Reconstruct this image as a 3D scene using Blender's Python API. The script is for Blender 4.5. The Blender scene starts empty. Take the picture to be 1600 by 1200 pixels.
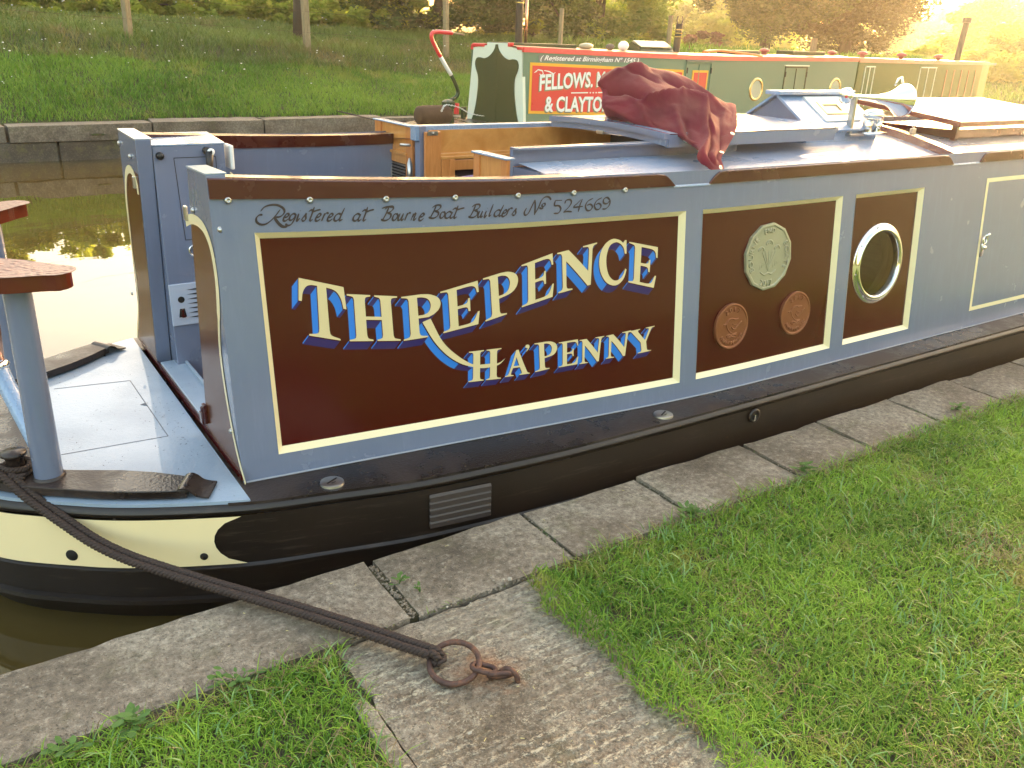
import bpy, bmesh, math, random
import numpy as np
from mathutils import Vector, Matrix, Euler
from mathutils.geometry import tessellate_polygon

random.seed(7)
rng = np.random.default_rng(11)
PI = math.pi
scn = bpy.context.scene
C = scn.collection

# ------------------------------------------------------------------ camera
CAM_R = [[0.83502735, 0.17966682, 0.52004727], [-0.54919565, 0.32949323, 0.76799632], [0.0333686, 0.92690563, -0.3738081]]
cam_d = bpy.data.cameras.new('camera')
cam_d.sensor_width = 36.0
cam_d.lens = 1339.0 / 1600.0 * 36.0
cam_d.clip_start = 0.05
cam_d.clip_end = 2000.0
cam = bpy.data.objects.new('camera', cam_d)
C.objects.link(cam)
cam.matrix_world = Matrix(((CAM_R[0][0], CAM_R[0][1], -CAM_R[0][2], 0), (CAM_R[1][0], CAM_R[1][1], -CAM_R[1][2], 0), (CAM_R[2][0], CAM_R[2][1], -CAM_R[2][2], 1.6), (0, 0, 0, 1)))
scn.camera = cam

# ------------------------------------------------------------------ sky and sun
SUN_AZ, SUN_EL = math.radians(32.5), math.radians(7.0)      # azimuth from +X towards +Y
world = bpy.data.worlds.new('World')
scn.world = world
world.use_nodes = True
wn = world.node_tree
wn.nodes.clear()
wo = wn.nodes.new('ShaderNodeOutputWorld')
wb = wn.nodes.new('ShaderNodeBackground')
sky = wn.nodes.new('ShaderNodeTexSky')
sky.sky_type = 'NISHITA'
sky.sun_disc = False
sky.sun_elevation = SUN_EL
sky.sun_rotation = math.pi / 2 - SUN_AZ
sky.altitude = 0
sky.air_density = 1.0
sky.dust_density = 6.0
sky.ozone_density = 1.0
tint = wn.nodes.new('ShaderNodeMix')
tint.data_type = 'RGBA'
tint.blend_type = 'MULTIPLY'
tint.inputs['Factor'].default_value = 1.0
wn.links.new(sky.outputs['Color'], tint.inputs['A'])
tint.inputs['B'].default_value = (1.0, 0.85, 0.70, 1)        # white balance of the photograph
wn.links.new(tint.outputs['Result'], wb.inputs['Color'])
wb.inputs['Strength'].default_value = 0.15
wn.links.new(wb.outputs['Background'], wo.inputs['Surface'])

sun_d = bpy.data.lights.new('sun', 'SUN')
sun_d.energy = 3.0
sun_d.angle = math.radians(0.6)
sun_d.color = (1.0, 0.72, 0.38)
sun = bpy.data.objects.new('sun', sun_d)
C.objects.link(sun)
sdir = Vector((math.cos(SUN_EL) * math.cos(SUN_AZ), math.cos(SUN_EL) * math.sin(SUN_AZ), math.sin(SUN_EL)))
sun.rotation_euler = sdir.to_track_quat('Z', 'Y').to_euler()
sun.location = sdir * 60

scn.view_settings.view_transform = 'Standard'
scn.view_settings.look = 'None'
scn.view_settings.gamma = 1.0
scn.view_settings.use_curve_mapping = False
scn.view_settings.exposure = 3.82
scn.render.engine = 'CYCLES'
scn.cycles.max_bounces = 8
scn.cycles.volume_bounces = 0
scn.cycles.transparent_max_bounces = 12

# ------------------------------------------------------------------ materials
def lin(r, g, b):
    f = lambda c: c / 12.92 if c <= 0.04045 else ((c + 0.055) / 1.055) ** 2.4
    return (f(r / 255), f(g / 255), f(b / 255), 1)

class NT:
    def __init__(s, name):
        s.m = bpy.data.materials.new(name)
        s.m.use_nodes = True
        s.t = s.m.node_tree
        s.b = s.t.nodes['Principled BSDF']
        s.out = s.t.nodes['Material Output']
        s.pos = None
    def n(s, typ, **k):
        x = s.t.nodes.new(typ)
        for a, v in k.items():
            if hasattr(x, a):
                setattr(x, a, v)
            else:
                x.inputs[a].default_value = v
        return x
    def l(s, a, b): s.t.links.new(a, b)
    def P(s, scale=(1, 1, 1)):
        if s.pos is None:
            s.pos = s.n('ShaderNodeTexCoord')
        if scale == (1, 1, 1):
            return s.pos.outputs['Object']
        mp = s.n('ShaderNodeMapping')
        s.l(s.pos.outputs['Object'], mp.inputs['Vector'])
        mp.inputs['Scale'].default_value = scale
        return mp.outputs['Vector']
    def noise(s, scale, detail=4, rough=0.55, vec=None, dist=0):
        x = s.n('ShaderNodeTexNoise')
        s.l(vec or s.P(), x.inputs['Vector'])
        x.inputs['Scale'].default_value = scale
        x.inputs['Detail'].default_value = detail
        x.inputs['Roughness'].default_value = rough
        x.inputs['Distortion'].default_value = dist
        return x.outputs['Fac']
    def vor(s, scale, vec=None, feat='F1', out='Distance'):
        x = s.n('ShaderNodeTexVoronoi')
        x.feature = feat
        s.l(vec or s.P(), x.inputs['Vector'])
        x.inputs['Scale'].default_value = scale
        return x.outputs[out]
    def ramp(s, fac, stops):
        x = s.n('ShaderNodeValToRGB')
        s.l(fac, x.inputs['Fac'])
        e = x.color_ramp.elements
        while len(e) < len(stops): e.new(0.5)
        for el, (p, c) in zip(e, stops):
            el.position = p
            el.color = c if len(c) == 4 else (*c, 1)
        return x.outputs['Color']
    def mix(s, fac, a, b, mode='MIX'):
        x = s.n('ShaderNodeMix')
        x.data_type = 'RGBA'
        x.blend_type = mode
        for sock, v in (('Factor', fac), ('A', a), ('B', b)):
            if hasattr(v, 'is_linked') or hasattr(v, 'links'):
                s.l(v, x.inputs[sock])
            elif sock == 'Factor': x.inputs[sock].default_value = v
            else: x.inputs[sock].default_value = v if len(v) == 4 else (*v, 1)
        return x.outputs['Result']
    def math(s, op, a, b=0.0):
        x = s.n('ShaderNodeMath')
        x.operation = op
        for i, v in enumerate((a, b)):
            if isinstance(v, (int, float)): x.inputs[i].default_value = v
            else: s.l(v, x.inputs[i])
        return x.outputs[0]
    def bump(s, h, strength=0.3, dist=0.01):
        x = s.n('ShaderNodeBump')
        s.l(h, x.inputs['Height'])
        x.inputs['Strength'].default_value = strength
        x.inputs['Distance'].default_value = dist
        s.l(x.outputs['Normal'], s.b.inputs['Normal'])
        return x
    def col(s, v):
        if isinstance(v, (tuple, list)): s.b.inputs['Base Color'].default_value = v if len(v) == 4 else (*v, 1)
        else: s.l(v, s.b.inputs['Base Color'])
    def rough(s, v):
        if isinstance(v, (int, float)): s.b.inputs['Roughness'].default_value = v
        else: s.l(v, s.b.inputs['Roughness'])
    def set(s, **k):
        for a, v in k.items(): s.b.inputs[a.replace('_', ' ')].default_value = v

def gray(v): return (v, v, v, 1)
def scl(c, k): return (c[0] * k, c[1] * k, c[2] * k, 1)

def paint(name, c, rough=0.22, coat=0.5, dirt=0.12, wave=0.03, metallic=0.0, dirtcol=None, streak=0.0, scuff=0.0):
    m = NT(name)
    n1 = m.noise(3.0, 5)
    n2 = m.noise(60, 3)
    f = m.ramp(n1, [(0.35, gray(0)), (0.75, gray(1))])
    base = m.mix(m.math('MULTIPLY', f, dirt), c, dirtcol or scl(c, 0.72))
    spots = m.ramp(m.noise(140, 2), [(0.70, gray(0)), (0.76, gray(1))])
    base = m.mix(m.math('MULTIPLY', spots, dirt * 1.2), base, scl(c, 0.45))
    if streak:
        runs = m.ramp(m.noise(5, 5, 0.65, m.P((9, 9, 0.5))), [(0.50, gray(0)), (0.72, gray(1))])
        base = m.mix(m.math('MULTIPLY', runs, streak), base, scl(c, 1.45))
        dust = m.ramp(m.noise(2.2, 6, 0.7), [(0.52, gray(0)), (0.75, gray(1))])
        base = m.mix(m.math('MULTIPLY', dust, streak), base, scl(c, 0.7))
    if scuff:
        sc = m.ramp(m.noise(9, 6, 0.75, m.P((0.5, 1, 7))), [(0.56, gray(0)), (0.64, gray(1))])
        base = m.mix(m.math('MULTIPLY', sc, scuff), base, (0.060, 0.042, 0.032, 1))
        rs = m.ramp(m.noise(16, 5, 0.7, m.P((1, 1, 2))), [(0.66, gray(0)), (0.70, gray(1))])
        base = m.mix(m.math('MULTIPLY', rs, scuff * .8), base, (0.085, 0.040, 0.018, 1))
    m.col(base)
    m.rough(m.math('ADD', m.math('MULTIPLY', m.noise(9, 4), 0.14), rough - 0.06))
    m.set(Coat_Weight=coat, Coat_Roughness=0.06, Metallic=metallic)
    m.bump(m.math('ADD', m.noise(1.6, 2), m.math('MULTIPLY', n2, 0.02)), wave, 0.03)
    return m.m

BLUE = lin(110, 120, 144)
MAROON = lin(84, 26, 20)
CREAM = lin(236, 222, 178)
M = {}
M['blue'] = paint('blue_grey_paint', BLUE, 0.24, 0.6, 0.2, 0.06, streak=0.16)
M['maroon'] = paint('maroon_gloss_paint', lin(68, 13, 11), 0.12, 0.24, 0.10, 0.03)
M['maroon'].node_tree.nodes['Principled BSDF'].inputs['Specular IOR Level'].default_value = 0.28
M['maroon_rail'] = paint('maroon_rail_paint', lin(68, 22, 16), 0.25, 0.4, 0.1)
M['cream'] = paint('cream_paint', CREAM, 0.35, 0.3, 0.1)
M['letter_cream'] = paint('cream_lettering', lin(214, 196, 148), 0.5, 0.05, 0.05)
M['shade_light'] = paint('light_blue_lettering_block', lin(30, 118, 212), 0.5, 0.05, 0.05)
M['shade_dark'] = paint('navy_lettering_block', lin(40, 24, 92), 0.5, 0.05, 0.05)
M['script_black'] = paint('dark_brown_signwriting', lin(48, 34, 34), 0.45, 0.1, 0.05)
M['brown_fill'] = paint('brown_gloss_paint', lin(84, 42, 14), 0.22, 0.08, 0.05, 0.02)
M['brown_fill'].node_tree.nodes['Principled BSDF'].inputs['Specular IOR Level'].default_value = 0.22
M['hull'] = paint('black_blacking', (0.0105, 0.0062, 0.0042, 1), 0.42, 0.05, 0.4, 0.08, dirtcol=(0.026, 0.016, 0.011, 1), scuff=0.5)
M['pale_cream'] = paint('stern_cream_band', lin(246, 226, 176), 0.3, 0.4, 0.1)
M['white'] = paint('off_white_paint', lin(226, 228, 226), 0.4, 0.2, 0.1)

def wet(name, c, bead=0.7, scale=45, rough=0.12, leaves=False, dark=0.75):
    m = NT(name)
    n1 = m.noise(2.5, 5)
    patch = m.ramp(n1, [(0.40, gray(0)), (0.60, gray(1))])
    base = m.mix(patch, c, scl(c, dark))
    if leaves:
        sp = m.ramp(m.noise(95, 2, vec=m.P((1.0, 0.45, 1))), [(0.715, gray(0)), (0.74, gray(1))])
        base = m.mix(m.math('MULTIPLY', sp, 0.6), base, (0.10, 0.08, 0.05, 1))
        st = m.ramp(m.noise(5, 7, 0.75), [(0.62, gray(0)), (0.8, gray(1))])
        base = m.mix(m.math('MULTIPLY', st, 0.5), base, scl(c, 0.5))
        base = m.mix(m.math('MULTIPLY', m.ramp(m.noise(240, 2), [(0.66, gray(0)), (0.72, gray(1))]), 0.4), base, (0.12, 0.10, 0.07, 1))
    m.col(base)
    v = m.vor(scale, feat='SMOOTH_F1')
    drops = m.ramp(v, [(0.12, gray(1)), (0.42, gray(0))])
    rim = m.noise(scale * 1.7, 3)
    h = m.math('ADD', m.math('MULTIPLY', drops, 0.8), m.math('MULTIPLY', rim, 0.6))
    m.rough(m.math('ADD', m.math('MULTIPLY', patch, 0.14), rough))
    m.set(Coat_Weight=0.6, Coat_Roughness=0.04)
    m.bump(h, bead, 0.004)
    return m.m
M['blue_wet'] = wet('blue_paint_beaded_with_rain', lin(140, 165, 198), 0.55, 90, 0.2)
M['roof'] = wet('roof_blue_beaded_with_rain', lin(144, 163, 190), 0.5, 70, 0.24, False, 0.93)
M['deck'] = wet('stern_deck_sky_lightened_blue', lin(150, 168, 188), 0.16, 60, 0.42, True, 0.86)  # same blue paint as the sides, with the sky's brightness put into the colour
M['maroon_wet'] = wet('maroon_edge_wet', lin(120, 50, 34), 0.8, 110, 0.12)
M['seat_top'] = wet('maroon_seat_wet', lin(92, 40, 36), 0.95, 46, 0.34)
M['seat_top'].node_tree.nodes['Principled BSDF'].inputs['Coat Weight'].default_value = 0.1

def gunwale_mat():
    m = NT('gunwale_black_with_drying_rain')
    p = m.ramp(m.noise(3.2, 6, 0.65), [(0.44, gray(0)), (0.56, gray(1))])
    m.col(m.mix(p, (0.034, 0.023, 0.020, 1), (0.012, 0.008, 0.007, 1)))
    m.rough(m.ramp(p, [(0, gray(0.5)), (1, gray(0.22))]))
    m.bump(m.math('ADD', m.noise(160, 3), m.vor(90)), 0.25, 0.003)
    return m.m
M['gunwale'] = gunwale_mat()

def metal(name, c, rough=0.1, dirt=0.0):
    m = NT(name)
    m.col(m.mix(m.math('MULTIPLY', m.noise(30, 4), dirt), c, scl(c, 0.3)))
    m.set(Metallic=1.0)
    m.rough(m.math('ADD', m.math('MULTIPLY', m.noise(25, 3), 0.1), rough))
    return m.m
M['chrome'] = metal('chrome', (0.82, 0.82, 0.80, 1), 0.03)
M['steel'] = metal('dull_steel', (0.55, 0.54, 0.52, 1), 0.25, 0.3)
M['copper'] = metal('copper_tube', (0.75, 0.42, 0.28, 1), 0.2, 0.3)
M['brass'] = metal('brass', (0.75, 0.55, 0.25, 1), 0.2, 0.3)

def rust():
    m = NT('rusty_iron')
    f = m.noise(35, 6, 0.65)
    m.col(m.ramp(f, [(0.3, lin(58, 42, 40)), (0.52, lin(86, 62, 54)), (0.75, lin(134, 90, 62))]))
    m.rough(0.62)
    m.set(Metallic=0.25)
    m.bump(m.noise(120, 5, 0.7), 0.5, 0.003)
    return m.m
M['rust'] = rust()

def wood(name, a, b, rough=0.3, vec=(1, 1, 9), coat=0.4, scale=7):
    m = NT(name)
    g = m.noise(scale, 6, 0.6, m.P(vec), 0.8)
    f = m.noise(scale * 6, 3, 0.5, m.P(vec))
    c = m.ramp(g, [(0.3, a), (0.7, b)])
    m.col(m.mix(m.math('MULTIPLY', f, 0.35), c, scl(a, 0.6)))
    m.rough(rough)
    m.set(Coat_Weight=coat, Coat_Roughness=0.1)
    m.bump(f, 0.08, 0.002)
    return m.m
M['oak'] = wood('varnished_oak', lin(196, 128, 62), lin(222, 160, 92), vec=(1.2, 9, 1.2))
M['oak_up'] = wood('varnished_oak_upright', lin(190, 116, 58), lin(216, 146, 84), vec=(9, 9, 1.0))
M['post_wood'] = wood('weathered_fence_wood', lin(120, 104, 78), lin(166, 150, 116), 0.9, (6, 6, 0.7), 0)
M['floor_wood'] = wood('brown_floor', lin(120, 84, 50), lin(146, 106, 66), 0.3, (8, 1, 1), 0.3)

def plain(name, c, rough=0.6, bumpy=0.1, var=0.3, scale=20):
    m = NT(name)
    m.col(m.mix(m.math('MULTIPLY', m.noise(scale, 5), var), c, scl(c, 0.5)))
    m.rough(rough)
    m.bump(m.noise(scale * 4, 4), bumpy, 0.004)
    return m.m
M['black_rubber'] = plain('black_plastic', (0.012, 0.01, 0.01, 1), 0.4)
M['dark_hole'] = plain('dark_recess', (0.008, 0.006, 0.005, 1), 0.8)
M['sealant'] = plain('grey_sealant', lin(150, 156, 168), 0.5)

def rope_mat():
    m = NT('dark_rope')
    f = m.noise(220, 3, 0.6)
    m.col(m.ramp(f, [(0.3, lin(30, 22, 18)), (0.75, lin(72, 54, 46))]))
    m.rough(0.75)
    m.bump(f, 0.6, 0.002)
    return m.m
M['rope'] = rope_mat()

def coin_mat(name, c, metallic):
    m = NT(name)
    m.col(m.mix(m.math('MULTIPLY', m.noise(24, 5), 0.35), c, scl(c, 0.6)))
    m.rough(0.42)
    m.set(Metallic=metallic)
    m.bump(m.noise(110, 3), 0.12, 0.002)
    return m.m
M['coin_pale'] = coin_mat('pale_brassy_coin', lin(160, 158, 130), 0.2)
M['coin_bronze'] = coin_mat('bronze_coin', lin(140, 86, 56), 0.5)

def glass_mat():
    m = NT('porthole_glass')
    tr = m.n('ShaderNodeBsdfTransparent')
    tr.inputs['Color'].default_value = (0.75, 0.72, 0.66, 1)
    gl = m.n('ShaderNodeBsdfGlossy')
    gl.inputs['Roughness'].default_value = 0.02
    fr = m.n('ShaderNodeFresnel')
    fr.inputs['IOR'].default_value = 1.42
    mx = m.n('ShaderNodeMixShader')
    m.l(fr.outputs[0], mx.inputs[0]); m.l(tr.outputs[0], mx.inputs[1]); m.l(gl.outputs[0], mx.inputs[2])
    m.l(mx.outputs[0], m.out.inputs['Surface'])
    return m.m
M['glass'] = glass_mat()

def slab_mat(name='weathered_coping_stone', groove=False, k=1.0):
    m = NT(name)
    big = m.noise(2.6, 6, 0.65)
    fine = m.noise(38, 8, 0.75)
    grit = m.noise(210, 3, 0.6)
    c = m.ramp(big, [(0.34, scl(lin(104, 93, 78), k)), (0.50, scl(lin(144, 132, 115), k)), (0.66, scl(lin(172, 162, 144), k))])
    c = m.mix(m.ramp(fine, [(0.36, gray(0.7)), (0.60, gray(0))]), c, scl(lin(66, 57, 45), k))
    c = m.mix(m.ramp(fine, [(0.56, gray(0)), (0.72, gray(0.5))]), c, scl(lin(200, 192, 172), k))
    c = m.mix(m.math('MULTIPLY', m.ramp(m.noise(75, 2, 0.5), [(0.66, gray(0)), (0.71, gray(1))]), 0.28), c, lin(196, 190, 172))
    moss = m.ramp(m.noise(5.5, 6, 0.7), [(0.54, gray(0)), (0.68, gray(1))])
    c = m.mix(m.math('MULTIPLY', moss, 0.35 if k > .6 else .8), c, lin(92, 92, 52))
    pit = m.ramp(m.noise(120, 4, 0.7), [(0.33, gray(1)), (0.42, gray(0))])
    c = m.mix(m.math('MULTIPLY', pit, 0.55), c, scl(lin(60, 50, 38), k))
    lich = m.ramp(m.noise(17, 5, 0.7), [(0.60, gray(0)), (0.66, gray(1))])
    c = m.mix(m.math('MULTIPLY', lich, 0.30), c, scl(lin(186, 180, 160), k))
    h = m.math('ADD', m.math('MULTIPLY', fine, 0.9), m.math('MULTIPLY', grit, 0.6))
    h = m.math('SUBTRACT', h, m.math('MULTIPLY', pit, 0.5))
    if groove:
        w = m.n('ShaderNodeTexWave')
        w.bands_direction = 'Y'
        m.l(m.P(), w.inputs['Vector'])
        w.inputs['Scale'].default_value = 8.5
        w.inputs['Distortion'].default_value = 5.0
        w.inputs['Detail'].default_value = 4.0
        w.inputs['Detail Scale'].default_value = 1.6
        w.inputs['Detail Roughness'].default_value = 0.75
        mask = m.ramp(m.noise(4.5, 5, 0.6), [(0.40, gray(0)), (0.58, gray(1))])
        brk = m.ramp(m.noise(95, 4, 0.75, m.P((0.6, 1.2, 1))), [(0.49, gray(0)), (0.56, gray(1))])
        ridge = m.ramp(w.outputs['Fac'], [(0.48, gray(0.12)), (0.74, gray(1))])
        rm = m.math('MULTIPLY', m.math('MULTIPLY', ridge, brk), mask)
        worn = m.math('MULTIPLY', m.ramp(m.noise(130, 5, 0.8), [(0.52, gray(0)), (0.57, gray(1))]), m.ramp(m.noise(6, 5, 0.7), [(0.46, gray(0)), (0.60, gray(1))]))
        c = m.mix(m.math('MULTIPLY', worn, 0.6), c, lin(196, 188, 166))
        c = m.mix(m.math('MULTIPLY', rm, 0.7), c, lin(204, 194, 168))
        rst = m.n('ShaderNodeVectorMath'); rst.operation = 'DISTANCE'
        m.l(m.P(), rst.inputs[0]); rst.inputs[1].default_value = (1.02, 1.58, 0)
        rr = m.ramp(m.math('ADD', rst.outputs['Value'], m.math('MULTIPLY', m.noise(22, 5), 0.16)), [(0.09, gray(1)), (0.19, gray(0))])
        c = m.mix(m.math('MULTIPLY', rr, 0.5), c, lin(176, 118, 72))
        h = m.math('ADD', m.math('MULTIPLY', h, 1.2), m.math('MULTIPLY', m.math('MULTIPLY', w.outputs['Fac'], mask), 1.6))
    m.col(c)
    m.rough(m.ramp(big, [(0.3, gray(0.55)), (0.7, gray(0.85))]))
    m.bump(h, 0.9, 0.006 if not groove else 0.008)
    return m.m
M['slab'] = slab_mat('weathered_coping_stone', False, 0.94)
M['landing'] = slab_mat('worn_landing_concrete', True, 0.94)
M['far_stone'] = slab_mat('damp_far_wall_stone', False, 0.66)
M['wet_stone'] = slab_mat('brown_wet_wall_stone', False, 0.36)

def soil_mat():
    m = NT('lawn_soil')
    near = m.ramp(m.noise(14, 6, 0.7), [(0.3, (0.05, 0.055, 0.02, 1)), (0.6, (0.085, 0.07, 0.04, 1)), (0.8, (0.11, 0.085, 0.055, 1))])
    turf = m.ramp(m.noise(1.2, 6, 0.7), [(0.3, (0.08, 0.13, 0.03, 1)), (0.7, (0.12, 0.17, 0.045, 1))])
    sx = m.n('ShaderNodeSeparateXYZ'); m.l(m.P(), sx.inputs[0])
    fy = m.ramp(m.math('MULTIPLY', m.math('ADD', sx.outputs['Y'], 1.4), 1.0), [(0.25, gray(1)), (0.75, gray(0))])
    fx = m.ramp(m.math('MULTIPLY', m.math('ADD', sx.outputs['X'], -6.5), 1.0), [(0.2, gray(0)), (0.9, gray(1))])
    m.col(m.mix(m.math('MAXIMUM', fx, fy), near, turf))
    m.rough(0.95)
    m.bump(m.noise(60, 6, 0.7), 0.8, 0.01)
    return m.m
M['soil'] = soil_mat()

def leaf_mat(name, a, b, dry=None, trans=0.35, scale=0.8, dryscale=2.2, rough=0.55, spec=0.3, drylo=0.56):
    m = NT(name)
    oi = m.n('ShaderNodeAttribute'); oi.attribute_name = 'tone'
    big = m.ramp(m.noise(scale, 4), [(0.35, gray(0)), (0.65, gray(1))])
    f = m.math('ADD', m.math('MULTIPLY', oi.outputs['Fac'], 0.65), m.math('MULTIPLY', big, 0.35))
    c = m.ramp(f, [(0.05, a), (0.95, b)])
    if dry:
        c = m.mix(m.ramp(m.noise(dryscale, 5, 0.7), [(drylo, gray(0)), (drylo + 0.16, gray(0.75))]), c, dry)
    m.b.inputs['Specular IOR Level'].default_value = spec
    m.col(c)
    m.rough(rough)
    tb = m.n('ShaderNodeBsdfTranslucent')
    m.l(m.mix(0.5, c, (1.0, 0.95, 0.35, 1), 'MULTIPLY'), tb.inputs['Color'])
    mx = m.n('ShaderNodeMixShader')
    mx.inputs[0].default_value = trans
    m.l(m.b.outputs[0], mx.inputs[1]); m.l(tb.outputs[0], mx.inputs[2])
    m.l(mx.outputs[0], m.out.inputs['Surface'])
    return m.m
M['lawn'] = leaf_mat('lawn_grass', (0.055, 0.16, 0.014, 1), (0.38, 0.60, 0.07, 1), (0.44, 0.38, 0.10, 1), 0.40, 1.6, 3.0)
M['lawn_broad'] = leaf_mat('broad_blue_green_grass', (0.06, 0.17, 0.035, 1), (0.30, 0.50, 0.16, 1), None, 0.3, 3.0, rough=0.35, spec=0.5)
M['thatch'] = leaf_mat('brown_grass_thatch', (0.10, 0.07, 0.03, 1), (0.36, 0.27, 0.13, 1), None, 0.2, 3.0)
M['bank_grass'] = leaf_mat('bank_grass', (0.055, 0.17, 0.016, 1), (0.27, 0.44, 0.06, 1), (0.34, 0.34, 0.09, 1), 0.3, 0.5, 0.8)
M['rough_grass'] = leaf_mat('rough_bank_grass', (0.06, 0.115, 0.02, 1), (0.22, 0.30, 0.06, 1), (0.30, 0.20, 0.11, 1), 0.25, 0.5, 0.6, drylo=0.53)
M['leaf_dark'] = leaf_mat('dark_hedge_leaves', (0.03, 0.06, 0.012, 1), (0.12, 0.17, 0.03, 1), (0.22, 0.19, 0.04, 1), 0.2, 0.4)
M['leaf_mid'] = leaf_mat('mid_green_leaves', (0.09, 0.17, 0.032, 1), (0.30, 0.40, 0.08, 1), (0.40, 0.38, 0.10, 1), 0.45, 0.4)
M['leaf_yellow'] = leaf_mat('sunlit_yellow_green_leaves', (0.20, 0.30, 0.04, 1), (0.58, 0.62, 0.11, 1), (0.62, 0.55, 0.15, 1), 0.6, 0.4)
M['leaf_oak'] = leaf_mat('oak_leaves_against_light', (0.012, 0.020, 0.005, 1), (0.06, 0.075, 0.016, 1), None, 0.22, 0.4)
M['leaf_pink'] = leaf_mat('pink_flowering_leaves', (0.08, 0.09, 0.03, 1), (0.36, 0.16, 0.13, 1), None, 0.4, 0.6)
M['bark'] = plain('tree_bark', (0.055, 0.04, 0.028, 1), 0.9, 0.6, 0.5, 12)

# far boat paints
M['g_green'] = paint('faded_green_paint', lin(92, 124, 102), 0.42, 0.1, 0.03)
M['g_dark'] = paint('dark_green_paint', lin(34, 54, 20), 0.4, 0.08, 0.1)
M['g_red'] = paint('bright_red_paint', lin(214, 42, 50), 0.3, 0.5, 0.1)
M['g_pink'] = paint('faded_red_paint', lin(150, 70, 70), 0.5, 0.1, 0.2)
M['g_yellow'] = paint('yellow_paint', lin(230, 168, 40), 0.4, 0.2, 0.1)
M['g_white'] = paint('old_white_paint', lin(214, 220, 200), 0.4, 0.2, 0.1)
M['g_grey'] = paint('lead_grey_paint', lin(110, 112, 112), 0.4, 0.2, 0.1)
M['g_shadow'] = paint('grey_green_letter_shade', lin(120, 118, 86), 0.4, 0.2, 0.05)
M['g_tan'] = paint('sun_faded_roof_paint', lin(206, 150, 120), 0.35, 0.3, 0.2)

def water_mat():
    m = NT('canal_water')
    m.col((0.075, 0.052, 0.016, 1))
    m.rough(0.012)
    m.b.inputs['IOR'].default_value = 1.45
    m.b.inputs['Specular IOR Level'].default_value = 0.9
    m.bump(m.math('ADD', m.noise(0.55, 3, 0.5, m.P((1, 1, 1)), 0.4), m.math('MULTIPLY', m.noise(4.5, 2), 0.05)), 0.09, 0.12)
    return m.m
M['water'] = water_mat()

def cloth_mat():
    m = NT('faded_maroon_canvas')
    w = m.n('ShaderNodeTexVoronoi'); w.inputs['Scale'].default_value = 420
    m.l(m.P(), w.inputs['Vector'])
    m.col(m.ramp(m.noise(5, 5, 0.6), [(0.3, lin(100, 14, 34)), (0.7, lin(132, 25, 48))]))
    m.rough(0.8)
    m.set(Sheen_Weight=0.08)
    m.b.inputs['Subsurface Weight'].default_value = 0.0
    m.bump(m.math('ADD', w.outputs['Distance'], m.noise(22, 4)), 0.25, 0.004)
    tb = m.n('ShaderNodeBsdfTranslucent'); tb.inputs['Color'].default_value = lin(190, 50, 46)
    mx = m.n('ShaderNodeMixShader'); mx.inputs[0].default_value = 0.28
    m.l(m.b.outputs[0], mx.inputs[1]); m.l(tb.outputs[0], mx.inputs[2]); m.l(mx.outputs[0], m.out.inputs['Surface'])
    return m.m
M['cloth'] = cloth_mat()

# ------------------------------------------------------------------ geometry helpers
def tag(o, label=None, cat=None, group=None, kind=None):
    if label: o['label'] = label
    if cat: o['category'] = cat
    if group: o['group'] = group
    if kind: o['kind'] = kind
    return o

def thing(name, label, cat, loc=(0, 0, 0), group=None):
    o = bpy.data.objects.new(name, None)
    C.objects.link(o)
    o.location = loc
    o.empty_display_size = 0.2
    return tag(o, label, cat, group)

def adopt(o, parent):
    if parent is None: return o
    o.parent = parent
    if parent.type == 'EMPTY':
        o.matrix_parent_inverse = Matrix.Translation(-Vector(parent.location))
    return o

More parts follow.
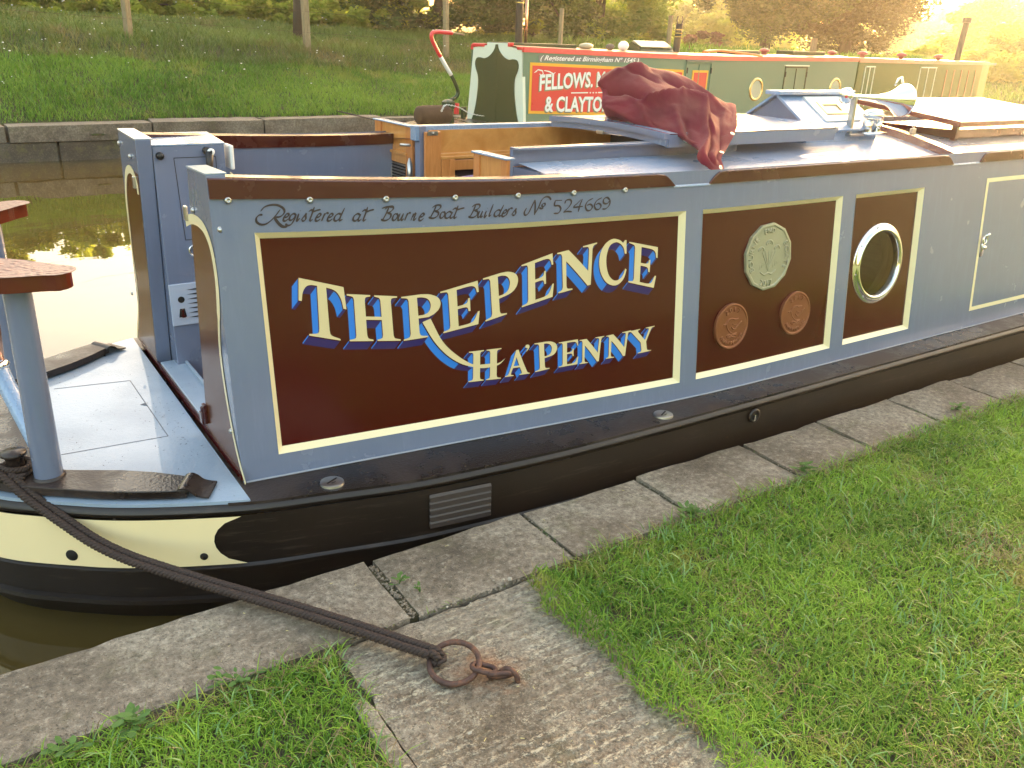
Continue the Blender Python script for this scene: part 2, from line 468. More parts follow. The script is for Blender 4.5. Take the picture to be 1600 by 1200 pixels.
class MB:
    """collects shapes into one mesh"""
    def __init__(s): s.v = []; s.f = []; s.mi = []; s.cur = 0
    def add(s, vs, fs):
        n = len(s.v)
        s.v += [tuple(v) for v in vs]
        s.f += [tuple(i + n for i in f) for f in fs]
        s.mi += [s.cur] * len(fs)
        return s
    def box(s, c, d, rot=None, taper=None):
        x, y, z = d[0] / 2, d[1] / 2, d[2] / 2
        P = [Vector((a * x, b * y, e * z)) for e in (-1, 1) for b in (-1, 1) for a in (-1, 1)]
        if rot is not None:
            R = rot if isinstance(rot, Matrix) else Euler(rot).to_matrix()
            P = [R @ p for p in P]
        P = [p + Vector(c) for p in P]
        return s.add(P, [(0, 2, 3, 1), (4, 5, 7, 6), (0, 1, 5, 4), (2, 6, 7, 3), (0, 4, 6, 2), (1, 3, 7, 5)])
    def hexa(s, b4, t4):
        """bottom quad (ccw seen from above) and top quad"""
        return s.add(list(b4) + list(t4), [(3, 2, 1, 0), (4, 5, 6, 7), (0, 1, 5, 4), (1, 2, 6, 5), (2, 3, 7, 6), (3, 0, 4, 7)])
    def quad(s, *p): return s.add(p, [tuple(range(len(p)))])
    def tube(s, pts, r, seg=12, cap=True, closed=False):
        pts = [Vector(p) for p in pts]
        n = len(pts)
        if not hasattr(r, '__len__'): r = [r] * n
        up = None; vs = []
        for i, p in enumerate(pts):
            if closed: t = pts[(i + 1) % n] - pts[i - 1]
            else: t = pts[min(i + 1, n - 1)] - pts[max(i - 1, 0)]
            t.normalize()
            if up is None:
                up = Vector((0, 0, 1)) if abs(t.z) < 0.9 else Vector((1, 0, 0))
            a = t.cross(up)
            if a.length < 1e-6: a = t.orthogonal()
            a.normalize(); b = a.cross(t).normalized(); up = b
            for k in range(seg):
                q = 2 * PI * k / seg
                vs.append(p + r[i] * (math.cos(q) * a + math.sin(q) * b))
        fs = []
        for i in range(n if closed else n - 1):
            j = (i + 1) % n
            for k in range(seg):
                fs.append((i * seg + k, i * seg + (k + 1) % seg, j * seg + (k + 1) % seg, j * seg + k))
        if cap and not closed:
            fs.append(tuple(range(seg))[::-1]); fs.append(tuple((n - 1) * seg + k for k in range(seg)))
        return s.add(vs, fs)
    def lathe(s, prof, origin, axis=(0, 0, 1), seg=24):
        A = Vector(axis).normalized(); U = A.orthogonal().normalized(); W = A.cross(U)
        vs = []; m = len(prof)
        for r, h in prof:
            for k in range(seg):
                q = 2 * PI * k / seg
                vs.append(Vector(origin) + A * h + (U * math.cos(q) + W * math.sin(q)) * max(r, 1e-5))
        fs = [(i * seg + k, i * seg + (k + 1) % seg, (i + 1) * seg + (k + 1) % seg, (i + 1) * seg + k) for i in range(m - 1) for k in range(seg)]
        return s.add(vs, fs)
    def ball(s, c, r, seg=12, rings=7, sq=(1, 1, 1)):
        vs = [Vector((c[0] + r * sq[0] * math.sin(PI * i / rings) * math.cos(2 * PI * k / seg), c[1] + r * sq[1] * math.sin(PI * i / rings) * math.sin(2 * PI * k / seg), c[2] + r * sq[2] * math.cos(PI * i / rings))) for i in range(rings + 1) for k in range(seg)]
        fs = [(i * seg + k, (i + 1) * seg + k, (i + 1) * seg + (k + 1) % seg, i * seg + (k + 1) % seg) for i in range(rings) for k in range(seg)]
        return s.add(vs, fs)
    def poly(s, pts, d):
        """extruded outline: pts list of 3-D points (may be concave), d offset vector"""
        pts = [Vector(p) for p in pts]; d = Vector(d); n = len(pts)
        tri = tessellate_polygon([pts])
        vs = pts + [p + d for p in pts]
        fs = [tuple(t) for t in tri] + [tuple(n + i for i in reversed(t)) for t in tri]
        fs += [(i, (i + 1) % n, n + (i + 1) % n, n + i) for i in range(n)]
        return s.add(vs, fs)
    def build(s, name, mat, parent=None, smooth=False, bevel=0, sub=0, segs=2, fix=True):
        me = bpy.data.meshes.new(name)
        me.from_pydata(s.v, [], s.f)
        mats = mat if isinstance(mat, (list, tuple)) else [mat]
        for m in mats: me.materials.append(m)
        if len(mats) > 1: me.polygons.foreach_set('material_index', s.mi)
        if fix:
            bm = bmesh.new(); bm.from_mesh(me)
            bmesh.ops.remove_doubles(bm, verts=bm.verts, dist=1e-5)
            bmesh.ops.recalc_face_normals(bm, faces=bm.faces)
            bm.to_mesh(me); bm.free()
        if smooth:
            for p in me.polygons: p.use_smooth = True
            if smooth != 'all':
                try: me.set_sharp_from_angle(angle=math.radians(35))
                except Exception: pass
        o = bpy.data.objects.new(name, me)
        C.objects.link(o)
        adopt(o, parent)
        if bevel:
            b = o.modifiers.new('bevel', 'BEVEL'); b.width = bevel; b.segments = segs; b.limit_method = 'ANGLE'; b.angle_limit = math.radians(40)
        if sub:
            q = o.modifiers.new('sub', 'SUBSURF'); q.levels = sub; q.render_levels = sub
        return o

def cr(P, n=6, closed=False):
    P = [np.array(p, float) for p in P]
    if len(P) < 3: return P
    Q = [P[-1]] + P + [P[0], P[1]] if closed else [2 * P[0] - P[1]] + P + [2 * P[-1] - P[-2]]
    o = []
    for i in range(1, len(Q) - 2):
        p0, p1, p2, p3 = Q[i - 1:i + 3]
        for k in range(n):
            t = k / n
            o.append(.5 * ((2 * p1) + (-p0 + p2) * t + (2 * p0 - 5 * p1 + 4 * p2 - p3) * t * t + (-p0 + 3 * p1 - 3 * p2 + p3) * t ** 3))
    if not closed: o.append(Q[-2])
    return o

def fast_mesh(name, verts, faces, mat, parent=None, tone=None, smooth=False):
    """numpy arrays, faces all of one size; tone = per-vertex float attribute"""
    me = bpy.data.meshes.new(name)
    nv, nf, k = len(verts), len(faces), faces.shape[1]
    me.vertices.add(nv); me.vertices.foreach_set('co', verts.astype(np.float32).ravel())
    me.loops.add(nf * k); me.loops.foreach_set('vertex_index', faces.astype(np.int32).ravel())
    me.polygons.add(nf)
    me.polygons.foreach_set('loop_start', np.arange(0, nf * k, k, dtype=np.int32))
    me.polygons.foreach_set('loop_total', np.full(nf, k, dtype=np.int32))
    if tone is not None:
        a = me.attributes.new('tone', 'FLOAT', 'POINT'); a.data.foreach_set('value', tone.astype(np.float32))
    me.update(calc_edges=True)
    me.materials.append(mat)
    if smooth: me.polygons.foreach_set('use_smooth', np.ones(nf, dtype=bool))
    o = bpy.data.objects.new(name, me)
    C.objects.link(o)
    return adopt(o, parent)

def text_mesh(s, bold=0.0, shear=0.0, res=3):
    """built-in font as flat points and faces, baseline at 0, cap height 1"""
    cu = bpy.data.curves.new('writing', 'FONT')
    cu.body = s; cu.offset = bold; cu.shear = shear; cu.resolution_u = res
    ob = bpy.data.objects.new('writing', cu)
    C.objects.link(ob)
    dg = bpy.context.evaluated_depsgraph_get(); dg.update()
    me = bpy.data.meshes.new_from_object(ob.evaluated_get(dg))
    vs = [(v.co.x / 0.69, v.co.y / 0.69) for v in me.vertices]
    fs = [tuple(p.vertices) for p in me.polygons]
    bpy.data.objects.remove(ob); bpy.data.curves.remove(cu); bpy.data.meshes.remove(me)
    return vs, fs

# traced lettering, in metres along the cabin side (x, z)
BIG=[('T',[[0.9447,0.8464],[1.0925,0.8015],[1.1028,0.6084],[0.9269,0.6593]]),('H',[[1.1013,0.7767],[1.2798,0.7509],[1.2835,0.5908],[1.099,0.6119]]),('R',[[1.2951,0.7471],[1.4399,0.7508],[1.4496,0.5929],[1.2948,0.5886]]),('E',[[1.4424,0.7506],[1.5943,0.7778],[1.5937,0.6163],[1.4474,0.5979]]),('P',[[1.6124,0.7832],[1.7549,0.8106],[1.7623,0.6507],[1.6174,0.6218]]),('E',[[1.7722,0.8187],[1.9081,0.8531],[1.9097,0.687],[1.7707,0.6587]]),('N',[[1.9259,0.8517],[2.1047,0.8786],[2.0945,0.7188],[1.9306,0.6962]]),('C',[[2.1117,0.884],[2.242,0.8795],[2.2459,0.7069],[2.1184,0.7089]]),('E',[[2.2556,0.87],[2.3995,0.8374],[2.3862,0.6723],[2.254,0.7087]])]
SMALL=[('H',[[1.5458,0.5155],[1.6805,0.5125],[1.6746,0.3927],[1.5399,0.3985]]),('A',[[1.7017,0.4947],[1.7952,0.4975],[1.8002,0.3947],[1.6926,0.3959]]),("'",[[1.7788,0.5097],[1.8011,0.5119],[1.8035,0.4888],[1.7811,0.4842]]),('P',[[1.8223,0.5117],[1.9219,0.5143],[1.9279,0.4049],[1.8245,0.3963]]),('E',[[1.9308,0.5019],[2.0198,0.5045],[2.0192,0.4025],[1.9302,0.4004]]),('N',[[2.026,0.4998],[2.1421,0.5022],[2.1281,0.4006],[2.0264,0.4005]]),('N',[[2.1513,0.5011],[2.2726,0.5099],[2.2561,0.4058],[2.1514,0.4054]]),('Y',[[2.26,0.5062],[2.3908,0.5143],[2.4055,0.4113],[2.2752,0.4045]])]
SWASH=[[1.3684,0.6482],[1.4078,0.575],[1.4536,0.5181],[1.5054,0.4779],[1.5555,0.4566],[1.6062,0.4442],[1.6653,0.4484],[1.6957,0.4705],[1.6655,0.4559],[1.6092,0.4537],[1.5559,0.4674],[1.4928,0.5128],[1.441,0.5708],[1.4,0.6581]]
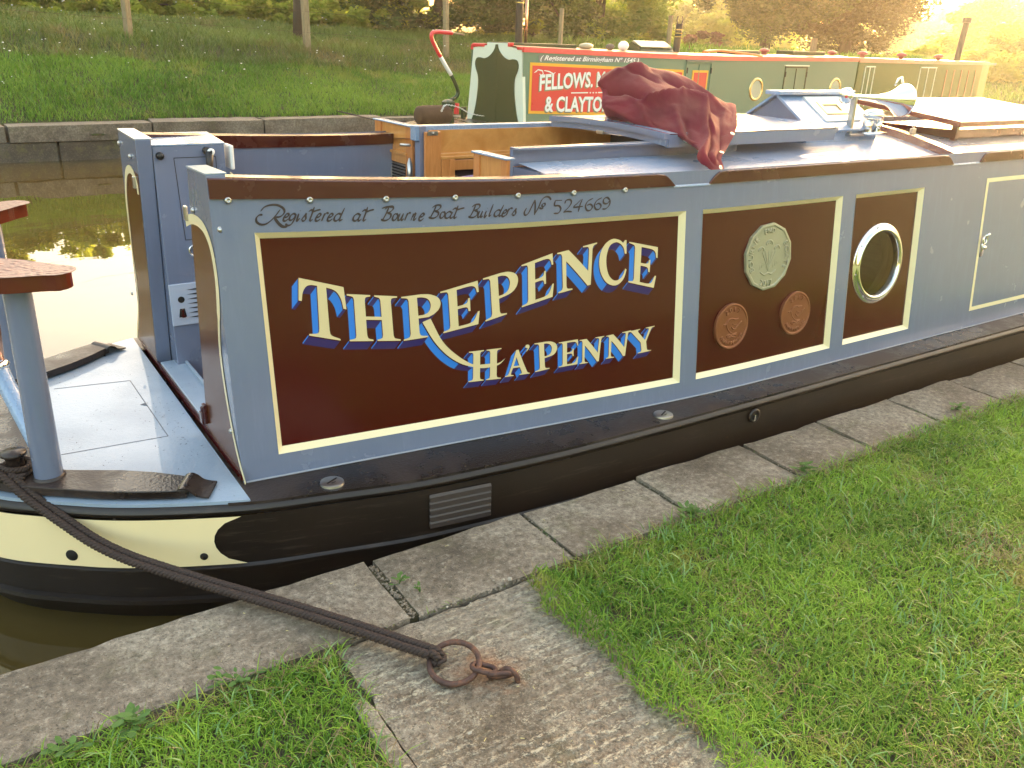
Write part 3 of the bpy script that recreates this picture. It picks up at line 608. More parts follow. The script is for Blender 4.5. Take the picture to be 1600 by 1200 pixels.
SCRIPT=[[[0.8405,1.0679],[0.8444,1.0723],[0.8483,1.0766],[0.8529,1.0802],[0.8587,1.0829],[0.8652,1.0848],[0.8721,1.0859],[0.8795,1.0864],[0.8873,1.0861],[0.8945,1.0847],[0.9013,1.0818],[0.9077,1.0777],[0.9122,1.0733],[0.9146,1.069],[0.9151,1.0645],[0.9139,1.0601],[0.9107,1.0557],[0.9058,1.0515],[0.9003,1.0485],[0.8943,1.0472],[0.8878,1.0471],[0.8812,1.047]],[[0.9025,1.0709],[0.8955,1.0631],[0.8885,1.0553],[0.8813,1.0481],[0.8738,1.0414],[0.8662,1.0353],[0.8589,1.0307],[0.8521,1.028],[0.8457,1.0268],[0.8399,1.027],[0.8343,1.0287],[0.8294,1.0317],[0.8259,1.0353],[0.8244,1.0395],[0.8243,1.0442],[0.8255,1.0484],[0.8281,1.0519],[0.8318,1.055],[0.8356,1.0571],[0.8391,1.0578],[0.8426,1.0575],[0.846,1.0572]],[[0.8812,1.047],[0.885,1.0409],[0.8888,1.0348],[0.8926,1.0293],[0.8966,1.0248],[0.9006,1.0209],[0.9048,1.018],[0.9093,1.0165],[0.914,1.0161],[0.9187,1.0156]],[[0.8804,1.0463],[0.8839,1.0399],[0.8874,1.0336],[0.891,1.0279],[0.8947,1.0232],[0.8986,1.0192],[0.9027,1.0162],[0.9073,1.0149],[0.9122,1.0148],[0.917,1.0146]],[[0.9113,1.0444],[0.9144,1.0449],[0.9175,1.0453],[0.9204,1.0462],[0.9232,1.0478],[0.9257,1.0498],[0.9273,1.0517],[0.9275,1.0536],[0.9268,1.0554],[0.9255,1.0564],[0.9238,1.0566],[0.9216,1.056],[0.9191,1.0545],[0.9163,1.0517],[0.9133,1.048],[0.9109,1.0444],[0.9095,1.0412],[0.9087,1.0382],[0.9087,1.0359],[0.9098,1.0344],[0.9118,1.0336],[0.9143,1.0337],[0.9176,1.0352],[0.9215,1.0376],[0.9253,1.0401]],[[0.9492,1.0516],[0.9474,1.0532],[0.9456,1.0549],[0.9433,1.0554],[0.9398,1.0542],[0.9358,1.0518],[0.9325,1.049],[0.9302,1.0456],[0.9285,1.0418],[0.9279,1.0387],[0.9285,1.0365],[0.9302,1.035],[0.9328,1.0349],[0.9365,1.0368],[0.941,1.0401],[0.9449,1.0436],[0.9474,1.0469],[0.9493,1.0504],[0.9512,1.0538]],[[0.9512,1.0538],[0.9486,1.048],[0.9461,1.0422],[0.9431,1.0367],[0.9396,1.0312],[0.9357,1.0259],[0.9318,1.022],[0.9277,1.0199],[0.9235,1.0191],[0.9199,1.0192],[0.9175,1.0207],[0.9157,1.0231],[0.9139,1.0255]],[[0.9602,1.0545],[0.9579,1.0497],[0.9555,1.0449],[0.9536,1.0407],[0.9523,1.0372],[0.9514,1.0342],[0.9511,1.0322],[0.9516,1.0313],[0.9527,1.0315],[0.9543,1.0325],[0.9564,1.0345],[0.959,1.0374],[0.9616,1.0403]],[[0.9647,1.0625],[0.9658,1.064]],[[0.9645,1.033],[0.9709,1.04],[0.9774,1.047],[0.982,1.0521],[0.984,1.0544],[0.9842,1.055],[0.9839,1.0543],[0.9831,1.0524],[0.9819,1.0494],[0.9809,1.0462],[0.9808,1.0431],[0.9809,1.0398],[0.9803,1.0368],[0.9783,1.034],[0.9757,1.0316],[0.9731,1.0301],[0.971,1.0303],[0.9691,1.0316],[0.9671,1.0329]],[[1.0117,1.0728],[1.0086,1.0658],[1.0055,1.0587],[1.0025,1.0521],[0.9995,1.046],[0.9966,1.0405],[0.9945,1.036],[0.9934,1.0325],[0.9931,1.03],[0.9939,1.0289],[0.9962,1.0297],[0.9995,1.032],[1.0029,1.0343]],[[0.9916,1.0586],[0.9949,1.0608],[0.9983,1.063],[1.0013,1.064],[1.0037,1.0627],[1.0057,1.0604],[1.0083,1.0589],[1.0119,1.0593],[1.016,1.0606],[1.0201,1.0618],[1.0239,1.0624],[1.0277,1.063],[1.0314,1.0635]],[[1.0142,1.0384],[1.0173,1.0388],[1.0204,1.0393],[1.0232,1.0402],[1.026,1.0418],[1.0285,1.0438],[1.0301,1.0458],[1.0303,1.0477],[1.0296,1.0495],[1.0284,1.0506],[1.0267,1.0508],[1.0245,1.0501],[1.022,1.0486],[1.0192,1.0457],[1.0162,1.042],[1.0138,1.0384],[1.0124,1.0351],[1.0116,1.0321],[1.0116,1.0297],[1.0127,1.0282],[1.0146,1.0273],[1.0172,1.0275],[1.0204,1.029],[1.0243,1.0315],[1.0281,1.034]],[[1.0441,1.0509],[1.0418,1.0466],[1.0395,1.0424],[1.0373,1.0382],[1.0351,1.0343],[1.033,1.0304],[1.0309,1.0266]],[[1.0377,1.0394],[1.0404,1.0426],[1.0431,1.0459],[1.0456,1.0484],[1.048,1.0502],[1.0502,1.0513],[1.052,1.0517],[1.0534,1.0509],[1.0545,1.0494],[1.0556,1.0479]],[[1.0535,1.036],[1.0567,1.0365],[1.0598,1.037],[1.0627,1.0379],[1.0655,1.0395],[1.068,1.0415],[1.0696,1.0435],[1.0698,1.0454],[1.0691,1.0473],[1.0679,1.0484],[1.0661,1.0485],[1.0639,1.0479],[1.0614,1.0464],[1.0586,1.0435],[1.0556,1.0397],[1.0532,1.0361],[1.0517,1.0328],[1.0509,1.0297],[1.051,1.0273],[1.0521,1.0258],[1.054,1.0249],[1.0566,1.0251],[1.0599,1.0266],[1.0638,1.0291],[1.0677,1.0316]],[[1.0971,1.0431],[1.095,1.0448],[1.0928,1.0466],[1.0901,1.0471],[1.0862,1.0459],[1.0818,1.0436],[1.0781,1.0406],[1.0754,1.0369],[1.0734,1.0325],[1.0728,1.0289],[1.0738,1.0262],[1.0762,1.0242],[1.0793,1.0237],[1.0833,1.0256],[1.0881,1.0291],[1.0929,1.0325]],[[1.1112,1.064],[1.1049,1.0536],[1.0986,1.0432],[1.0938,1.0349],[1.0913,1.0294],[1.0904,1.026],[1.091,1.0242],[1.0934,1.0245],[1.0974,1.0265],[1.1013,1.0284]],[[1.1607,1.0383],[1.1587,1.0405],[1.1567,1.0426],[1.154,1.0435],[1.1501,1.0424],[1.1455,1.0399],[1.1418,1.0369],[1.139,1.0331],[1.1371,1.0288],[1.1364,1.0251],[1.1376,1.0223],[1.14,1.0203],[1.1431,1.0198],[1.1469,1.0216],[1.1514,1.025],[1.1555,1.0288],[1.1589,1.0328],[1.1619,1.0373],[1.165,1.0417]],[[1.165,1.0417],[1.1611,1.0363],[1.1571,1.031],[1.1545,1.0265],[1.1538,1.0229],[1.1544,1.0202],[1.156,1.0191],[1.1587,1.0203],[1.1624,1.023],[1.166,1.0258]],[[1.1899,1.0634],[1.1868,1.0561],[1.1837,1.0488],[1.1806,1.042],[1.1775,1.0358],[1.1746,1.0301],[1.1724,1.0254],[1.1713,1.0218],[1.1711,1.0192],[1.1719,1.0181],[1.1743,1.019],[1.1778,1.0213],[1.1814,1.0237]],[[1.1689,1.0487],[1.1724,1.051],[1.1759,1.0532],[1.1791,1.0542],[1.1816,1.053],[1.1838,1.0505],[1.1866,1.049],[1.1904,1.0494],[1.1947,1.0507],[1.199,1.0519],[1.203,1.0526],[1.207,1.0532],[1.211,1.0537]],[[1.2638,1.0595],[1.2602,1.0526],[1.2565,1.0457],[1.2525,1.0387],[1.2478,1.0315],[1.2428,1.0242],[1.2377,1.0169]],[[1.2485,1.052],[1.2525,1.0549],[1.2564,1.0577],[1.2608,1.0597],[1.2663,1.0607],[1.2722,1.0609],[1.2765,1.0601],[1.2785,1.0579],[1.2788,1.0548],[1.2778,1.0516],[1.275,1.0485],[1.2707,1.0453],[1.2665,1.0427],[1.263,1.0413],[1.2595,1.0405],[1.256,1.0397]],[[1.256,1.0397],[1.2607,1.0386],[1.2654,1.0374],[1.2683,1.0354],[1.2689,1.0319],[1.2677,1.0276],[1.2652,1.0237],[1.2613,1.0203],[1.2562,1.0173],[1.2511,1.0154],[1.2462,1.015],[1.2413,1.0158],[1.2377,1.0169],[1.236,1.0183],[1.2355,1.0201],[1.235,1.0218]],[[1.2884,1.0367],[1.2853,1.0355],[1.2822,1.0344],[1.2794,1.0324],[1.2768,1.0289],[1.2746,1.0246],[1.2733,1.0208],[1.2734,1.0176],[1.2744,1.0148],[1.2761,1.0134],[1.2787,1.0137],[1.2819,1.0153],[1.2851,1.0177],[1.2882,1.0211],[1.2912,1.0254],[1.2928,1.0292],[1.2919,1.0325],[1.2896,1.0353],[1.2884,1.0367],[1.2892,1.0359],[1.2909,1.0338],[1.2927,1.0317]],[[1.3019,1.0359],[1.2987,1.0302],[1.2955,1.0244],[1.2934,1.0196],[1.2928,1.016],[1.2933,1.0133],[1.2947,1.0123],[1.297,1.0131],[1.3002,1.0155],[1.3036,1.019],[1.307,1.0237],[1.3106,1.0295],[1.3142,1.0352]],[[1.3142,1.0352],[1.311,1.0294],[1.3079,1.0236],[1.3057,1.0189],[1.3049,1.0152],[1.305,1.0126],[1.306,1.0116],[1.3081,1.0128],[1.311,1.0156],[1.3139,1.0184]],[[1.3286,1.0356],[1.3264,1.0313],[1.3242,1.0269],[1.3221,1.0227],[1.32,1.0187],[1.318,1.0149],[1.316,1.011]],[[1.3225,1.0239],[1.3251,1.0272],[1.3276,1.0305],[1.3299,1.0331],[1.3321,1.0349],[1.334,1.0361],[1.3357,1.0364],[1.3369,1.0357],[1.3378,1.0342],[1.3387,1.0326]],[[1.3495,1.0332],[1.3385,1.0096]],[[1.3431,1.0191],[1.3473,1.0243],[1.3515,1.0295],[1.3547,1.033],[1.3566,1.0337],[1.3575,1.0327],[1.3572,1.0304],[1.3553,1.0263],[1.3522,1.0209],[1.35,1.0162],[1.349,1.0127],[1.3488,1.0099],[1.3498,1.009],[1.3523,1.0108],[1.356,1.0145],[1.3596,1.0181]],[[1.3707,1.0187],[1.374,1.0192],[1.3773,1.0196],[1.3803,1.0205],[1.3832,1.0222],[1.3859,1.0242],[1.3875,1.0262],[1.3877,1.0282],[1.3868,1.0301],[1.3855,1.0312],[1.3836,1.0314],[1.3813,1.0307],[1.3787,1.0292],[1.3758,1.0262],[1.3727,1.0224],[1.3703,1.0187],[1.3689,1.0154],[1.3681,1.0122],[1.3683,1.0098],[1.3695,1.0082],[1.3716,1.0074],[1.3743,1.0075],[1.3777,1.009],[1.3817,1.0116],[1.3857,1.0141]],[[1.2379,1.0558],[1.2451,1.0577],[1.2524,1.0595],[1.2593,1.0606],[1.2658,1.0602],[1.272,1.0589],[1.2782,1.0576]],[[1.4349,1.0551],[1.4314,1.0485],[1.4279,1.0419],[1.4239,1.0352],[1.4193,1.0283],[1.4143,1.0213],[1.4093,1.0143]],[[1.4191,1.048],[1.4232,1.0507],[1.4272,1.0533],[1.4317,1.0553],[1.4375,1.0562],[1.4436,1.0563],[1.4482,1.0555],[1.4504,1.0535],[1.4509,1.0505],[1.45,1.0474],[1.4471,1.0444],[1.4428,1.0414],[1.4385,1.0389],[1.4348,1.0376],[1.4312,1.0368],[1.4276,1.0361]],[[1.4276,1.0361],[1.4325,1.035],[1.4375,1.0339],[1.4407,1.0319],[1.4414,1.0286],[1.4404,1.0244],[1.438,1.0206],[1.434,1.0174],[1.4287,1.0146],[1.4235,1.0128],[1.4183,1.0125],[1.4132,1.0132],[1.4093,1.0143],[1.4075,1.0156],[1.4069,1.0173],[1.4063,1.019]],[[1.4611,1.0331],[1.458,1.032],[1.455,1.0309],[1.4523,1.029],[1.4498,1.0257],[1.4477,1.0215],[1.4465,1.0178],[1.4466,1.0148],[1.4477,1.0122],[1.4494,1.0108],[1.4519,1.0111],[1.4551,1.0126],[1.4582,1.0149],[1.4612,1.0182],[1.464,1.0223],[1.4656,1.026],[1.4646,1.0291],[1.4624,1.0318],[1.4611,1.0331],[1.4619,1.0324],[1.4636,1.0303],[1.4654,1.0283]],[[1.4909,1.0268],[1.4885,1.0289],[1.4861,1.031],[1.4832,1.0319],[1.4789,1.0308],[1.4741,1.0285],[1.4701,1.0257],[1.4674,1.0221],[1.4656,1.0179],[1.4652,1.0145],[1.4666,1.0118],[1.4695,1.0098],[1.4729,1.0094],[1.477,1.0111],[1.4816,1.0143],[1.4859,1.0179],[1.4893,1.0217],[1.4924,1.0258],[1.4954,1.03]],[[1.4954,1.03],[1.4915,1.025],[1.4876,1.0199],[1.485,1.0156],[1.4845,1.0122],[1.4854,1.0096],[1.4872,1.0085],[1.4901,1.0097],[1.4939,1.0123],[1.4977,1.0149]],[[1.5168,1.0508],[1.5139,1.0439],[1.5109,1.0369],[1.5081,1.0305],[1.5051,1.0246],[1.5023,1.0192],[1.5003,1.0147],[1.4993,1.0113],[1.4992,1.0089],[1.5003,1.0078],[1.5029,1.0086],[1.5066,1.0108],[1.5103,1.013]],[[1.4947,1.037],[1.4984,1.0391],[1.5021,1.0412],[1.5055,1.0422],[1.5084,1.041],[1.511,1.0386],[1.5142,1.0371],[1.5183,1.0375],[1.523,1.0387],[1.5276,1.0398],[1.532,1.0404],[1.5364,1.0409],[1.5407,1.0414]],[[1.5846,1.0497],[1.5811,1.043],[1.5776,1.0362],[1.5737,1.0293],[1.5691,1.0223],[1.5641,1.0151],[1.5591,1.008]],[[1.569,1.0424],[1.573,1.0452],[1.577,1.0479],[1.5815,1.0499],[1.5872,1.0509],[1.5933,1.051],[1.5978,1.0502],[1.5999,1.0481],[1.6004,1.0451],[1.5995,1.042],[1.5966,1.0389],[1.5923,1.0357],[1.5881,1.0332],[1.5844,1.0318],[1.5808,1.0311],[1.5773,1.0303]],[[1.5773,1.0303],[1.5821,1.0292],[1.5871,1.028],[1.5902,1.0261],[1.5909,1.0227],[1.5898,1.0184],[1.5874,1.0145],[1.5835,1.0112],[1.5782,1.0083],[1.573,1.0065],[1.5679,1.0061],[1.5629,1.0069],[1.5591,1.008],[1.5573,1.0093],[1.5567,1.0111],[1.5561,1.0128]],[[1.5992,1.0279],[1.5962,1.0223],[1.5932,1.0166],[1.5912,1.012],[1.5906,1.0084],[1.5912,1.0059],[1.5925,1.0048],[1.5947,1.0057],[1.5978,1.008],[1.601,1.0114],[1.6042,1.016],[1.6076,1.0216],[1.611,1.0273]],[[1.611,1.0273],[1.608,1.0216],[1.605,1.016],[1.603,1.0113],[1.6022,1.0078],[1.6024,1.0052],[1.6033,1.0042],[1.6053,1.0054],[1.6081,1.0081],[1.6109,1.0108]],[[1.6249,1.0265],[1.6227,1.0217],[1.6205,1.0169],[1.6187,1.0127],[1.6175,1.0092],[1.6167,1.0062],[1.6164,1.0041],[1.6169,1.0033],[1.618,1.0035],[1.6194,1.0044],[1.6214,1.0065],[1.6239,1.0094],[1.6263,1.0123]],[[1.6291,1.0345],[1.6302,1.0361]],[[1.6532,1.0484],[1.6478,1.0373],[1.6423,1.0262],[1.6382,1.0174],[1.6359,1.0115],[1.635,1.0079],[1.6353,1.0062],[1.6373,1.0069],[1.6405,1.0096],[1.6437,1.0123]],[[1.6808,1.0233],[1.6784,1.025],[1.6759,1.0267],[1.6729,1.0273],[1.6687,1.0261],[1.664,1.0237],[1.6602,1.0209],[1.6575,1.0171],[1.6557,1.0129],[1.6552,1.0093],[1.6565,1.0066],[1.6592,1.0046],[1.6626,1.0041],[1.6669,1.006],[1.6719,1.0094],[1.6769,1.0128]],[[1.6948,1.0438],[1.6886,1.0336],[1.6824,1.0234],[1.6777,1.0151],[1.6754,1.0097],[1.6746,1.0063],[1.6753,1.0046],[1.678,1.0049],[1.6822,1.0068],[1.6863,1.0087]],[[1.6888,1.0133],[1.6921,1.0138],[1.6954,1.0143],[1.6984,1.0152],[1.7013,1.0168],[1.7039,1.0188],[1.7054,1.0207],[1.7056,1.0226],[1.7047,1.0245],[1.7033,1.0256],[1.7015,1.0257],[1.6991,1.0251],[1.6966,1.0236],[1.6938,1.0207],[1.6908,1.0169],[1.6885,1.0133],[1.6871,1.0101],[1.6864,1.007],[1.6866,1.0046],[1.6878,1.0031],[1.6899,1.0022],[1.6926,1.0024],[1.696,1.0039],[1.7,1.0064],[1.7039,1.0089]],[[1.7162,1.0303],[1.714,1.026],[1.7118,1.0217],[1.7096,1.0176],[1.7075,1.0136],[1.7054,1.0098],[1.7034,1.006]],[[1.71,1.0188],[1.7128,1.022],[1.7155,1.0252],[1.7181,1.0278],[1.7206,1.0296],[1.7229,1.0307],[1.725,1.031],[1.7266,1.0303],[1.7279,1.0288],[1.7292,1.0272]],[[1.7246,1.0072],[1.7313,1.0142],[1.738,1.0213],[1.7428,1.0265],[1.7448,1.0289],[1.745,1.0294],[1.7447,1.0288],[1.744,1.0269],[1.7428,1.0238],[1.742,1.0206],[1.7421,1.0174],[1.7425,1.014],[1.742,1.011],[1.74,1.0082],[1.7372,1.0057],[1.7345,1.0042],[1.7321,1.0044],[1.7298,1.0057],[1.7276,1.007]],[[1.7872,1.0283],[1.7832,1.0225],[1.7792,1.0167],[1.7769,1.0117],[1.7771,1.0073],[1.779,1.0037],[1.7817,1.0019],[1.7853,1.0024],[1.7897,1.0047],[1.7942,1.0085],[1.7984,1.0143],[1.8026,1.0215],[1.807,1.0294],[1.812,1.0376],[1.8172,1.0464],[1.8224,1.0552]],[[1.8224,1.0552],[1.8228,1.0464],[1.8231,1.0375],[1.823,1.0285],[1.822,1.0193],[1.8205,1.01],[1.8191,1.0006]],[[1.8191,1.0028],[1.8253,1.0113],[1.8316,1.0198],[1.837,1.0278],[1.8409,1.0354],[1.844,1.0426],[1.8474,1.0488],[1.8513,1.0539],[1.8556,1.0581],[1.8601,1.0611],[1.8652,1.0631],[1.8705,1.064],[1.8753,1.0639],[1.8792,1.0625],[1.8827,1.0602],[1.8853,1.0578],[1.887,1.0556],[1.8879,1.0533],[1.8888,1.0511]],[[1.8599,1.0417],[1.8565,1.0398],[1.8532,1.0378],[1.8512,1.0357],[1.8512,1.0326],[1.8525,1.0293],[1.8546,1.0277],[1.858,1.029],[1.8622,1.0319],[1.8648,1.035],[1.8647,1.0376],[1.863,1.0403],[1.8614,1.0429]],[[1.8395,1.0255],[1.8429,1.0241],[1.8464,1.0227],[1.8495,1.0219],[1.8522,1.0223],[1.8547,1.0234],[1.8571,1.0245]],[[1.9364,1.0478],[1.9082,1.0484]],[[1.9082,1.0484],[1.9059,1.0419],[1.9036,1.0355],[1.904,1.0308],[1.9091,1.0292],[1.9169,1.0294],[1.9234,1.0284],[1.9275,1.0251],[1.9303,1.0208],[1.9311,1.0162],[1.9294,1.0112],[1.9256,1.006],[1.9207,1.0023],[1.9146,1.0011],[1.9074,1.0014],[1.9001,1.0017]],[[1.9483,1.035],[1.9499,1.0394],[1.9515,1.0438],[1.9545,1.0469],[1.9602,1.0485],[1.9673,1.0489],[1.9727,1.0478],[1.9756,1.0449],[1.977,1.0406],[1.9763,1.0358],[1.9732,1.0304],[1.9681,1.0246],[1.9622,1.0189],[1.9558,1.0137],[1.9486,1.0087],[1.9414,1.0038]],[[1.9414,1.0038],[1.9474,1.0046],[1.9534,1.0055],[1.9596,1.0058],[1.9661,1.0053],[1.9727,1.0044],[1.9794,1.0034]],[[2.0199,1.0468],[2.0136,1.0419],[2.0074,1.0369],[2.0015,1.0323],[1.9939,1.0274],[1.9866,1.0229],[1.9857,1.0198],[1.9954,1.0193],[2.0116,1.0202],[2.0279,1.0211]],[[2.0252,1.0478],[2.0216,1.0411],[2.018,1.0344],[2.0146,1.0271],[2.0118,1.0191],[2.0093,1.0105],[2.0068,1.0019]],[[2.073,1.0486],[2.0645,1.0455],[2.0561,1.0425],[2.0491,1.0387],[2.0439,1.0334],[2.0403,1.0274],[2.0385,1.0215],[2.0391,1.0155],[2.0416,1.0097],[2.045,1.0055],[2.0495,1.0036],[2.055,1.0034],[2.06,1.0047],[2.0643,1.0081],[2.068,1.013],[2.0695,1.0176],[2.0679,1.0215],[2.0641,1.025],[2.0598,1.027],[2.0552,1.0268],[2.0501,1.025],[2.0449,1.0233]],[[2.1124,1.0489],[2.1042,1.0458],[2.096,1.0427],[2.0892,1.0389],[2.0841,1.0336],[2.0804,1.0274],[2.0786,1.0216],[2.0794,1.0158],[2.0822,1.0102],[2.0858,1.0064],[2.0903,1.005],[2.0957,1.0054],[2.1004,1.007],[2.1042,1.0101],[2.1073,1.0145],[2.1084,1.0186],[2.1066,1.0225],[2.1028,1.0261],[2.0985,1.0281],[2.094,1.0276],[2.089,1.0256],[2.084,1.0235]],[[2.149,1.0381],[2.1444,1.0423],[2.1399,1.0464],[2.1352,1.0487],[2.1297,1.0479],[2.124,1.0452],[2.12,1.0418],[2.1184,1.0374],[2.1185,1.0323],[2.1202,1.0283],[2.1242,1.026],[2.13,1.0248],[2.1355,1.0253],[2.1401,1.0284],[2.1446,1.0332],[2.149,1.0381]],[[2.1501,1.0389],[2.1494,1.0325],[2.1487,1.0261],[2.1465,1.0202],[2.1421,1.0148],[2.1362,1.01],[2.1303,1.0067],[2.1248,1.0055],[2.1194,1.0059],[2.1139,1.0062]]]
CLOTH= [[[2.841,3.5,1.439],[2.936,3.5,1.476],[2.995,3.45,1.494],[3.078,3.4,1.482],[3.16,3.3,1.461],[3.219,3.22,1.414],[3.281,3.12,1.355],[3.318,3.05,1.33]],[[2.776,3.42,1.405],[2.852,3.38,1.434],[2.936,3.33,1.454],[3.011,3.25,1.43],[3.066,3.15,1.407],[3.112,3.06,1.355],[3.166,2.98,1.303],[3.195,2.92,1.287]],[[2.744,3.37,1.359],[2.79,3.3,1.386],[2.859,3.22,1.397],[2.899,3.12,1.375],[2.948,3.02,1.359],[2.971,2.92,1.305],[2.998,2.83,1.249],[3.091,2.82,1.247]],[[2.727,3.34,1.323],[2.746,3.25,1.33],[2.802,3.16,1.327],[2.824,3.05,1.308],[2.851,2.94,1.278],[2.869,2.83,1.233],[2.877,2.73,1.194],[2.957,2.73,1.191]],[[2.742,3.33,1.28],[2.747,3.24,1.276],[2.76,3.14,1.27],[2.773,3.02,1.252],[2.774,2.88,1.233],[2.777,2.76,1.205],[2.732,2.64,1.165],[2.828,2.64,1.161]],[[2.789,3.37,1.261],[2.79,3.28,1.26],[2.801,3.18,1.251],[2.815,3.06,1.236],[2.818,2.92,1.217],[2.79,2.75,1.181],[2.726,2.6,1.118],[2.803,2.6,1.114]]]

# ================================================================== SETTING
WATER_Z = -0.30
water = MB().quad((-65, 2.0, WATER_Z), (180, 2.0, WATER_Z), (180, 15.2, WATER_Z), (-65, 15.2, WATER_Z)).build('water', M['water'], fix=False)
tag(water, 'still brown canal water mirroring the pale sky', kind='structure')

def proj(x, y, z):
    """where a point lands in the camera, only to decide where blades need to be dense"""
    dx, dy, dz = x, y, z - 1.6
    R = CAM_R
    a = R[0][0] * dx + R[1][0] * dy + R[2][0] * dz
    b = R[0][1] * dx + R[1][1] * dy + R[2][1] * dz
    c = R[0][2] * dx + R[1][2] * dy + R[2][2] * dz
    return 800 + 1339 * a / c, 600 - 1339 * b / c, c

def vnoise(x, y, s=1.0, seed=0):
    r = np.random.default_rng(seed)
    v = 0
    for k in range(5):
        a = r.uniform(0, 2 * PI); f = s * (1.0 + 0.7 * k); p = r.uniform(0, 6.28)
        v = v + np.sin((x * math.cos(a) + y * math.sin(a)) * f + p + 1.3 * np.sin((x * math.sin(a) - y * math.cos(a)) * f * .7 + p)) / (1 + .5 * k)
    return v / 2.8

def grid_sheet(name, xs, ys, zf, mat):
    X, Y = np.meshgrid(xs, ys, indexing='ij')
    Z = zf(X, Y)
    v = np.stack([X.ravel(), Y.ravel(), Z.ravel()], 1)
    n, m = len(xs), len(ys)
    i, j = np.meshgrid(np.arange(n - 1), np.arange(m - 1), indexing='ij')
    a = (i * m + j).ravel()
    f = np.stack([a, a + m, a + m + 1, a + 1], 1)
    return fast_mesh(name, v, f, mat, smooth=True)

def soilz(X, Y):
    z = -0.022 + 0.008 * vnoise(X, Y, 3.0, 3) + 0.05 * np.clip((0.0 - Y) / 20, 0, 1)
    in_slab = (X > 0.74) & (X < 1.40) & (Y > 0.38)
    return np.where(in_slab, -0.12, z)
xs = np.concatenate([np.linspace(-65, -1, 20), np.arange(-0.9, 9, 0.09), np.linspace(9.5, 180, 40)])
ysn = np.concatenate([np.linspace(-65, -2, 18), np.arange(-1.9, 1.85, 0.09), [1.886]])
lawn = grid_sheet('lawn', xs, ysn, soilz, M['soil'])
tag(lawn, 'mown canal-side lawn ground beside the stone edge', kind='structure')

# coping stones of the near bank
coping = MB().box((57.5, 2.04, -0.40), (245, 0.30, 0.56)).build('towpath_edge', M['far_stone'])
tag(coping, 'stone canal edge carrying a row of flat coping slabs', kind='structure')
joints = [-3.4, -2.4, -1.35, -0.32, 0.962, 1.563, 2.11, 2.715, 3.21, 3.76, 4.29, 4.90, 5.5, 6.1, 6.7, 7.3, 7.9, 8.5, 9.1, 9.7, 10.3, 10.9, 11.5, 12.1]
def rough_slab(x0, x1, y0, y1, z0, z1, mat, name, parent, seed, chip=0.008, step=0.06):
    r = np.random.default_rng(seed)
    bm = bmesh.new()
    nx = max(2, int((x1 - x0) / step)); ny = max(2, int((y1 - y0) / step))
    top = {}
    tilt = r.normal(0, 0.0025, 2)
    for i in range(nx + 1):
        for j in range(ny + 1):
            x = x0 + (x1 - x0) * i / nx; y = y0 + (y1 - y0) * j / ny
            edge = (i in (0, nx)) or (j in (0, ny))
            z = z1 + tilt[0] * (x - x0 - .3) / .3 + tilt[1] * (y - y0 - .15) / .15 + 0.0018 * float(vnoise(x, y, 14, seed))
            if edge:
                z -= abs(r.normal(0, 0.003)) + 0.002
                if j == ny: y += -abs(r.normal(0, chip))
                if i == 0: x += abs(r.normal(0, chip * .5))
                if i == nx: x -= abs(r.normal(0, chip * .5))
            top[i, j] = bm.verts.new((x, y, z))
    for i in range(nx):
        for j in range(ny):
            bm.faces.new((top[i, j], top[i + 1, j], top[i + 1, j + 1], top[i, j + 1]))
    ring = [top[i, 0] for i in range(nx)] + [top[nx, j] for j in range(ny)] + [top[i, ny] for i in range(nx, 0, -1)] + [top[0, j] for j in range(ny, 0, -1)]
    low = [bm.verts.new((v.co.x, v.co.y, z0)) for v in ring]
    for k in range(len(ring)):
        k2 = (k + 1) % len(ring)
        bm.faces.new((ring[k2], ring[k], low[k], low[k2]))
    me = bpy.data.meshes.new(name); bm.to_mesh(me); bm.free()
    me.materials.append(mat)
    for p in me.polygons: p.use_smooth = True
    try: me.set_sharp_from_angle(angle=math.radians(45))
    except Exception: pass
    o = bpy.data.objects.new(name, me); C.objects.link(o)
    return adopt(o, parent)
for k in range(len(joints) - 1):
    g = 0.010 if abs(joints[k] - 0.962) > .01 else 0.016
    rough_slab(joints[k] + g, joints[k + 1] - (0.016 if abs(joints[k + 1] - .962) < .01 else 0.006), 1.892, 2.225 + 0.005 * math.sin(k * 2.3), -0.11, 0.0, M['slab'], 'slab', coping, 40 + k, 0.004)
fill = MB().box((4.3, 2.05, -0.062), (15, 0.30, 0.10)).build('joint_mortar', M['soil'], coping)

landing = rough_slab(0.705, 1.44, 0.30, 1.882, -0.10, 0.004, M['landing'], 'landing_slab', None, 77, 0.006, 0.045)
tag(landing, 'worn concrete landing slab running back into the lawn under the mooring ring', kind='structure')
kerb = rough_slab(0.655, 0.702, 0.30, 1.66, -0.10, -0.010, M['landing'], 'kerb_strip', None, 78, 0.006, 0.03)
tag(kerb, 'narrow broken concrete strip along the left edge of the landing slab', kind='structure')

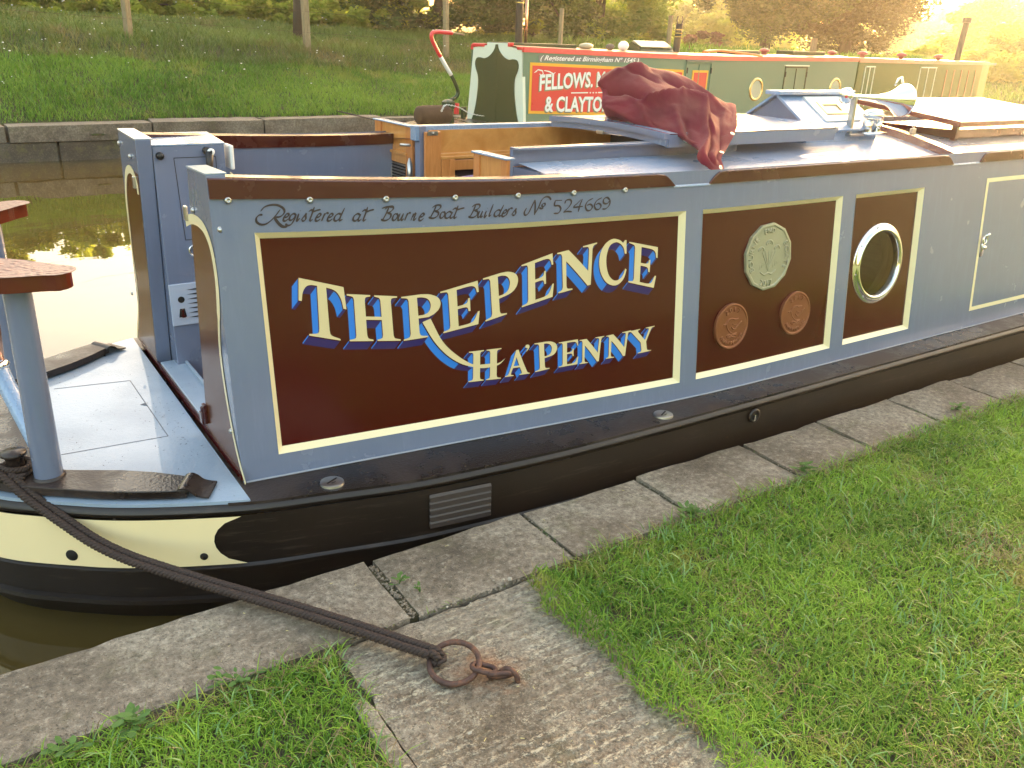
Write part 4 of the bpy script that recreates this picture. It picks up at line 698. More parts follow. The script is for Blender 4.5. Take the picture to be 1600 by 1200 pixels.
# ------------------------------------------------------------------ grass blades
def blades(name, P, h, w, mat, tone, lean=0.6, parent=None):
    """P (n,3) bases, h heights, w widths: three-segment curved blades"""
    n = len(P)
    a = rng.uniform(0, 2 * PI, n)
    ln = rng.uniform(0.15, 1.0, n) * lean
    bend = rng.uniform(0.1, 0.7, n) * lean
    d = np.stack([np.cos(a), np.sin(a), np.zeros(n)], 1)
    fa = a + PI / 2 + rng.normal(0, .5, n)
    s = np.stack([np.cos(fa), np.sin(fa), np.zeros(n)], 1) * (w / 2)[:, None]
    up = np.array([0, 0, 1.0])
    c1 = P + (d * (ln * .35)[:, None] + up * .5) * h[:, None]
    c2 = P + (d * (ln * .8 + bend * .3)[:, None] + up * .85) * h[:, None]
    c3 = P + (d * (ln * 1.25 + bend)[:, None] + up * (1.0 - .25 * bend)[:, None]) * h[:, None]
    V = np.stack([P - s, P + s, c1 - s * .9, c1 + s * .9, c2 - s * .55, c2 + s * .55, c3], 1).reshape(-1, 3)
    b = (np.arange(n) * 7)[:, None]
    F = np.concatenate([b + np.array(t) for t in ([0, 1, 3], [0, 3, 2], [2, 3, 5], [2, 5, 4], [4, 5, 6])], 0)
    return fast_mesh(name, V, F, mat, parent, np.repeat(tone, 7))

def lawn_mask(x, y):
    wob = 0.022 * vnoise(x, y, 16, 5) + 0.015 * vnoise(x, y, 45, 6)
    right = (x > 1.315 + wob + 0.07 * np.clip((y - 1.72) / .18, 0, 1)) & (y < 1.895 + 0.014 * np.clip(x - 1.4, 0, 4) + wob * .9)
    left = (x < np.where(y > 1.62, .698, .668) + wob) & (y < 1.868 + wob * .8 + 0.02 * np.clip(x, -1, .6))
    left &= ~((x > 0.60) & (y < 1.62) & (x > 0.68))
    return right | left
def make_lawn():
    n = 620000
    x = rng.uniform(-0.9, 7.5, n); y = rng.uniform(-0.9, 2.05, n)
    px, py, c = proj(x, y, 0.0)
    vis = (c > 0) & (px > -60) & (px < 1660) & (py > 0) & (py < 1280)
    keep = lawn_mask(x, y) & (vis | (rng.random(n) < 0.14))
    tuft = vnoise(x, y, 9, 8) * .5 + vnoise(x, y, 26, 9) * .5
    bare = np.exp(-(((x - 1.44) / .07) ** 2 + ((y - 0.97) / .07) ** 2)) + .8 * np.exp(-(((x - 1.47) / .05) ** 2 + ((y - 1.60) / .05) ** 2)) + .55 * np.exp(-(((x - 1.40) / .04) ** 2 + ((y - 1.72) / .07) ** 2))
    keep &= rng.random(n) > bare * .93
    keep &= rng.random(n) < 0.80 + .35 * tuft
    inner = lawn_mask(x - .035, y) & lawn_mask(x, y + .035) & lawn_mask(x + .035, y)
    keep &= inner | (rng.random(n) < .45 + .5 * vnoise(x, y, 30, 14))
    x, y, tuft = x[keep], y[keep], tuft[keep]
    far = np.clip((x - 2) / 5, 0, 1)
    n = len(x)
    z = soilz(x, y)
    z = np.where((x > .70) & (x < 1.44) & (y > .3) & (y < 1.89), .002, z)
    h = (0.013 + 0.010 * (tuft + .5) + rng.gamma(2.0, .0038, n)) * (1 - .25 * far)
    long_ = rng.random(n) < 0.02
    h[long_] *= 1.7
    edge = ~(lawn_mask(x - .05, y) & lawn_mask(x, y + .05) & lawn_mask(x + .05, y))
    h[edge] *= rng.uniform(.8, 1.6, edge.sum())
    w = rng.uniform(.0022, .0050, n) * (1 + .8 * far)
    tone = np.clip(rng.normal(.46, .27, n) + .22 * vnoise(x, y, 2.2, 12) + .2 * vnoise(x, y, 7, 13), 0, 1)
    o = blades('grass', np.stack([x, y, z], 1), h, w, M['lawn'], tone, 1.25)
    tag(o, 'short bright green lawn grass with longer tufts at the stone', 'grass', kind='stuff')
    # broader bluish blades in tufts, and brown thatch low down in worn patches
    k = 60000
    x = rng.uniform(-.6, 6.0, k); y = rng.uniform(-.5, 1.93, k)
    m = lawn_mask(x, y) & (rng.random(k) < .10 + .42 * np.clip(vnoise(x, y, 6, 51) + .1, 0, 1)); x, y = x[m], y[m]; k = len(x)
    o = blades('broad_grass', np.stack([x, y, np.full(k, -.012)], 1), rng.uniform(.022, .042, k), rng.uniform(.0035, .0062, k), M['lawn_broad'], rng.random(k), 1.3)
    tag(o, 'broader blue-green grass blades growing in tufts through the lawn', 'grass', kind='stuff')
    k = 160000
    x = rng.uniform(-.6, 6.0, k); y = rng.uniform(-.5, 1.93, k)
    edge = ~(lawn_mask(x - .06, y) & lawn_mask(x, y + .06))
    m = lawn_mask(x, y) & (rng.random(k) < .05 + .9 * np.clip(vnoise(x, y, 5, 53) - .25, 0, 1) + .35 * edge); x, y = x[m], y[m]; k = len(x)
    o = blades('thatch', np.stack([x, y, np.full(k, -.008)], 1), rng.uniform(.012, .036, k), rng.uniform(.0015, .0035, k), M['thatch'], rng.random(k), 1.8)
    tag(o, 'brown thatch and trodden stems showing between the green blades', 'thatch', kind='stuff')
    # dead stems
    k = 900
    x = rng.uniform(0, 5, k); y = rng.uniform(.3, 1.95, k)
    m = lawn_mask(x, y); x, y = x[m], y[m]; k = len(x)
    o = blades('dry_grass', np.stack([x, y, np.full(k, -.002)], 1), rng.uniform(.010, .022, k), rng.uniform(.0010, .0018, k), M['straw'], rng.random(k), 2.4)
    tag(o, 'dry cut grass stems scattered through the lawn', 'dry grass', kind='stuff')
M['straw'] = plain('dry_straw', lin(206, 192, 130), 0.7)
make_lawn()

# ------------------------------------------------------------------ far bank
FY = 14.5
def bankz(X, Y):
    crest = np.clip(1.13 - 0.032 * X, 0.72, 1.2)
    t1 = np.clip((Y - FY - .42) / (17.2 - FY - .42), 0, 1)
    t1 = t1 ** .8
    z = 0.19 + (crest - 0.19) * t1
    post = np.clip(1.50 - 0.037 * X, 1.05, 1.6)
    t2 = np.clip((Y - 17.35) / 1.3, 0, 1)
    z = z + (post - crest) * t2 * t2 * (3 - 2 * t2)
    t3 = np.clip((Y - 18.7) / 3.0, 0, 1)
    z = z + (np.clip(1.72 - 0.012 * X, 1.1, 1.7) - post) * t3
    z = z - 0.5 * np.clip((Y - 24) / 30, 0, 1) + 0.05 * vnoise(X, Y, 1.3, 4) * np.clip((Y - 15) / 2, 0, 1)
    return z
def bank_mat():
    m = NT('far_bank_turf')
    m.col(m.ramp(m.noise(1.4, 6, 0.7), [(0.3, (0.03, 0.05, 0.012, 1)), (0.55, (0.06, 0.07, 0.02, 1)), (0.75, (0.10, 0.075, 0.04, 1))]))
    m.rough(0.95); m.bump(m.noise(9, 6, 0.7), 0.8, 0.08)
    return m.m
M['turf'] = bank_mat()
xs = np.concatenate([np.linspace(-65, -8, 14), np.arange(-7, 26, 0.3), np.linspace(27, 180, 50)])
ysf = np.concatenate([np.arange(FY + .38, 22, 0.16), np.linspace(22.5, 125, 45)])
bank = grid_sheet('far_bank', xs, ysf, bankz, M['turf'])
tag(bank, 'grassy bank rising from the far side of the canal', kind='structure')

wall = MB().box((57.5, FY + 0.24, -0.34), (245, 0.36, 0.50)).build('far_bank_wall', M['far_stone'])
tag(wall, 'low stone wall holding the far bank above the water', kind='structure')
x = -6.0; k = 0
while x < 15:
    L = 1.5 + 1.1 * random.random()
    rough_slab(x + .006, x + L - .008, FY - 0.02 - 0.05 * random.random(), FY + 0.42, -0.02, 0.205 + 0.03 * random.random(), M['far_stone'], 'stone', wall, 200 + k, 0.035, 0.11)
    x += L; k += 1
x = -6.4
while x < 15:
    L = 1.4 + 1.2 * random.random()
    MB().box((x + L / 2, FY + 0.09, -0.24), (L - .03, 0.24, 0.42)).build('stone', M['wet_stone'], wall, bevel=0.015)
    x += L

def bank_blades(name, n, x0, x1, y0, y1, h0, h1, w, mat, label, lean=.7, zf=bankz, tone_s=.6, thin=None):
    x = rng.uniform(x0, x1, n); y = rng.uniform(y0, y1, n)
    if thin is not None:
        kk = thin(x, y); x, y = x[kk], y[kk]
    n = len(x)
    t = vnoise(x, y, 1.6, 21) * .5 + vnoise(x, y, 5, 22) * .5
    h = (h0 + (h1 - h0) * np.clip(.5 + .6 * t, 0, 1)) * rng.uniform(.6, 1.3, n)
    tone = np.clip(rng.normal(.45, .2, n) + .35 * vnoise(x, y, tone_s, 23), 0, 1)
    P = np.stack([x, y, zf(x, y) - .01], 1)
    o = blades(name, P, h, rng.uniform(.7, 1.3, n) * w, mat, tone, lean)
    tag(o, label, 'grass', kind='stuff')
bank_blades('bank_grass', 65000, -2.5, 16, FY + .42, 17.15, .05, .16, .011, M['bank_grass'], 'lush mown grass on the lower slope of the far bank', .8)
bank_blades('far_bank_grass', 26000, 16, 46, FY + .42, 22, .10, .30, .03, M['bank_grass'], 'long grass on the far bank beyond the green boats', .8)
bank_blades('rough_grass', 62000, -4, 18, 17.1, 22.5, .08, .26, .013, M['rough_grass'], 'rough brownish grass and herbs on the upper far bank', .9)
# white umbels and dandelion clocks
def dots():
    m = MB()
    for k in range(150):
        x = random.uniform(-1, 13); y = random.uniform(16, 22) if k > 25 else random.uniform(15.2, 17)
        z = float(bankz(np.array(x), np.array(y))) + random.uniform(.18, .5)
        m.ball((x, y, z), random.uniform(.010, .020), 5, 3, (1, 1, .5))
    tag(m.build('wild_flowers', M['white'], fix=False), 'small white wild flowers standing in the rough bank grass', 'flowers', kind='stuff')
dots()

# ------------------------------------------------------------------ trees and bushes
def tree(name, label, c, rad, n, leaf, mat, trunk_r=0.0, seed=0, clumps=90, base=None, fill=.55, droop=.0, cat='tree', group=None, limbs=5, flat=.5):
    """crown of leaf faces in clumps inside an uneven ellipsoid, tapered trunk with limbs"""
    r = np.random.default_rng(seed)
    gx, gy = c[0], c[1]
    gz = float(bankz(np.array(gx), np.array(gy))) if base is None else base
    root = thing(name, label, cat, (gx, gy, gz), group)
    u = r.normal(size=(clumps, 3)); u /= np.linalg.norm(u, axis=1)[:, None]
    rr = fill + (1 - fill) * r.random(clumps) ** .6
    lump = 1 + .22 * np.sin(u[:, 0] * 5 + seed) * np.cos(u[:, 2] * 4 + seed * 2) + .12 * r.normal(size=clumps)
    cc = u * (rr * lump)[:, None] * np.array(rad) + np.array(c)
    cs = np.min(rad) * r.uniform(.13, .30, clumps)
    ct = np.clip(r.normal(.42, .22, clumps), 0, 1)
    k = r.integers(0, clumps, n)
    g = r.normal(size=(n, 3)); g /= (np.linalg.norm(g, axis=1)[:, None] + 1e-6); g *= (r.random(n) ** .45)[:, None]
    P = cc[k] + g * cs[k][:, None] * np.array([1.25, 1.25, .85])
    P[:, 2] -= droop * (g[:, 0] ** 2 + g[:, 1] ** 2) * cs[k]
    P[:, 2] = np.maximum(P[:, 2], gz + .02)
    a = r.normal(size=(n, 3)); a /= np.linalg.norm(a, axis=1)[:, None]; a[:, 2] *= flat
    b = np.cross(a, r.normal(size=(n, 3))); b /= (np.linalg.norm(b, axis=1)[:, None] + 1e-6)
    s = leaf * r.uniform(.6, 1.4, n)[:, None]
    V = np.stack([P - a * s, P + b * s * .42, P + a * s, P - b * s * .42], 1).reshape(-1, 3)
    F = (np.arange(n) * 4)[:, None] + np.array([0, 1, 2, 3])
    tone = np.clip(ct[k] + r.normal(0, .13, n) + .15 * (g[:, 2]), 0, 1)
    o = fast_mesh('crown', V, F, mat, root, np.repeat(tone, 4))
    if trunk_r:
        m = MB()
        top = c[2] + rad[2] * .35
        pts = [(gx + r.normal(0, .04) * t * 3, gy + r.normal(0, .04) * t * 3, gz - .1 + (top - gz + .1) * t) for t in (0, .2, .45, .7, 1)]
        m.tube(pts, [trunk_r * 1.25, trunk_r, trunk_r * .85, trunk_r * .6, trunk_r * .25], 9)
        m.build('trunk', M['bark'], root, smooth='all')
        m = MB()
        for q in range(limbs):
            t = cc[r.integers(0, clumps)]
            f = r.uniform(.25, .75)
            s0 = Vector(pts[0]).lerp(Vector(pts[-1]), f)
            mid = s0.lerp(Vector(t), .5) + Vector((0, 0, .12 * rad[2]))
            m.tube([s0, mid, Vector(t)], [trunk_r * .5, trunk_r * .32, trunk_r * .1], 6)
        m.build('limb', M['bark'], root, smooth='all')
    return root

tree('bush', 'dark green bush in the top left corner above the far bank', (-3.2, 24.5, 3.2), (3.2, 2.0, 2.9), 26000, .11, M['leaf_mid'], .10, 1, 80)
tree('bush', 'bright yellow-green bush left of the first fence post', (1.0, 24.5, 2.3), (2.8, 1.7, 1.25), 22000, .10, M['leaf_yellow'], .07, 2, 80)
tree('bush', 'yellow-green hedge bush just right of the first fence post', (5.2, 25.0, 2.35), (2.5, 1.6, 1.3), 19000, .10, M['leaf_yellow'], .07, 3, 70)
tree('bush', 'pale hazy green bush between the first two fence posts', (8.6, 26.5, 2.5), (2.6, 1.8, 1.6), 17000, .11, M['leaf_mid'], .07, 4, 70)
tree('bush', 'pale bush with cream blossom left of the dark hawthorn', (11.6, 26.5, 2.6), (2.4, 1.7, 1.7), 16000, .10, M['leaf_yellow'], .07, 5, 70)
tree('bush', 'soft grey-green thicket filling the gap behind the hedge on the left', (3.2, 29.0, 2.6), (5.0, 1.8, 1.6), 20000, .13, M['leaf_mid'], .07, 71, 90)
tree('bush', 'soft grey-green thicket filling the gap behind the hedge near the second post', (12.5, 31.0, 2.6), (5.0, 1.8, 2.0), 20000, .13, M['leaf_mid'], .07, 72, 90)
tree('hedgerow', 'tangled low hedgerow running along behind the fence', (6.5, 23.4, 1.95), (12.5, 1.1, .75), 46000, .09, M['leaf_yellow'], 0, 73, 260, fill=.1)
tree('field_maple', 'tree whose bare dark trunk rises behind the second fence post', (7.55, 20.2, 5.2), (1.7, 1.6, 1.1), 5000, .09, M['leaf_mid'], .16, 6, 42, droop=.7, fill=.3)
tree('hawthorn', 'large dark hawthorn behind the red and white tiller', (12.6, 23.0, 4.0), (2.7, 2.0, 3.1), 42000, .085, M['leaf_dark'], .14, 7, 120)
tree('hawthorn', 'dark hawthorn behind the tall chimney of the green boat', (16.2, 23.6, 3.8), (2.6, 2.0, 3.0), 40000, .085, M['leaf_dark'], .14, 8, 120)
tree('hawthorn', 'olive green hawthorn sloping down to the gap in the trees', (20.4, 25.5, 2.7), (2.9, 2.2, 2.3), 34000, .10, M['leaf_mid'], .12, 9, 110)
tree('bush', 'low yellowish bush at the right foot of the hawthorns', (24.0, 28.0, 1.9), (2.4, 2.0, 1.3), 16000, .12, M['leaf_yellow'], .05, 10, 60)
tree('bush', 'pink flowering shrub behind the green deck box', (29.5, 31.0, 1.35), (2.4, 1.6, .9), 12000, .12, M['leaf_pink'], .05, 11, 50)
tree('ash_tree', 'hazy distant tree left of the gap of bright sky', (46, 58, 2.6), (5.5, 5, 3.4), 16000, .26, M['leaf_mid'], .2, 12, 90)
tree('ash_tree', 'hazy distant tree below the narrow strip of sky', (57, 62, 2.4), (6.5, 5, 3.1), 16000, .28, M['leaf_mid'], .2, 13, 90)
tree('ash_tree', 'pale distant tree just left of the broad dark oak', (60, 56, 2.5), (5.0, 4, 3.0), 14000, .28, M['leaf_yellow'], .2, 14, 80)
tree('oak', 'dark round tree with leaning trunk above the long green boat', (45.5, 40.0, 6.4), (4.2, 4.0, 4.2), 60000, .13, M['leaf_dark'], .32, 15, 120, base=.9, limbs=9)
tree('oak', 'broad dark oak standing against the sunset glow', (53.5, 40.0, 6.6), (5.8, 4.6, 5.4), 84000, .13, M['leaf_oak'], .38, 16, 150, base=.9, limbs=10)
far_rows = [(76, 72, 3.4), (92, 78, 3.2), (108, 76, 2.9), (100, 64, 2.2), (116, 68, 3.2), (124, 66, 4.0), (132, 70, 5.0), (140, 68, 5.2)]
names_ = ['behind the broad oak', 'right behind the broad oak', 'under the brightest sky', 'low under the brightest sky', 'left of the leaning chimney', 'behind the leaning chimney', 'right of the leaning chimney', 'at the right end of the skyline']
for k, ((x, y, z), w_) in enumerate(zip(far_rows, names_)):
    tree('far_tree', 'sun-hazed distant woodland tree ' + w_, (x, y, z), (8, 6, 4.2), 9000, .42, M['leaf_mid'] if k % 2 else M['leaf_yellow'], 0.2, 30 + k, 70, base=.8, group='hazy woodland trees on the skyline')
tree('bush', 'glowing golden bush at the right edge beyond the boats', (58.5, 31.5, 2.6), (5.2, 3.4, 3.0), 24000, .17, M['leaf_yellow'], .12, 50, 100, base=.5)
tree('bush', 'golden waterside bush just past the end of the darker green boat', (34.0, 17.5, 1.0), (3.6, 1.8, 1.5), 26000, .12, M['leaf_yellow'], .06, 52, 80, base=.3)
tree('bush', 'sunlit waterside thicket at the right edge beyond the golden bush', (42.0, 21.0, 1.2), (4.5, 2.2, 1.8), 26000, .14, M['leaf_yellow'], .06, 53, 80, base=.3)
tree('bush', 'low bush in front of the far trees beside the boat end', (43.0, 26.5, .9), (3.5, 2.2, 1.1), 12000, .14, M['leaf_yellow'], .06, 51, 60, base=.3)
# unseen tree row added behind the camera to give the gloss paint reflections
back_row = [(-6, -26, 1, 'furthest left of the added row'), (4, -30, 1.3, 'second from the left of the added row'), (15, -27, 1.1, 'in the middle of the added row'), (27, -29, 1.2, 'second from the right of the added row'), (40, -30, 1.3, 'furthest right of the added row')]
for k, (x, y, s, w_) in enumerate(back_row):
    tree('reflection_tree', 'unseen tree added for reflections behind the towpath, ' + w_, (x, y, 3.4 * s), (5.5 * s, 3.5, 3.3 * s), 7000, .3, M['leaf_mid'], .2, 60 + k, 60, base=0, group='unseen reflection trees behind the towpath')
for k, (x, y, s, w_) in enumerate([(-24, 16.5, 1.0, 'on the far bank beyond the stern'), (-27, 6.5, .8, 'in the line of the canal beyond the stern'), (-22, -3.5, 1.0, 'on the near lawn beyond the stern')]):  # unseen trees added past the stern for the gloss wall ends to reflect
    tree('stern_reflection_tree', 'unseen spreading tree added for reflections ' + w_, (x, y, 3.6 * s), (3.5, 5.0 * s, 3.4 * s), 9000, .26, M['leaf_mid'], .2, 80 + k, 70, base=0, group='unseen reflection trees beyond the stern')

# fence on the far bank
fence = thing('wire_fence', 'weathered post and wire fence along the top of the far bank', 'fence', (3.59, 18.5, 1.4))
for (x, y, h, r) in [(-1.2, 18.5, 1.35, .055), (3.55, 18.5, 1.35, .062), (7.03, 18.5, 1.35, .066), (10.36, 18.5, 1.32, .055), (13.9, 18.9, 1.25, .050), (17.6, 18.9, 1.25, .055)]:
    z = float(bankz(np.array(x), np.array(y)))
    m = MB().box((x, y, z + h / 2 - .15), (r * 2, r * 1.8, h + .3), (0.0, 0.02 * random.uniform(-1, 1), random.uniform(0, .6)))
    m.build('post', M['post_wood'], fence, bevel=.008)
pz = lambda x: float(bankz(np.array(x), np.array(18.5)))
for hh in (.35, .75, 1.15):
    m = MB()
    XS = [-1.2, 3.55, 7.03, 10.36, 13.9, 17.6]
    m.tube([(a, 18.44 + (.4 if a > 12 else 0), pz(a) + hh) for a in XS], .0022, 4)
    m.build('wire', M['rust'], fence)

# ================================================================== THE NARROWBOAT
YC = 3.40
def ybase(x):
    a = 2.615 - .105 * (x - .7); b = 2.41; k = 60
    m = max(a, b)
    return m + math.log(math.exp(k * (a - m)) + math.exp(k * (b - m))) / k
def sheer(x): return .036 * min(max((1.9 - x) / 1.2, 0), 1) ** 1.6
def zstripe(x): return 1.077 + sheer(x)
def zrail(x): return 1.127 + sheer(x) * 1.35
def v2z(x, v): return .17 + v * (zstripe(x) - .17)
def S(x, z, out=0.0):
    """point on the near cabin side; out = towards the towpath"""
    return (x, ybase(x) + .1 * (z - .17) - out, z + out * .1)
def SF(x, z, out=0.0):
    y = S(x, z, out)[1]
    return (x, 2 * YC - y, z)

boat = thing('narrowboat', 'blue-grey narrowboat with maroon name panels moored along the stone edge', 'boat', (0.7, 3.4, 0.17))

# ---- hull
OUT = [(9.5, 2.27), (6, 2.27), (4, 2.27), (2.5, 2.27), (1.95, 2.28), (1.7, 2.292), (1.4, 2.32), (1.18, 2.35), (.95, 2.405), (.7, 2.467), (.52, 2.54), (.365, 2.616), (.25, 2.685), (.156, 2.755), (.06, 2.83), (-.012, 2.895), (-.09, 2.99), (-.15, 3.10), (-.185, 3.24), (-.195, YC)]
OUT = [tuple(p) for p in cr([np.array(p) for p in OUT], 4)]
FULL = OUT + [(x, 2 * YC - y) for x, y in OUT[-2::-1]]
def inset(path, d):
    o = []
    n = len(path)
    for i, (x, y) in enumerate(path):
        a = path[max(i - 1, 0)]; b = path[min(i + 1, n - 1)]
        tx, ty = b[0] - a[0], b[1] - a[1]; L = math.hypot(tx, ty) or 1
        nx, ny = ty / L, -tx / L        # candidate normal
        if (nx * (3.0 - x) + ny * (YC - y)) < 0 and i not in (0, n - 1): nx, ny = -nx, -ny
        if i in (0, n - 1): nx, ny = 0, (1 if y < YC else -1)
        o.append((x + nx * d, y + ny * d))
    return o
def skin(levels, name, mat, parent, path=FULL, smooth=True):
    """levels: list of (inset, z)"""
    m = MB(); n = len(path); vs = []
    for d, z in levels:
        q = inset(path, d)
        vs += [(x, y, z) for x, y in q]
    fs = [(r * n + i, r * n + i + 1, (r + 1) * n + i + 1, (r + 1) * n + i) for r in range(len(levels) - 1) for i in range(n - 1)]
    m.add(vs, fs)
    return m.build(name, mat, parent, smooth=smooth)
hull = skin([(.004, .128), (.010, -.058), (.006, -.062), (.0, -.066), (.0, -.074), (.016, -.078), (.024, -.185), (.008, -.190), (.006, -.205), (.030, -.212), (.075, -.30), (.16, -.50)], 'hull', M['hull'], boat)
guard = skin([(.10, .1705), (.03, .171), (.012, .168), (.0, .158), (-.004, .148), (.0, .136), (.012, .126)], 'guard_rail', M['hull'], hull)
# gunwale tops (the rest of the deck plate)
def plan_poly(name, pts, z, mat, parent, thick=.012):
    return MB().poly([(x, y, z) for x, y in pts], (0, 0, -thick)).build(name, mat, parent)
near = [p for p in inset(OUT, .006) if p[0] > .60]
gun = near + [(0.60, 2.70), (.66, 2.68), (.70, 2.66), (9.5, 2.50)]
plan_poly('gunwale', gun, .1735, M['gunwale'], boat)
gunf = [(x, 2 * YC - y) for x, y in near] + [(.60, 4.10), (.70, 4.14), (9.5, 4.30)]
plan_poly('gunwale', gunf, .1735, M['gunwale'], boat)
# blue stern deck, reaching both hull edges between the toe strips and the cabin
ND = [p for p in inset(OUT, .010) if p[0] <= .668]
deck = [(.672, 2.487)] + ND + [(x, 2 * YC - y) for x, y in ND[::-1]] + [(.672, 4.313)]
plan_poly('stern_deck', deck, .180, M['deck'], boat)
# hatch seams cut in the deck
m = MB()
def strip(m, a, b, w, z, t=.0006):
    d = Vector((b[0] - a[0], b[1] - a[1], 0)).normalized(); s = Vector((-d.y, d.x, 0)) * w / 2
    A, B = Vector((*a, z)), Vector((*b, z))
    m.hexa([A - s, B - s, B + s, A + s], [A - s + Vector((0, 0, t)), B - s + Vector((0, 0, t)), B + s + Vector((0, 0, t)), A + s + Vector((0, 0, t))])
for a, b in [((.548, 3.74), (.557, 3.10)), ((.557, 3.10), (.20, 3.125)), ((.548, 3.74), (.26, 3.79))]: strip(m, a, b, .0028, .1805)
m.poly([(.553, 3.46, .1812), (.530, 3.45, .1812), (.553, 3.425, .1812)], (0, 0, .0006))
m.build('hatch_seam', plain('seam_grey', lin(92, 98, 108), .6), boat)
# raised black toe strip round the stern
TI = [(.535, 2.672), (.437, 2.765), (.35, 2.83), (.22, 2.905), (.125, 2.965), (.105, 3.05), (.115, 3.2), (.118, YC)]
TO = [p for p in inset(OUT, .028) if p[0] <= .47]
toe = [(.50, 2.585)] + TO + [(x, 2 * YC - y) for x, y in TO[::-1]] + [(.50, 2 * YC - 2.585)] + [(x, 2 * YC - y) for x, y in TI] + TI[-2::-1]
MB().poly([(x, y, .186) for x, y in toe], (0, 0, .030)).build('toe_strip', M['gunwale'], boat, bevel=.003)
# cream band with rounded end on the counter
cb = MB()
P1 = inset(OUT, .000)
def hull_pt(i_f):
    i = int(i_f); f = i_f - i
    a, b = P1[i], P1[min(i + 1, len(P1) - 1)]
    return (a[0] + (b[0] - a[0]) * f, a[1] + (b[1] - a[1]) * f)
idx = [i for i, p in enumerate(P1) if p[0] <= .72]
fine = []
for i in idx:
    for k in range(4): fine.append(hull_pt(i + k / 4))
def band_pts(pts, sgn=1):
    vs, fs = [], []
    N = 9
    for (x, y) in pts:
        for j in range(N):
            z = .127 - (.127 + .052) * j / (N - 1)
            # dark oval bites into the band: push x of the end column
            vs.append((x, y if sgn > 0 else 2 * YC - y, z))
    for i in range(len(pts) - 1):
        for j in range(N - 1):
            fs.append((i * N + j, i * N + j + 1, (i + 1) * N + j + 1, (i + 1) * N + j))
    return vs, fs
def clip_end(vs, N=9, x0=.668, bite=.115):
    out = []
    for k, v in enumerate(vs):
        zc = .038; hh = .092
        t = max(0, 1 - ((v[2] - zc) / hh) ** 2)
        lim = x0 - bite * math.sqrt(t)
        if v[0] > lim:
            # slide along the hull outline to the limit
            for a, b in zip(P1[:-1], P1[1:]):
                if b[0] <= lim <= a[0]:
                    f = (a[0] - lim) / (a[0] - b[0] + 1e-9)
                    y = a[1] + (b[1] - a[1]) * f
                    v = (lim, y if v[1] < YC else 2 * YC - y, v[2]); break
        out.append(v)
    return out
for sg in (1, -1):
    vs, fs = band_pts(fine, sg)
    vs = clip_end(vs)
    vs = [(x, y - .0015 * sg, z) for x, y, z in vs]
    MB().add(vs, fs).build('cream_band', M['pale_cream'], boat, smooth='all')
# drain holes in the counter
def on_hull(x, z, out=.002):
    for a, b in zip(P1[:-1], P1[1:]):
        if b[0] <= x <= a[0]:
            f = (a[0] - x) / (a[0] - b[0] + 1e-9); y = a[1] + (b[1] - a[1]) * f
            t = Vector((b[0] - a[0], b[1] - a[1], 0)).normalized()
            n = Vector((-t.y, t.x, 0)); 
            if n.y > 0: n = -n
            return Vector((x, y, z)) + n * out, n
for x, z, r in [(.156, -.012, .0195), (.520, -.016, .0125)]:
    p, n = on_hull(x, z)
    m = MB(); m.lathe([(r * 1.04, 0), (r * 1.0, .002), (.0, .0022)], p, n, 20)
    m.build('drain_hole', M['dark_hole'], boat, smooth='all')
# engine vent louvres in the hull side
vt = MB()
for k in range(5):
    z = .105 - k * .0265
    a, n = on_hull(1.250, z, .0); b, _ = on_hull(1.488, z - .002, .0)
    o = Vector((0, -.007, -.010)); t = Vector((0, 0, -.018))
    vt.hexa([a + o + t, b + o + t, b + t * .9, a + t * .9], [a + o * .9, b + o * .9, b + Vector((0, 0, .002)), a + Vector((0, 0, .002))])
vt.build('engine_vent', plain('vent_dark_grey', (0.05, 0.038, 0.034, 1), .4), boat, bevel=.002)
# filler caps
for x, y in [(.946, 2.468), (2.344, 2.338)]:
    m = MB(); m.lathe([(.0, .010), (.030, .0105), (.034, .0095), (.040, .007), (.0415, 0)], (x, y, .1738), (0, 0, 1), 28)
    fc = m.build('filler_cap', M['steel'], boat, smooth=True)
    m = MB(); m.box((x, y, .1848), (.05, .006, .001), (0, 0, .5)); m.box((x, y - .014, .1848), (.016, .003, .001), (0, 0, .2)); m.build('key_slot', M['dark_hole'], fc)
# mooring eye / exhaust skin fitting
p, n = on_hull(2.828, .095)
m = MB(); m.lathe([(.034, 0), (.033, .006), (.024, .009), (.019, .004)], p, n, 22); fit = m.build('hull_fitting', M['hull'], boat, smooth='all')
MB().lathe([(.0, .002), (.019, .0025), (.02, -.004)], p, n, 18).build('outlet_hole', M['dark_hole'], fit)
MB().box(p + n * .006 + Vector((0, 0, -.008)), (.008, .006, .03)).build('clip', M['chrome'], fit, bevel=.002)

# ---- cabin side with recessed panels
PANELS = [(.815, 2.52), (2.61, 3.497), (3.595, 4.142)]
VB, VT = .090, .888
def lin_x(a, b, step=.11):
    n = max(1, int(math.ceil((b - a) / step)))
    return [a + (b - a) * i / n for i in range(n + 1)]
def side_sheet(F, name, cut):
    m = MB()
    spans = []
    x = .69
    for a, b in PANELS:
        spans += [(x, a, False), (a, b, True)]; x = b
    spans.append((x, 9.5, False))
    for a, b, pan in spans:
        X = lin_x(a, b)
        for x0, x1 in zip(X[:-1], X[1:]):
            V = [0, VB, VT, 1.06]
            for j in range(3):
                if pan and cut and j == 1: continue
                m.quad(F(x0, v2z(x0, V[j])), F(x1, v2z(x1, V[j])), F(x1, v2z(x1, V[j + 1])), F(x0, v2z(x0, V[j + 1])))
    o = m.build(name, M['blue'], boat, smooth='all')
    return o
side = side_sheet(S, 'cabin_side', True)
side_far = side_sheet(SF, 'cabin_side', False)
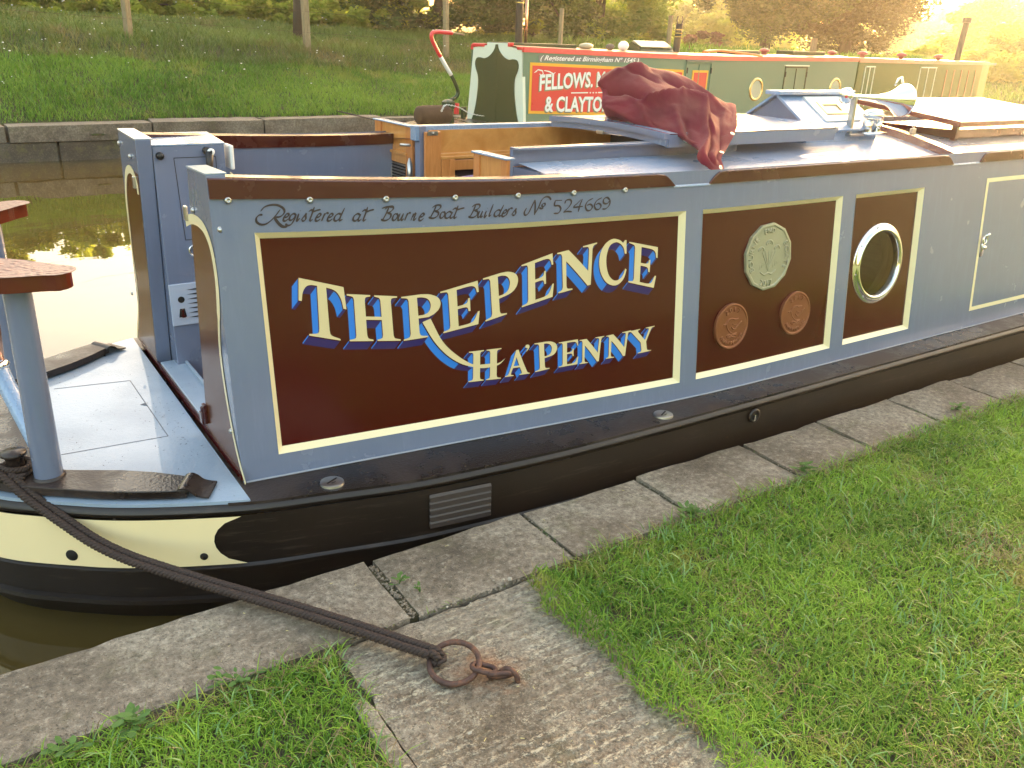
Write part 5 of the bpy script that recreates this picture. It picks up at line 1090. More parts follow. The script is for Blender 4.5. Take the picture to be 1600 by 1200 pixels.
# thin bright bead where cabin meets gunwale
m = MB(); X = lin_x(.70, 9.5, .2)
m.tube([S(x, .1765, .003) for x in X], .0035, 6); m.build('sealant_bead', M['sealant'], side)

BW, RD = .020, .020
panel_objs = []
for k, (a, b) in enumerate(PANELS):
    zb = lambda x: v2z(x, VB); zt = lambda x: v2z(x, VT)
    ai, bi = a + BW, b - BW
    X = lin_x(a, b); XI = [min(max(x, ai), bi) for x in X]
    m = MB()
    for x0, x1, i0, i1 in zip(X[:-1], X[1:], XI[:-1], XI[1:]):
        m.quad(S(x0, zb(x0), .001), S(x1, zb(x1), .001), S(i1, zb(i1) + BW, -RD), S(i0, zb(i0) + BW, -RD))
        m.quad(S(i0, zt(i0) - BW, -RD), S(i1, zt(i1) - BW, -RD), S(x1, zt(x1), .001), S(x0, zt(x0), .001))
    m.quad(S(a, zb(a), .001), S(ai, zb(ai) + BW, -RD), S(ai, zt(ai) - BW, -RD), S(a, zt(a), .001))
    m.quad(S(b, zb(b), .001), S(b, zt(b), .001), S(bi, zt(bi) - BW, -RD), S(bi, zb(bi) + BW, -RD))
    pm = MB()
    XX = lin_x(ai, bi, .06)
    if k < 2:
        for x0, x1 in zip(XX[:-1], XX[1:]):
            pm.quad(S(x0, zb(x0) + BW, -RD), S(x1, zb(x1) + BW, -RD), S(x1, zt(x1) - BW, -RD), S(x0, zt(x0) - BW, -RD))
    else:
        # panel with a round porthole cut out
        cx, cz, r = 3.846, .624, .170
        N = 48
        ring = [(cx + r * math.cos(2 * PI * q / N), cz + r * math.sin(2 * PI * q / N)) for q in range(N)]
        def outp(q):
            t = 2 * PI * q / N; dx, dz = math.cos(t), math.sin(t)
            lim = []
            if dx > 1e-6: lim.append((bi - cx) / dx)
            if dx < -1e-6: lim.append((ai - cx) / dx)
            if dz > 1e-6: lim.append((zt(cx) - BW - cz) / dz)
            if dz < -1e-6: lim.append((zb(cx) + BW - cz) / dz)
            s = min(lim); return (cx + dx * s, cz + dz * s)
        for q in range(N):
            p0, p1 = ring[q], ring[(q + 1) % N]; o0, o1 = outp(q), outp((q + 1) % N)
            pm.quad(S(*p0, -RD), S(*o0, -RD), S(*o1, -RD), S(*p1, -RD))
        for c in [(ai, zb(ai) + BW), (bi, zb(bi) + BW), (bi, zt(bi) - BW), (ai, zt(ai) - BW)]:
            best = sorted(range(N), key=lambda q: (outp(q)[0] - c[0]) ** 2 + (outp(q)[1] - c[1]) ** 2)[:2]
            qs = sorted(best)
            pm.quad(S(*outp(qs[0]), -RD), S(*c, -RD), S(*outp(qs[1]), -RD))
    po = pm.build(['name_panel', 'coin_panel', 'porthole_panel'][k], M['maroon'], boat)
    m.build('panel_moulding', M['cream'], po)
    panel_objs.append(po)

# ---- signwriting
def poly_glyph(c):
    K = 1
    g = {
     'T': [[(0,1,1),(1,1,1),(1.0,.60,1),(.935,.60,1),(.91,.76,0),(.84,.87,0),(.74,.915,0),(.60,.925,1),(.60,.16,1),(.63,.07,0),(.80,.03,1),(.80,0,1),(.20,0,1),(.20,.03,1),(.37,.07,0),(.40,.16,1),(.40,.925,1),(.26,.915,0),(.16,.87,0),(.09,.76,0),(.065,.60,1),(0,.60,1)]],
     'H': [[(0,1,1),(.46,1,1),(.46,.97,1),(.37,.945,0),(.345,.88,1),(.345,.535,1),(.655,.535,1),(.655,.88,1),(.63,.945,0),(.54,.97,1),(.54,1,1),(1,1,1),(1,.97,1),(.89,.945,0),(.865,.88,1),(.865,.13,1),(.89,.06,0),(1,.03,1),(1,0,1),(.54,0,1),(.54,.03,1),(.63,.06,0),(.655,.13,1),(.655,.465,1),(.345,.465,1),(.345,.13,1),(.37,.06,0),(.46,.03,1),(.46,0,1),(0,0,1),(0,.03,1),(.11,.06,0),(.135,.13,1),(.135,.88,1),(.11,.945,0),(0,.97,1)]],
     'E': [[(0,1,1),(.98,1,1),(1,.74,1),(.95,.74,1),(.91,.86,0),(.82,.915,0),(.68,.93,1),(.42,.93,1),(.42,.545,1),(.58,.545,0),(.68,.575,0),(.71,.66,1),(.76,.66,1),(.76,.36,1),(.71,.36,1),(.68,.45,0),(.58,.475,0),(.42,.475,1),(.42,.07,1),(.70,.07,0),(.85,.12,0),(.96,.30,1),(1.01,.30,1),(.96,0,1),(0,0,1),(0,.03,1),(.16,.06,0),(.20,.13,1),(.20,.88,1),(.16,.945,0),(0,.97,1)]],
     'P': [[(0,1,1),(.52,1,1),(.74,.97,0),(.94,.87,0),(1,.72,0),(.93,.56,0),(.76,.46,0),(.42,.42,1),(.42,.13,1),(.46,.06,0),(.62,.03,1),(.62,0,1),(0,0,1),(0,.03,1),(.16,.06,0),(.20,.13,1),(.20,.88,1),(.16,.945,0),(0,.97,1)], [(.42,.935,1),(.56,.925,0),(.70,.86,0),(.76,.72,0),(.70,.56,0),(.58,.495,0),(.42,.485,1)]],
     'R': [[(0,1,1),(.52,1,1),(.74,.97,0),(.94,.88,0),(1,.74,0),(.93,.60,0),(.80,.51,1),(.66,.46,1),(.40,.46,1),(.40,.13,1),(.44,.06,0),(.60,.03,1),(.60,0,1),(0,0,1),(0,.03,1),(.14,.06,0),(.18,.13,1),(.18,.88,1),(.14,.945,0),(0,.97,1)], [(.40,.935,1),(.54,.925,0),(.68,.87,0),(.74,.74,0),(.69,.60,0),(.58,.535,0),(.40,.525,1)]],
     'N': [[(0,1,1),(.28,1,1),(.80,.36,1),(.80,.88,1),(.77,.945,0),(.64,.97,1),(.64,1,1),(1,1,1),(1,.97,1),(.92,.945,0),(.89,.88,1),(.89,0,1),(.80,0,1),(.22,.74,1),(.22,.13,1),(.25,.06,0),(.38,.03,1),(.38,0,1),(0,0,1),(0,.03,1),(.09,.06,0),(.12,.13,1),(.12,.87,1),(.09,.945,0),(0,.97,1)]],
     'C': [[(1,.99,1),(1,.68,1),(.94,.68,1),(.89,.82,0),(.76,.92,0),(.60,.95,0),(.40,.88,0),(.28,.68,0),(.26,.45,0),(.34,.22,0),(.52,.09,0),(.72,.10,0),(.87,.20,0),(.95,.34,1),(1,.31,1),(.90,.12,0),(.72,.0,0),(.50,-.03,0),(.24,.06,0),(.06,.26,0),(.0,.50,0),(.06,.74,0),(.24,.93,0),(.50,1.03,0),(.74,1.0,0),(.88,.93,1),(.94,.99,1)]],
     'A': [[(.44,1,1),(.55,1,1),(.88,.13,1),(.92,.06,0),(1,.03,1),(1,0,1),(.58,0,1),(.58,.03,1),(.67,.06,0),(.67,.12,1),(.60,.31,1),(.31,.31,1),(.24,.13,1),(.24,.06,0),(.34,.03,1),(.34,0,1),(0,0,1),(0,.03,1),(.10,.06,0),(.15,.13,1)], [(.335,.38,1),(.575,.38,1),(.455,.72,1)]],
     'Y': [[(0,1,1),(.44,1,1),(.44,.97,1),(.36,.945,0),(.36,.88,1),(.58,.50,1),(.76,.88,1),(.76,.945,0),(.66,.97,1),(.66,1,1),(1,1,1),(1,.97,1),(.90,.945,0),(.84,.87,1),(.62,.43,1),(.62,.13,1),(.65,.06,0),(.78,.03,1),(.78,0,1),(.26,0,1),(.26,.03,1),(.38,.06,0),(.41,.13,1),(.41,.43,1),(.14,.87,1),(.09,.945,0),(0,.97,1)]],
     "'": [[(.3,1,0),(.8,.95,0),(.95,.6,0),(.6,.15,0),(.1,-.1,1),(.45,.3,0),(.5,.5,0),(.15,.6,0)]],
    }[c]
    out = []
    for cont in g:
        n = len(cont); pts = []
        st = next((i for i, p in enumerate(cont) if p[2]), 0)
        cont = cont[st:] + cont[:st]
        seg = [cont[0]]
        for p in cont[1:] + [cont[0]]:
            seg.append(p)
            if p[2] or p is cont[0]:
                cs = cr([np.array(q[:2], float) for q in seg], 5) if len(seg) > 2 else [np.array(q[:2], float) for q in seg]
                if len(seg) == 2:
                    a, b = cs; L = np.hypot(*(b - a)); kk = max(1, int(L / .2)); cs = [a + (b - a) * i / kk for i in range(kk + 1)]
                pts += [tuple(q) for q in cs[:-1]]
                seg = [p]
        out.append(pts)
    return out

def bil(q, u, v):
    (a, b, c, d) = q      # TL TR BR BL
    return tuple((a[i] * (1 - u) + b[i] * u) * v + (d[i] * (1 - u) + c[i] * u) * (1 - v) for i in (0, 1))

def letters(items, off, parent, h0=-RD, gap=.0042):
    """each letter: cream face, dark key line and the two-tone block shade"""
    for n_, conts in items:
        m = MB()
        tess = tessellate_polygon([[Vector((x, z, 0)) for x, z in c] for c in conts])
        flat = [p for c in conts for p in c]
        m.cur = 0; m.add([S(x, z, h0 + .0046) for x, z in flat], tess)
        g = Vector((off[0], off[1])).normalized() * gap
        m.cur = 1
        m.add([S(x + g.x, z + g.y, h0 + .0039) for x, z in flat], tess)
        m.add([S(x + g.x * .45, z + g.y * .45, h0 + .0041) for x, z in flat], tess)
        for ci, c in enumerate(conts):
            A = sum(c[i][0] * c[(i + 1) % len(c)][1] - c[(i + 1) % len(c)][0] * c[i][1] for i in range(len(c)))
            s_ = 1 if A > 0 else -1
            for i in range(len(c)):
                p, q = c[i], c[(i + 1) % len(c)]
                nx, nz = ((q[1] - p[1]) * s_, -(q[0] - p[0]) * s_)
                if ci > 0: nx, nz = -nx, -nz
                L = math.hypot(nx, nz) or 1; nx /= L; nz /= L
                if nx * off[0] + nz * off[1] <= 0: continue
                m.cur = 2 if (nx < -.55 and nz > -.8) else 3
                a0 = S(p[0] + g.x, p[1] + g.y, h0 + .0036); a1 = S(q[0] + g.x, q[1] + g.y, h0 + .0036)
                b1 = S(q[0] + off[0], q[1] + off[1], h0 + .0006); b0 = S(p[0] + off[0], p[1] + off[1], h0 + .0006)
                m.quad(a0, a1, b1, b0)
        m.build('letter', [M['letter_cream'], M['maroon'], M['shade_light'], M['shade_dark']], parent, fix=False)
big = []
for c, q in BIG:
    big.append((c, [[bil(q, u, v) for u, v in cont] for cont in poly_glyph(c)]))
letters(big, (-.0232, -.0275), panel_objs[0])
sm = []
for c, q in SMALL:
    sm.append((c, [[bil(q, u, v) for u, v in cont] for cont in poly_glyph(c)]))
letters(sm, (-.020, -.022), panel_objs[0], gap=.003)
# the long tail of the R
half = len(SWASH) // 2
top_edge = cr([np.array(p) for p in SWASH[half:]][::-1], 4); low_edge = cr([np.array(p) for p in SWASH[:half + 1]], 4)
tail = [tuple(p) for p in low_edge] + [tuple(p) for p in top_edge[::-1]]
m = MB()
nn = 28
def samp(path, t):
    f = t * (len(path) - 1); i = min(int(f), len(path) - 2); return path[i] + (path[i + 1] - path[i]) * (f - i)
lo_ = cr([np.array(p) for p in SWASH[:8]], 5); hi_ = cr([np.array(p) for p in [SWASH[7]] + SWASH[8:]], 5)[::-1]
for i in range(nn):
    t0, t1 = i / nn, (i + 1) / nn
    a, b, c_, d = samp(lo_, t0), samp(lo_, t1), samp(hi_, t1), samp(hi_, t0)
    h = -RD + .0056
    m.quad(S(*a, h), S(*b, h), S(*c_, h), S(*d, h))
m.build('letter_tail', M['letter_cream'], panel_objs[0], fix=False)
m = MB()
for i in range(nn):
    t0, t1 = i / nn, (i + 1) / nn
    a, b = samp(lo_, t0), samp(lo_, t1)
    k0 = min(1, (1 - t0) * 1.7); k1 = min(1, (1 - t1) * 1.7)
    h = -RD + .0036
    m.cur = 0 if t0 < .42 else 1
    m.quad(S(a[0] - .003, a[1] - .003, h), S(b[0] - .003, b[1] - .003, h), S(b[0] - .021 * k1, b[1] - .021 * k1, h - .0028), S(a[0] - .021 * k0, a[1] - .021 * k0, h - .0028))
m.build('letter_tail_shade', [M['shade_light'], M['shade_dark']], panel_objs[0], fix=False)

# handwritten registration line
def pen(strokes, F, w0, name, mat, parent, h=.0012, ang=math.radians(38), wmin=.35):
    m = MB(); step = 0
    for st in strokes:
        pts = [Vector(p) for p in st]
        n = len(pts)
        if n < 2: continue
        L, Rr = [], []
        for i, p in enumerate(pts):
            t = pts[min(i + 1, n - 1)] - pts[max(i - 1, 0)]
            if t.length < 1e-7: t = Vector((1, 0))
            t.normalize()
            nrm = Vector((-t.y, t.x))
            a = math.atan2(t.y, t.x)
            w = w0 * (wmin + (1 - wmin) * abs(math.sin(a - ang)))
            e = min(i, n - 1 - i)
            w *= .55 if e == 0 else 1
            L.append(p + nrm * w / 2); Rr.append(p - nrm * w / 2)
        for i in range(n - 1):
            step += 1
            hh = h + (step % 40) * .00001
            m.quad(F(L[i].x, L[i].y, hh), F(Rr[i].x, Rr[i].y, hh), F(Rr[i + 1].x, Rr[i + 1].y, hh + .00001), F(L[i + 1].x, L[i + 1].y, hh + .00001))
    return m.build(name, mat, parent, fix=False)
pen(SCRIPT, S, .0082, 'registration_lettering', M['script_black'], side)

# ---- coins
def coin(name, cx, cz, r, sides, mat, words, motif):
    p0 = Vector(S(cx, cz, -RD)); n = Vector((0, -1, .1)).normalized(); U = Vector((1, 0, 0)); W = Vector((0, .1, 1)).normalized()
    if sides == 12:
        ang0 = PI / 12 + .1
    else: ang0 = 0
    T = .014
    def pt(x, y, h): return p0 + U * x + W * y + n * h
    m = MB(); prof = [(1.0, 0), (1.0, T), (.93, T + .0015), (.90, T - .003)]
    vs = []
    for f, h in prof: vs += [pt(r * f * math.cos(ang0 + 2 * PI * k / sides), r * f * math.sin(ang0 + 2 * PI * k / sides), h) for k in range(sides)]
    fs = [(i * sides + k, i * sides + (k + 1) % sides, (i + 1) * sides + (k + 1) % sides, (i + 1) * sides + k) for i in range(3) for k in range(sides)]
    fs.append(tuple(3 * sides + k for k in range(sides)))
    m.add(vs, fs)
    co = m.build(name, mat, panel_objs[1], smooth=(True if sides > 20 else False), bevel=.0012)
    base = T - .003
    m = MB()
    for word, a0, rad, size, inward in words:
        tv, tf = text_mesh(word, .01)
        w = max(v[0] for v in tv)
        H = size * r
        vs = []
        for x, y in tv:
            if not inward:
                th = a0 - (x - w / 2) * H / (rad * r); rr_ = rad * r + y * H
            else:
                th = a0 + (x - w / 2) * H / (rad * r); rr_ = rad * r - y * H + H
            vs.append((rr_ * math.cos(th), rr_ * math.sin(th)))
        k = len(vs)
        m.add([pt(x, y, base + .0045) for x, y in vs] , tf)
        # little skirts for relief
        from collections import Counter
        ed = Counter()
        for f in tf:
            for i in range(len(f)):
                e = (f[i], f[(i + 1) % len(f)]); ed[tuple(sorted(e))] += 1
        q = len(m.v) - k
        m.v += [tuple(pt(x, y, base)) for x, y in vs]
        for (i, j), c in ed.items():
            if c == 1: m.f.append((q + i, q + j, q + k + j, q + k + i)); m.mi.append(0)
    for path, w in motif:
        P3 = [pt(x * r, y * r, base) for x, y in cr([np.array(a, float) for a in path], 5)]
        m.tube(P3, [1.3 * w * r * (.5 if i in (0, len(P3) - 1) else 1) for i in range(len(P3))], 6)
    m.build('relief', mat, co, smooth='all')
    return co
plant = []
for a, L, hx in [(-.9, .50, -.30), (-.45, .62, -.16), (0, .70, .0), (.45, .62, .16), (.9, .50, .30)]:
    plant.append(([(0, -.42), (hx * .4, -.15), (hx * 1.0, .18)], .016))
for cx_, cy_, q in [(0, .38, .13), (-.34, .22, .11), (.34, .22, .11)]:
    plant.append(([(cx_ + q * math.cos(t), cy_ + q * .8 * math.sin(t)) for t in np.linspace(-.3, PI + .3, 7)], .022))
    plant.append(([(cx_ - q * .5, cy_), (cx_, cy_ + q * .3), (cx_ + q * .5, cy_)], .016))
for k in range(9): plant.append(([(-.38 + .095 * k, -.34 + .05 * (k % 3)), (-.34 + .09 * k, -.18 + .06 * (k % 2))], .014))
plant.append(([(-.34, -.42), (-.16, -.52), (0, -.48), (.16, -.52), (.34, -.42)], .022))
coin('threepenny_coin', 3.026, .742, .150, 12, M['coin_pale'], [('BOURNE', PI - .15, .70, .17, False), ('END', PI / 2 + .05, .70, .15, False), ('BOATS', .0, .70, .17, False), ('2017', -PI / 2 - .1, .70, .17, True)], plant)
bird = [([(-.52, .10), (-.34, .16), (-.22, .30), (0, .34), (.18, .28), (.40, .30)], .030), ([(-.34, .14), (-.26, -.06), (-.10, -.24), (.10, -.34), (.34, -.34)], .024), ([(-.02, -.02), (.12, -.14), (.26, -.10), (.44, .06), (.60, .16)], .028), ([(.04, .10), (.22, .02), (.40, .0)], .018), ([(-.20, .20), (-.16, .21)], .022),
        ([(-.30, -.44), (-.16, -.36), (.0, -.42), (.16, -.38), (.30, -.44)], .035), ([(-.22, -.52), (-.05, -.46), (.12, -.50), (.24, -.46)], .03), ([(-.05, -.30), (-.03, -.40)], .014), ([(.08, -.32), (.08, -.42)], .014)]
for cx_, cz_ in [(2.818, .457), (3.237, .459)]:
    coin('halfpenny_coin', cx_, cz_, .102, 48, M['coin_bronze'], [('2 0 1 7', PI / 2, .64, .20, False), ('HALF PENNY', -PI / 2, .66, .16, True)], bird)

# ---- porthole
cx, cz = 3.846, .624
p0 = Vector(S(cx, cz, -RD)); n = Vector((0, -1, .1)).normalized()
m = MB(); m.lathe([(.199, 0), (.199, .004), (.195, .006), (.182, .0065), (.179, .012), (.173, .019), (.166, .020), (.160, .015), (.158, .0), (.158, -.02)], p0, n, 56)
ph = m.build('porthole', M['chrome'], panel_objs[2], smooth='all')
m = MB(); m.lathe([(.159, .0), (.0, .0)], p0, n, 40); m.build('glass', M['glass'], ph, fix=False)
m = MB()
for k in range(8):
    t = 2 * PI * k / 8 + .2; U = Vector((1, 0, 0)); W = Vector((0, .1, 1)).normalized()
    m.ball(p0 + U * .185 * math.cos(t) + W * .185 * math.sin(t) + n * .009, .004, 8, 5)
m.build('screw', M['steel'], ph, smooth='all')
m = MB(); m.lathe([(.160, -.001), (.162, -.05), (.180, -.10)], p0, n, 40); m.build('liner', M['oak'], ph, smooth='all')
# cabin interior seen through it
m = MB(); a, b = 3.45, 4.3
m.quad((a, 3.0, .2), (b, 3.0, .2), (b, 3.0, 1.05), (a, 3.0, 1.05)); m.quad((a, 2.55, .2), (b, 2.55, .2), (b, 3.0, .2), (a, 3.0, .2)); m.quad((a, 2.55, .2), (a, 3.0, .2), (a, 3.0, 1.05), (a, 2.55, 1.05)); m.quad((b, 2.55, .2), (b, 2.55, 1.05), (b, 3.0, 1.05), (b, 3.0, .2))
m.quad((a, 2.55, 1.05), (a, 3.0, 1.05), (b, 3.0, 1.05), (b, 2.55, 1.05))
inr = m.build('cabin_interior', wood('dim_interior_oak', lin(190, 118, 62), lin(214, 146, 84), .4, (1, 1, 6)), boat, fix=False)
MB().box((3.9, 2.93, .66), (.8, .05, .05)).box((4.0, 2.9, .45), (.5, .1, .3)).build('shelf', M['floor_wood'], inr, bevel=.004)

# ---- side hatch outline and its catch
m = MB()
def border(m, x0, x1, z0, z1, w, out=.0015):
    for (a, b, c, d) in [((x0, z0), (x1, z0), (x1 - w, z0 + w), (x0 + w, z0 + w)), ((x1, z0), (x1, z1), (x1 - w, z1 - w), (x1 - w, z0 + w)), ((x1, z1), (x0, z1), (x0 + w, z1 - w), (x1 - w, z1 - w)), ((x0, z1), (x0, z0), (x0 + w, z0 + w), (x0 + w, z1 - w))]:
        m.quad(S(*a, out), S(*b, out), S(*c, out), S(*d, out))
border(m, 4.712, 5.72, .268, .990, .022)
m.build('coachline', M['cream'], side, fix=False)
border(MBs := MB(), 6.2, 8.4, .268, .990, .022); MBs.build('coachline', M['cream'], side, fix=False)
c0 = Vector(S(4.752, .632, .002)); nn_ = Vector((0, -1, .1)).normalized()
m = MB(); m.box(c0 + nn_ * .004 + Vector((0, 0, -.01)), (.024, .008, .11)); m.tube([c0 + nn_ * .01 + Vector((0.0, 0, .03)) + Vector((.02 * math.cos(t), 0, .022 * math.sin(t))) for t in np.linspace(0, 2 * PI, 14)[:-1]], .006, 8, closed=True)
m.ball(c0 + nn_ * .014 + Vector((0, 0, -.012)), .013, 10, 6); m.tube([c0 + nn_ * .012 + Vector((-.012, 0, .05)), c0 + nn_ * .02 + Vector((.014, 0, .062))], .007, 8)
m.build('hatch_catch', M['chrome'], side, smooth='all')

# ---- handrails with scuppers
def rail(xa, xb, ca, cb_, F, mirror=False):
    """maroon edge rail from xa to xb; ca/cb_ = curved scupper cut at that end"""
    m = MB(); top = MB()
    X = lin_x(xa, xb, .09)
    if ca: X = [xa + .07 * t for t in (0, .12, .3, .5, .75)] + [x for x in X if x > xa + .07]
    if cb_: X = [x for x in X if x < xb - .07] + [xb - .07 * t for t in (.75, .5, .3, .12, 0)]
    prev = None
    for x in X:
        zt = zrail(x); zb_ = zstripe(x)
        k = 1
        if ca and x < xa + .07: t = (x - xa) / .07; k = min(k, math.sin(t * PI / 2) ** 1.0)
        if cb_ and x > xb - .07: t = (xb - x) / .07; k = min(k, math.sin(t * PI / 2))
        zt = zb_ + .004 + (zt - zb_ - .004) * k
        ps = [F(x, zb_, .0), F(x, zb_, .009), F(x, zt - .004, .009), F(x, zt, .005), F(x, zt, -.026), F(x, zt - .004, -.030), F(x, zb_ - .02, -.030)]
        if prev:
            for i in range(6): m.quad(prev[i], ps[i], ps[i + 1], prev[i + 1])
        else:
            m.quad(*ps)
        prev = ps
    m.quad(*prev[::-1])
    return m
R1 = [(.692, 2.455, False, True), (2.635, 4.365, True, True), (4.615, 9.5, True, False)]
for a, b, ca, cb_ in R1:
    rail(a, b, ca, cb_, S).build('handrail', M['maroon_rail'], boat)
    rail(a, b, ca, cb_, SF).build('handrail', M['maroon_rail'], boat)
# bolts under the rail
for x in [.745, .997, 1.253, 1.504, 1.75, 1.984, 2.214]:
    p = Vector(S(x, zstripe(x) - .004, .002))
    m = MB(); m.lathe([(.0115, 0), (.0125, .003), (.009, .009), (.0045, .0105), (.004, .008), (0, .008)], p, (0, -1, .1), 14)
    m.build('bolt', M['steel'], boat, smooth='all')

# ---- roof
def roofz(x, Y):
    t = (Y - YC) / .87
    return 1.086 + sheer(x) * .6 + .062 * (1 - t * t)
def roof_sheet(x0, x1, y0, y1, name='roof', mat=None, parent=boat):
    m = MB(); X = lin_x(x0, x1, .25)
    N = 10
    for a, b in zip(X[:-1], X[1:]):
        for j in range(N):
            def yy(x, j):
                lo = max(y0, S(x, 1.08)[1] + .004 - (.0)) if y0 < 2.7 else y0
                hi = min(y1, SF(x, 1.08)[1] - .004) if y1 > 4.1 else y1
                return lo + (hi - lo) * j / N
            q = [(a, yy(a, j)), (b, yy(b, j)), (b, yy(b, j + 1)), (a, yy(a, j + 1))]
            m.quad(*[(x, y, roofz(x, y)) for x, y in q])
    return m.build(name, mat or M['roof'], parent, smooth='all')
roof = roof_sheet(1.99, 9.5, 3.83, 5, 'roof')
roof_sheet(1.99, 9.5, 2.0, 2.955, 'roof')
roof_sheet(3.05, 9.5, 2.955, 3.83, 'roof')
# scupper lips
for xa, xb in [(2.45, 2.64), (4.36, 4.62)]:
    m = MB(); X = lin_x(xa, xb, .02)
    for a, b in zip(X[:-1], X[1:]):
        for (o0, z0), (o1, z1) in zip([(-.04, .008), (-.01, .006), (.001, .003), (.005, -.001)], [(-.01, .006), (.001, .003), (.005, -.001), (.004, -.006)]):
            m.quad(S(a, zstripe(a) + z0, o0), S(b, zstripe(b) + z0, o0), S(b, zstripe(b) + z1, o1), S(a, zstripe(a) + z1, o1))
    m.build('scupper_lip', M['roof'], boat, smooth='all')
# diagonal maroon water bar across the roof
def bar(m, A, B, w, h0, h1):
    n = 10
    for i in range(n):
        a = Vector(A).lerp(Vector(B), i / n); b = Vector(A).lerp(Vector(B), (i + 1) / n)
        d = (Vector(B) - Vector(A)).normalized(); s = Vector((d.y, -d.x, 0)) * w
        za, zb_ = roofz(a.x, a.y), roofz(b.x, b.y)
        f = lambda p, z: (p.x, p.y, z)
        m.hexa([f(a, za + h0), f(b, zb_ + h0), f(b - s, zb_ + h0), f(a - s, za + h0)], [f(a, za + h1), f(b, zb_ + h1), f(b - s, zb_ + h1), f(a - s, za + h1)])
m = MB(); bar(m, (4.475, 2.515, 0), (4.93, 3.40, 0), .05, -.02, .042); bar(m, (4.93, 3.40, 0), (4.475, 4.285, 0), .05, -.02, .042)
m.build('water_bar', M['maroon_wet'], boat, fix=False)

# sliding hatch: coamings, lid
zc = 1.188
m = MB()
m.box((2.62, 2.975, 1.155), (1.30, .022, .075)); m.box((2.62, 2.958, 1.188), (1.30, .055, .010)); 
m.build('hatch_runner', M['blue'], boat, bevel=.002)
m = MB(); m.box((2.92, 3.80, 1.165), (1.94, .06, .07)); m.build('hatch_runner', M['blue_wet'], boat, bevel=.003)
m = MB(); m.box((2.575, 3.762, .93), (1.12, .014, .50)); lining = m.build('hatch_lining', M['oak'], boat)
m = MB(); m.box((2.025, 3.745, .95), (.085, .020, .45)); m.build('stile', M['oak_up'], lining, bevel=.003)
m = MB(); m.box((2.45, 3.742, 1.052), (.77, .026, .016)); m.box((2.45, 3.746, 1.066), (.77, .016, .014)); m.build('moulding', M['oak'], lining, bevel=.003)
m = MB(); m.box((2.093, 3.743, .9), (.045, .022, .30)); m.box((2.37, 3.743, 1.015), (.51, .022, .05)); m.box((2.127, 3.741, .9), (.03, .026, .29)); m.box((2.62, 3.743, .9), (.05, .022, .30)); m.build('inner_frame', M['oak_up'], lining, bevel=.003)
m = MB(); m.box((2.37, 3.752, .90), (.46, .006, .18)); mr = m.build('dark_pane', plain('smoked_pane', (0.02, 0.012, 0.016, 1), .06, 0, 0), lining)
m = MB(); m.tube([(2.14 + .06 * i, 3.742, .945 + .012 * math.sin(i * .7)) for i in range(8)], .006, 6); m.build('pane_reflection', paint('lilac_reflection', lin(170, 140, 190)), lining, smooth='all')  # lilac streak standing in for a reflection on the dark pane
m = MB(); m.box((2.02, 3.733, 1.168), (.055, .006, .018)); m.ball((2.02, 3.729, 1.168), .006, 8, 5); m.build('catch_plate', M['steel'], lining)
m = MB(); m.box((1.985, 3.79, 1.0), (.035, .05, .40)); m.build('jamb', M['blue'], boat, bevel=.003)
# lid (slid forward)
LX0, LX1, LY0, LY1 = 2.72, 3.86, 2.86, 3.72
m = MB()
def lidz(y): return 1.236 + .016 * (1 - ((y - 3.30) / .44) ** 2)
N = 12
for j in range(N):
    y0 = LY0 + (LY1 - LY0) * j / N; y1 = LY0 + (LY1 - LY0) * (j + 1) / N
    m.quad((LX0, y0, lidz(y0)), (LX1, y0, lidz(y0)), (LX1, y1, lidz(y1)), (LX0, y1, lidz(y1)))
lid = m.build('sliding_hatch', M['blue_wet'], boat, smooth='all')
m = MB()
m.hexa([(LX0, LY0, 1.176), (LX1, LY0, 1.176), (LX1, LY0 + .02, 1.176), (LX0, LY0 + .02, 1.176)], [(LX0, LY0, 1.2315), (LX1, LY0, 1.2315), (LX1, LY0 + .02, 1.2315), (LX0, LY0 + .02, 1.2315)])
for j in range(N):
    y0 = LY0 + (LY1 - LY0) * j / N; y1 = LY0 + (LY1 - LY0) * (j + 1) / N
    for xx, w in ((LX0 - .03, .032), (LX1, .02)):
        m.hexa([(xx, y0, lidz(y0) - .024), (xx + w, y0, lidz(y0) - .024), (xx + w, y1, lidz(y1) - .024), (xx, y1, lidz(y1) - .024)], [(xx, y0, lidz(y0) + .002), (xx + w, y0, lidz(y0) + .002), (xx + w, y1, lidz(y1) + .002), (xx, y1, lidz(y1) + .002)])
    m.hexa([(LX0 - .018, y0, lidz(y0) - .052), (LX0 - .004, y0, lidz(y0) - .052), (LX0 - .004, y1, lidz(y1) - .052), (LX0 - .018, y1, lidz(y1) - .052)], [(LX0 - .018, y0, lidz(y0) - .025), (LX0 - .004, y0, lidz(y0) - .025), (LX0 - .004, y1, lidz(y1) - .025), (LX0 - .018, y1, lidz(y1) - .025)])
m.build('hatch_edge', M['blue'], lid)
m = MB(); m.box((LX0 - .03, 3.30, 1.20), (.012, .05, .016)); m.build('hatch_pull', M['steel'], lid, bevel=.002)

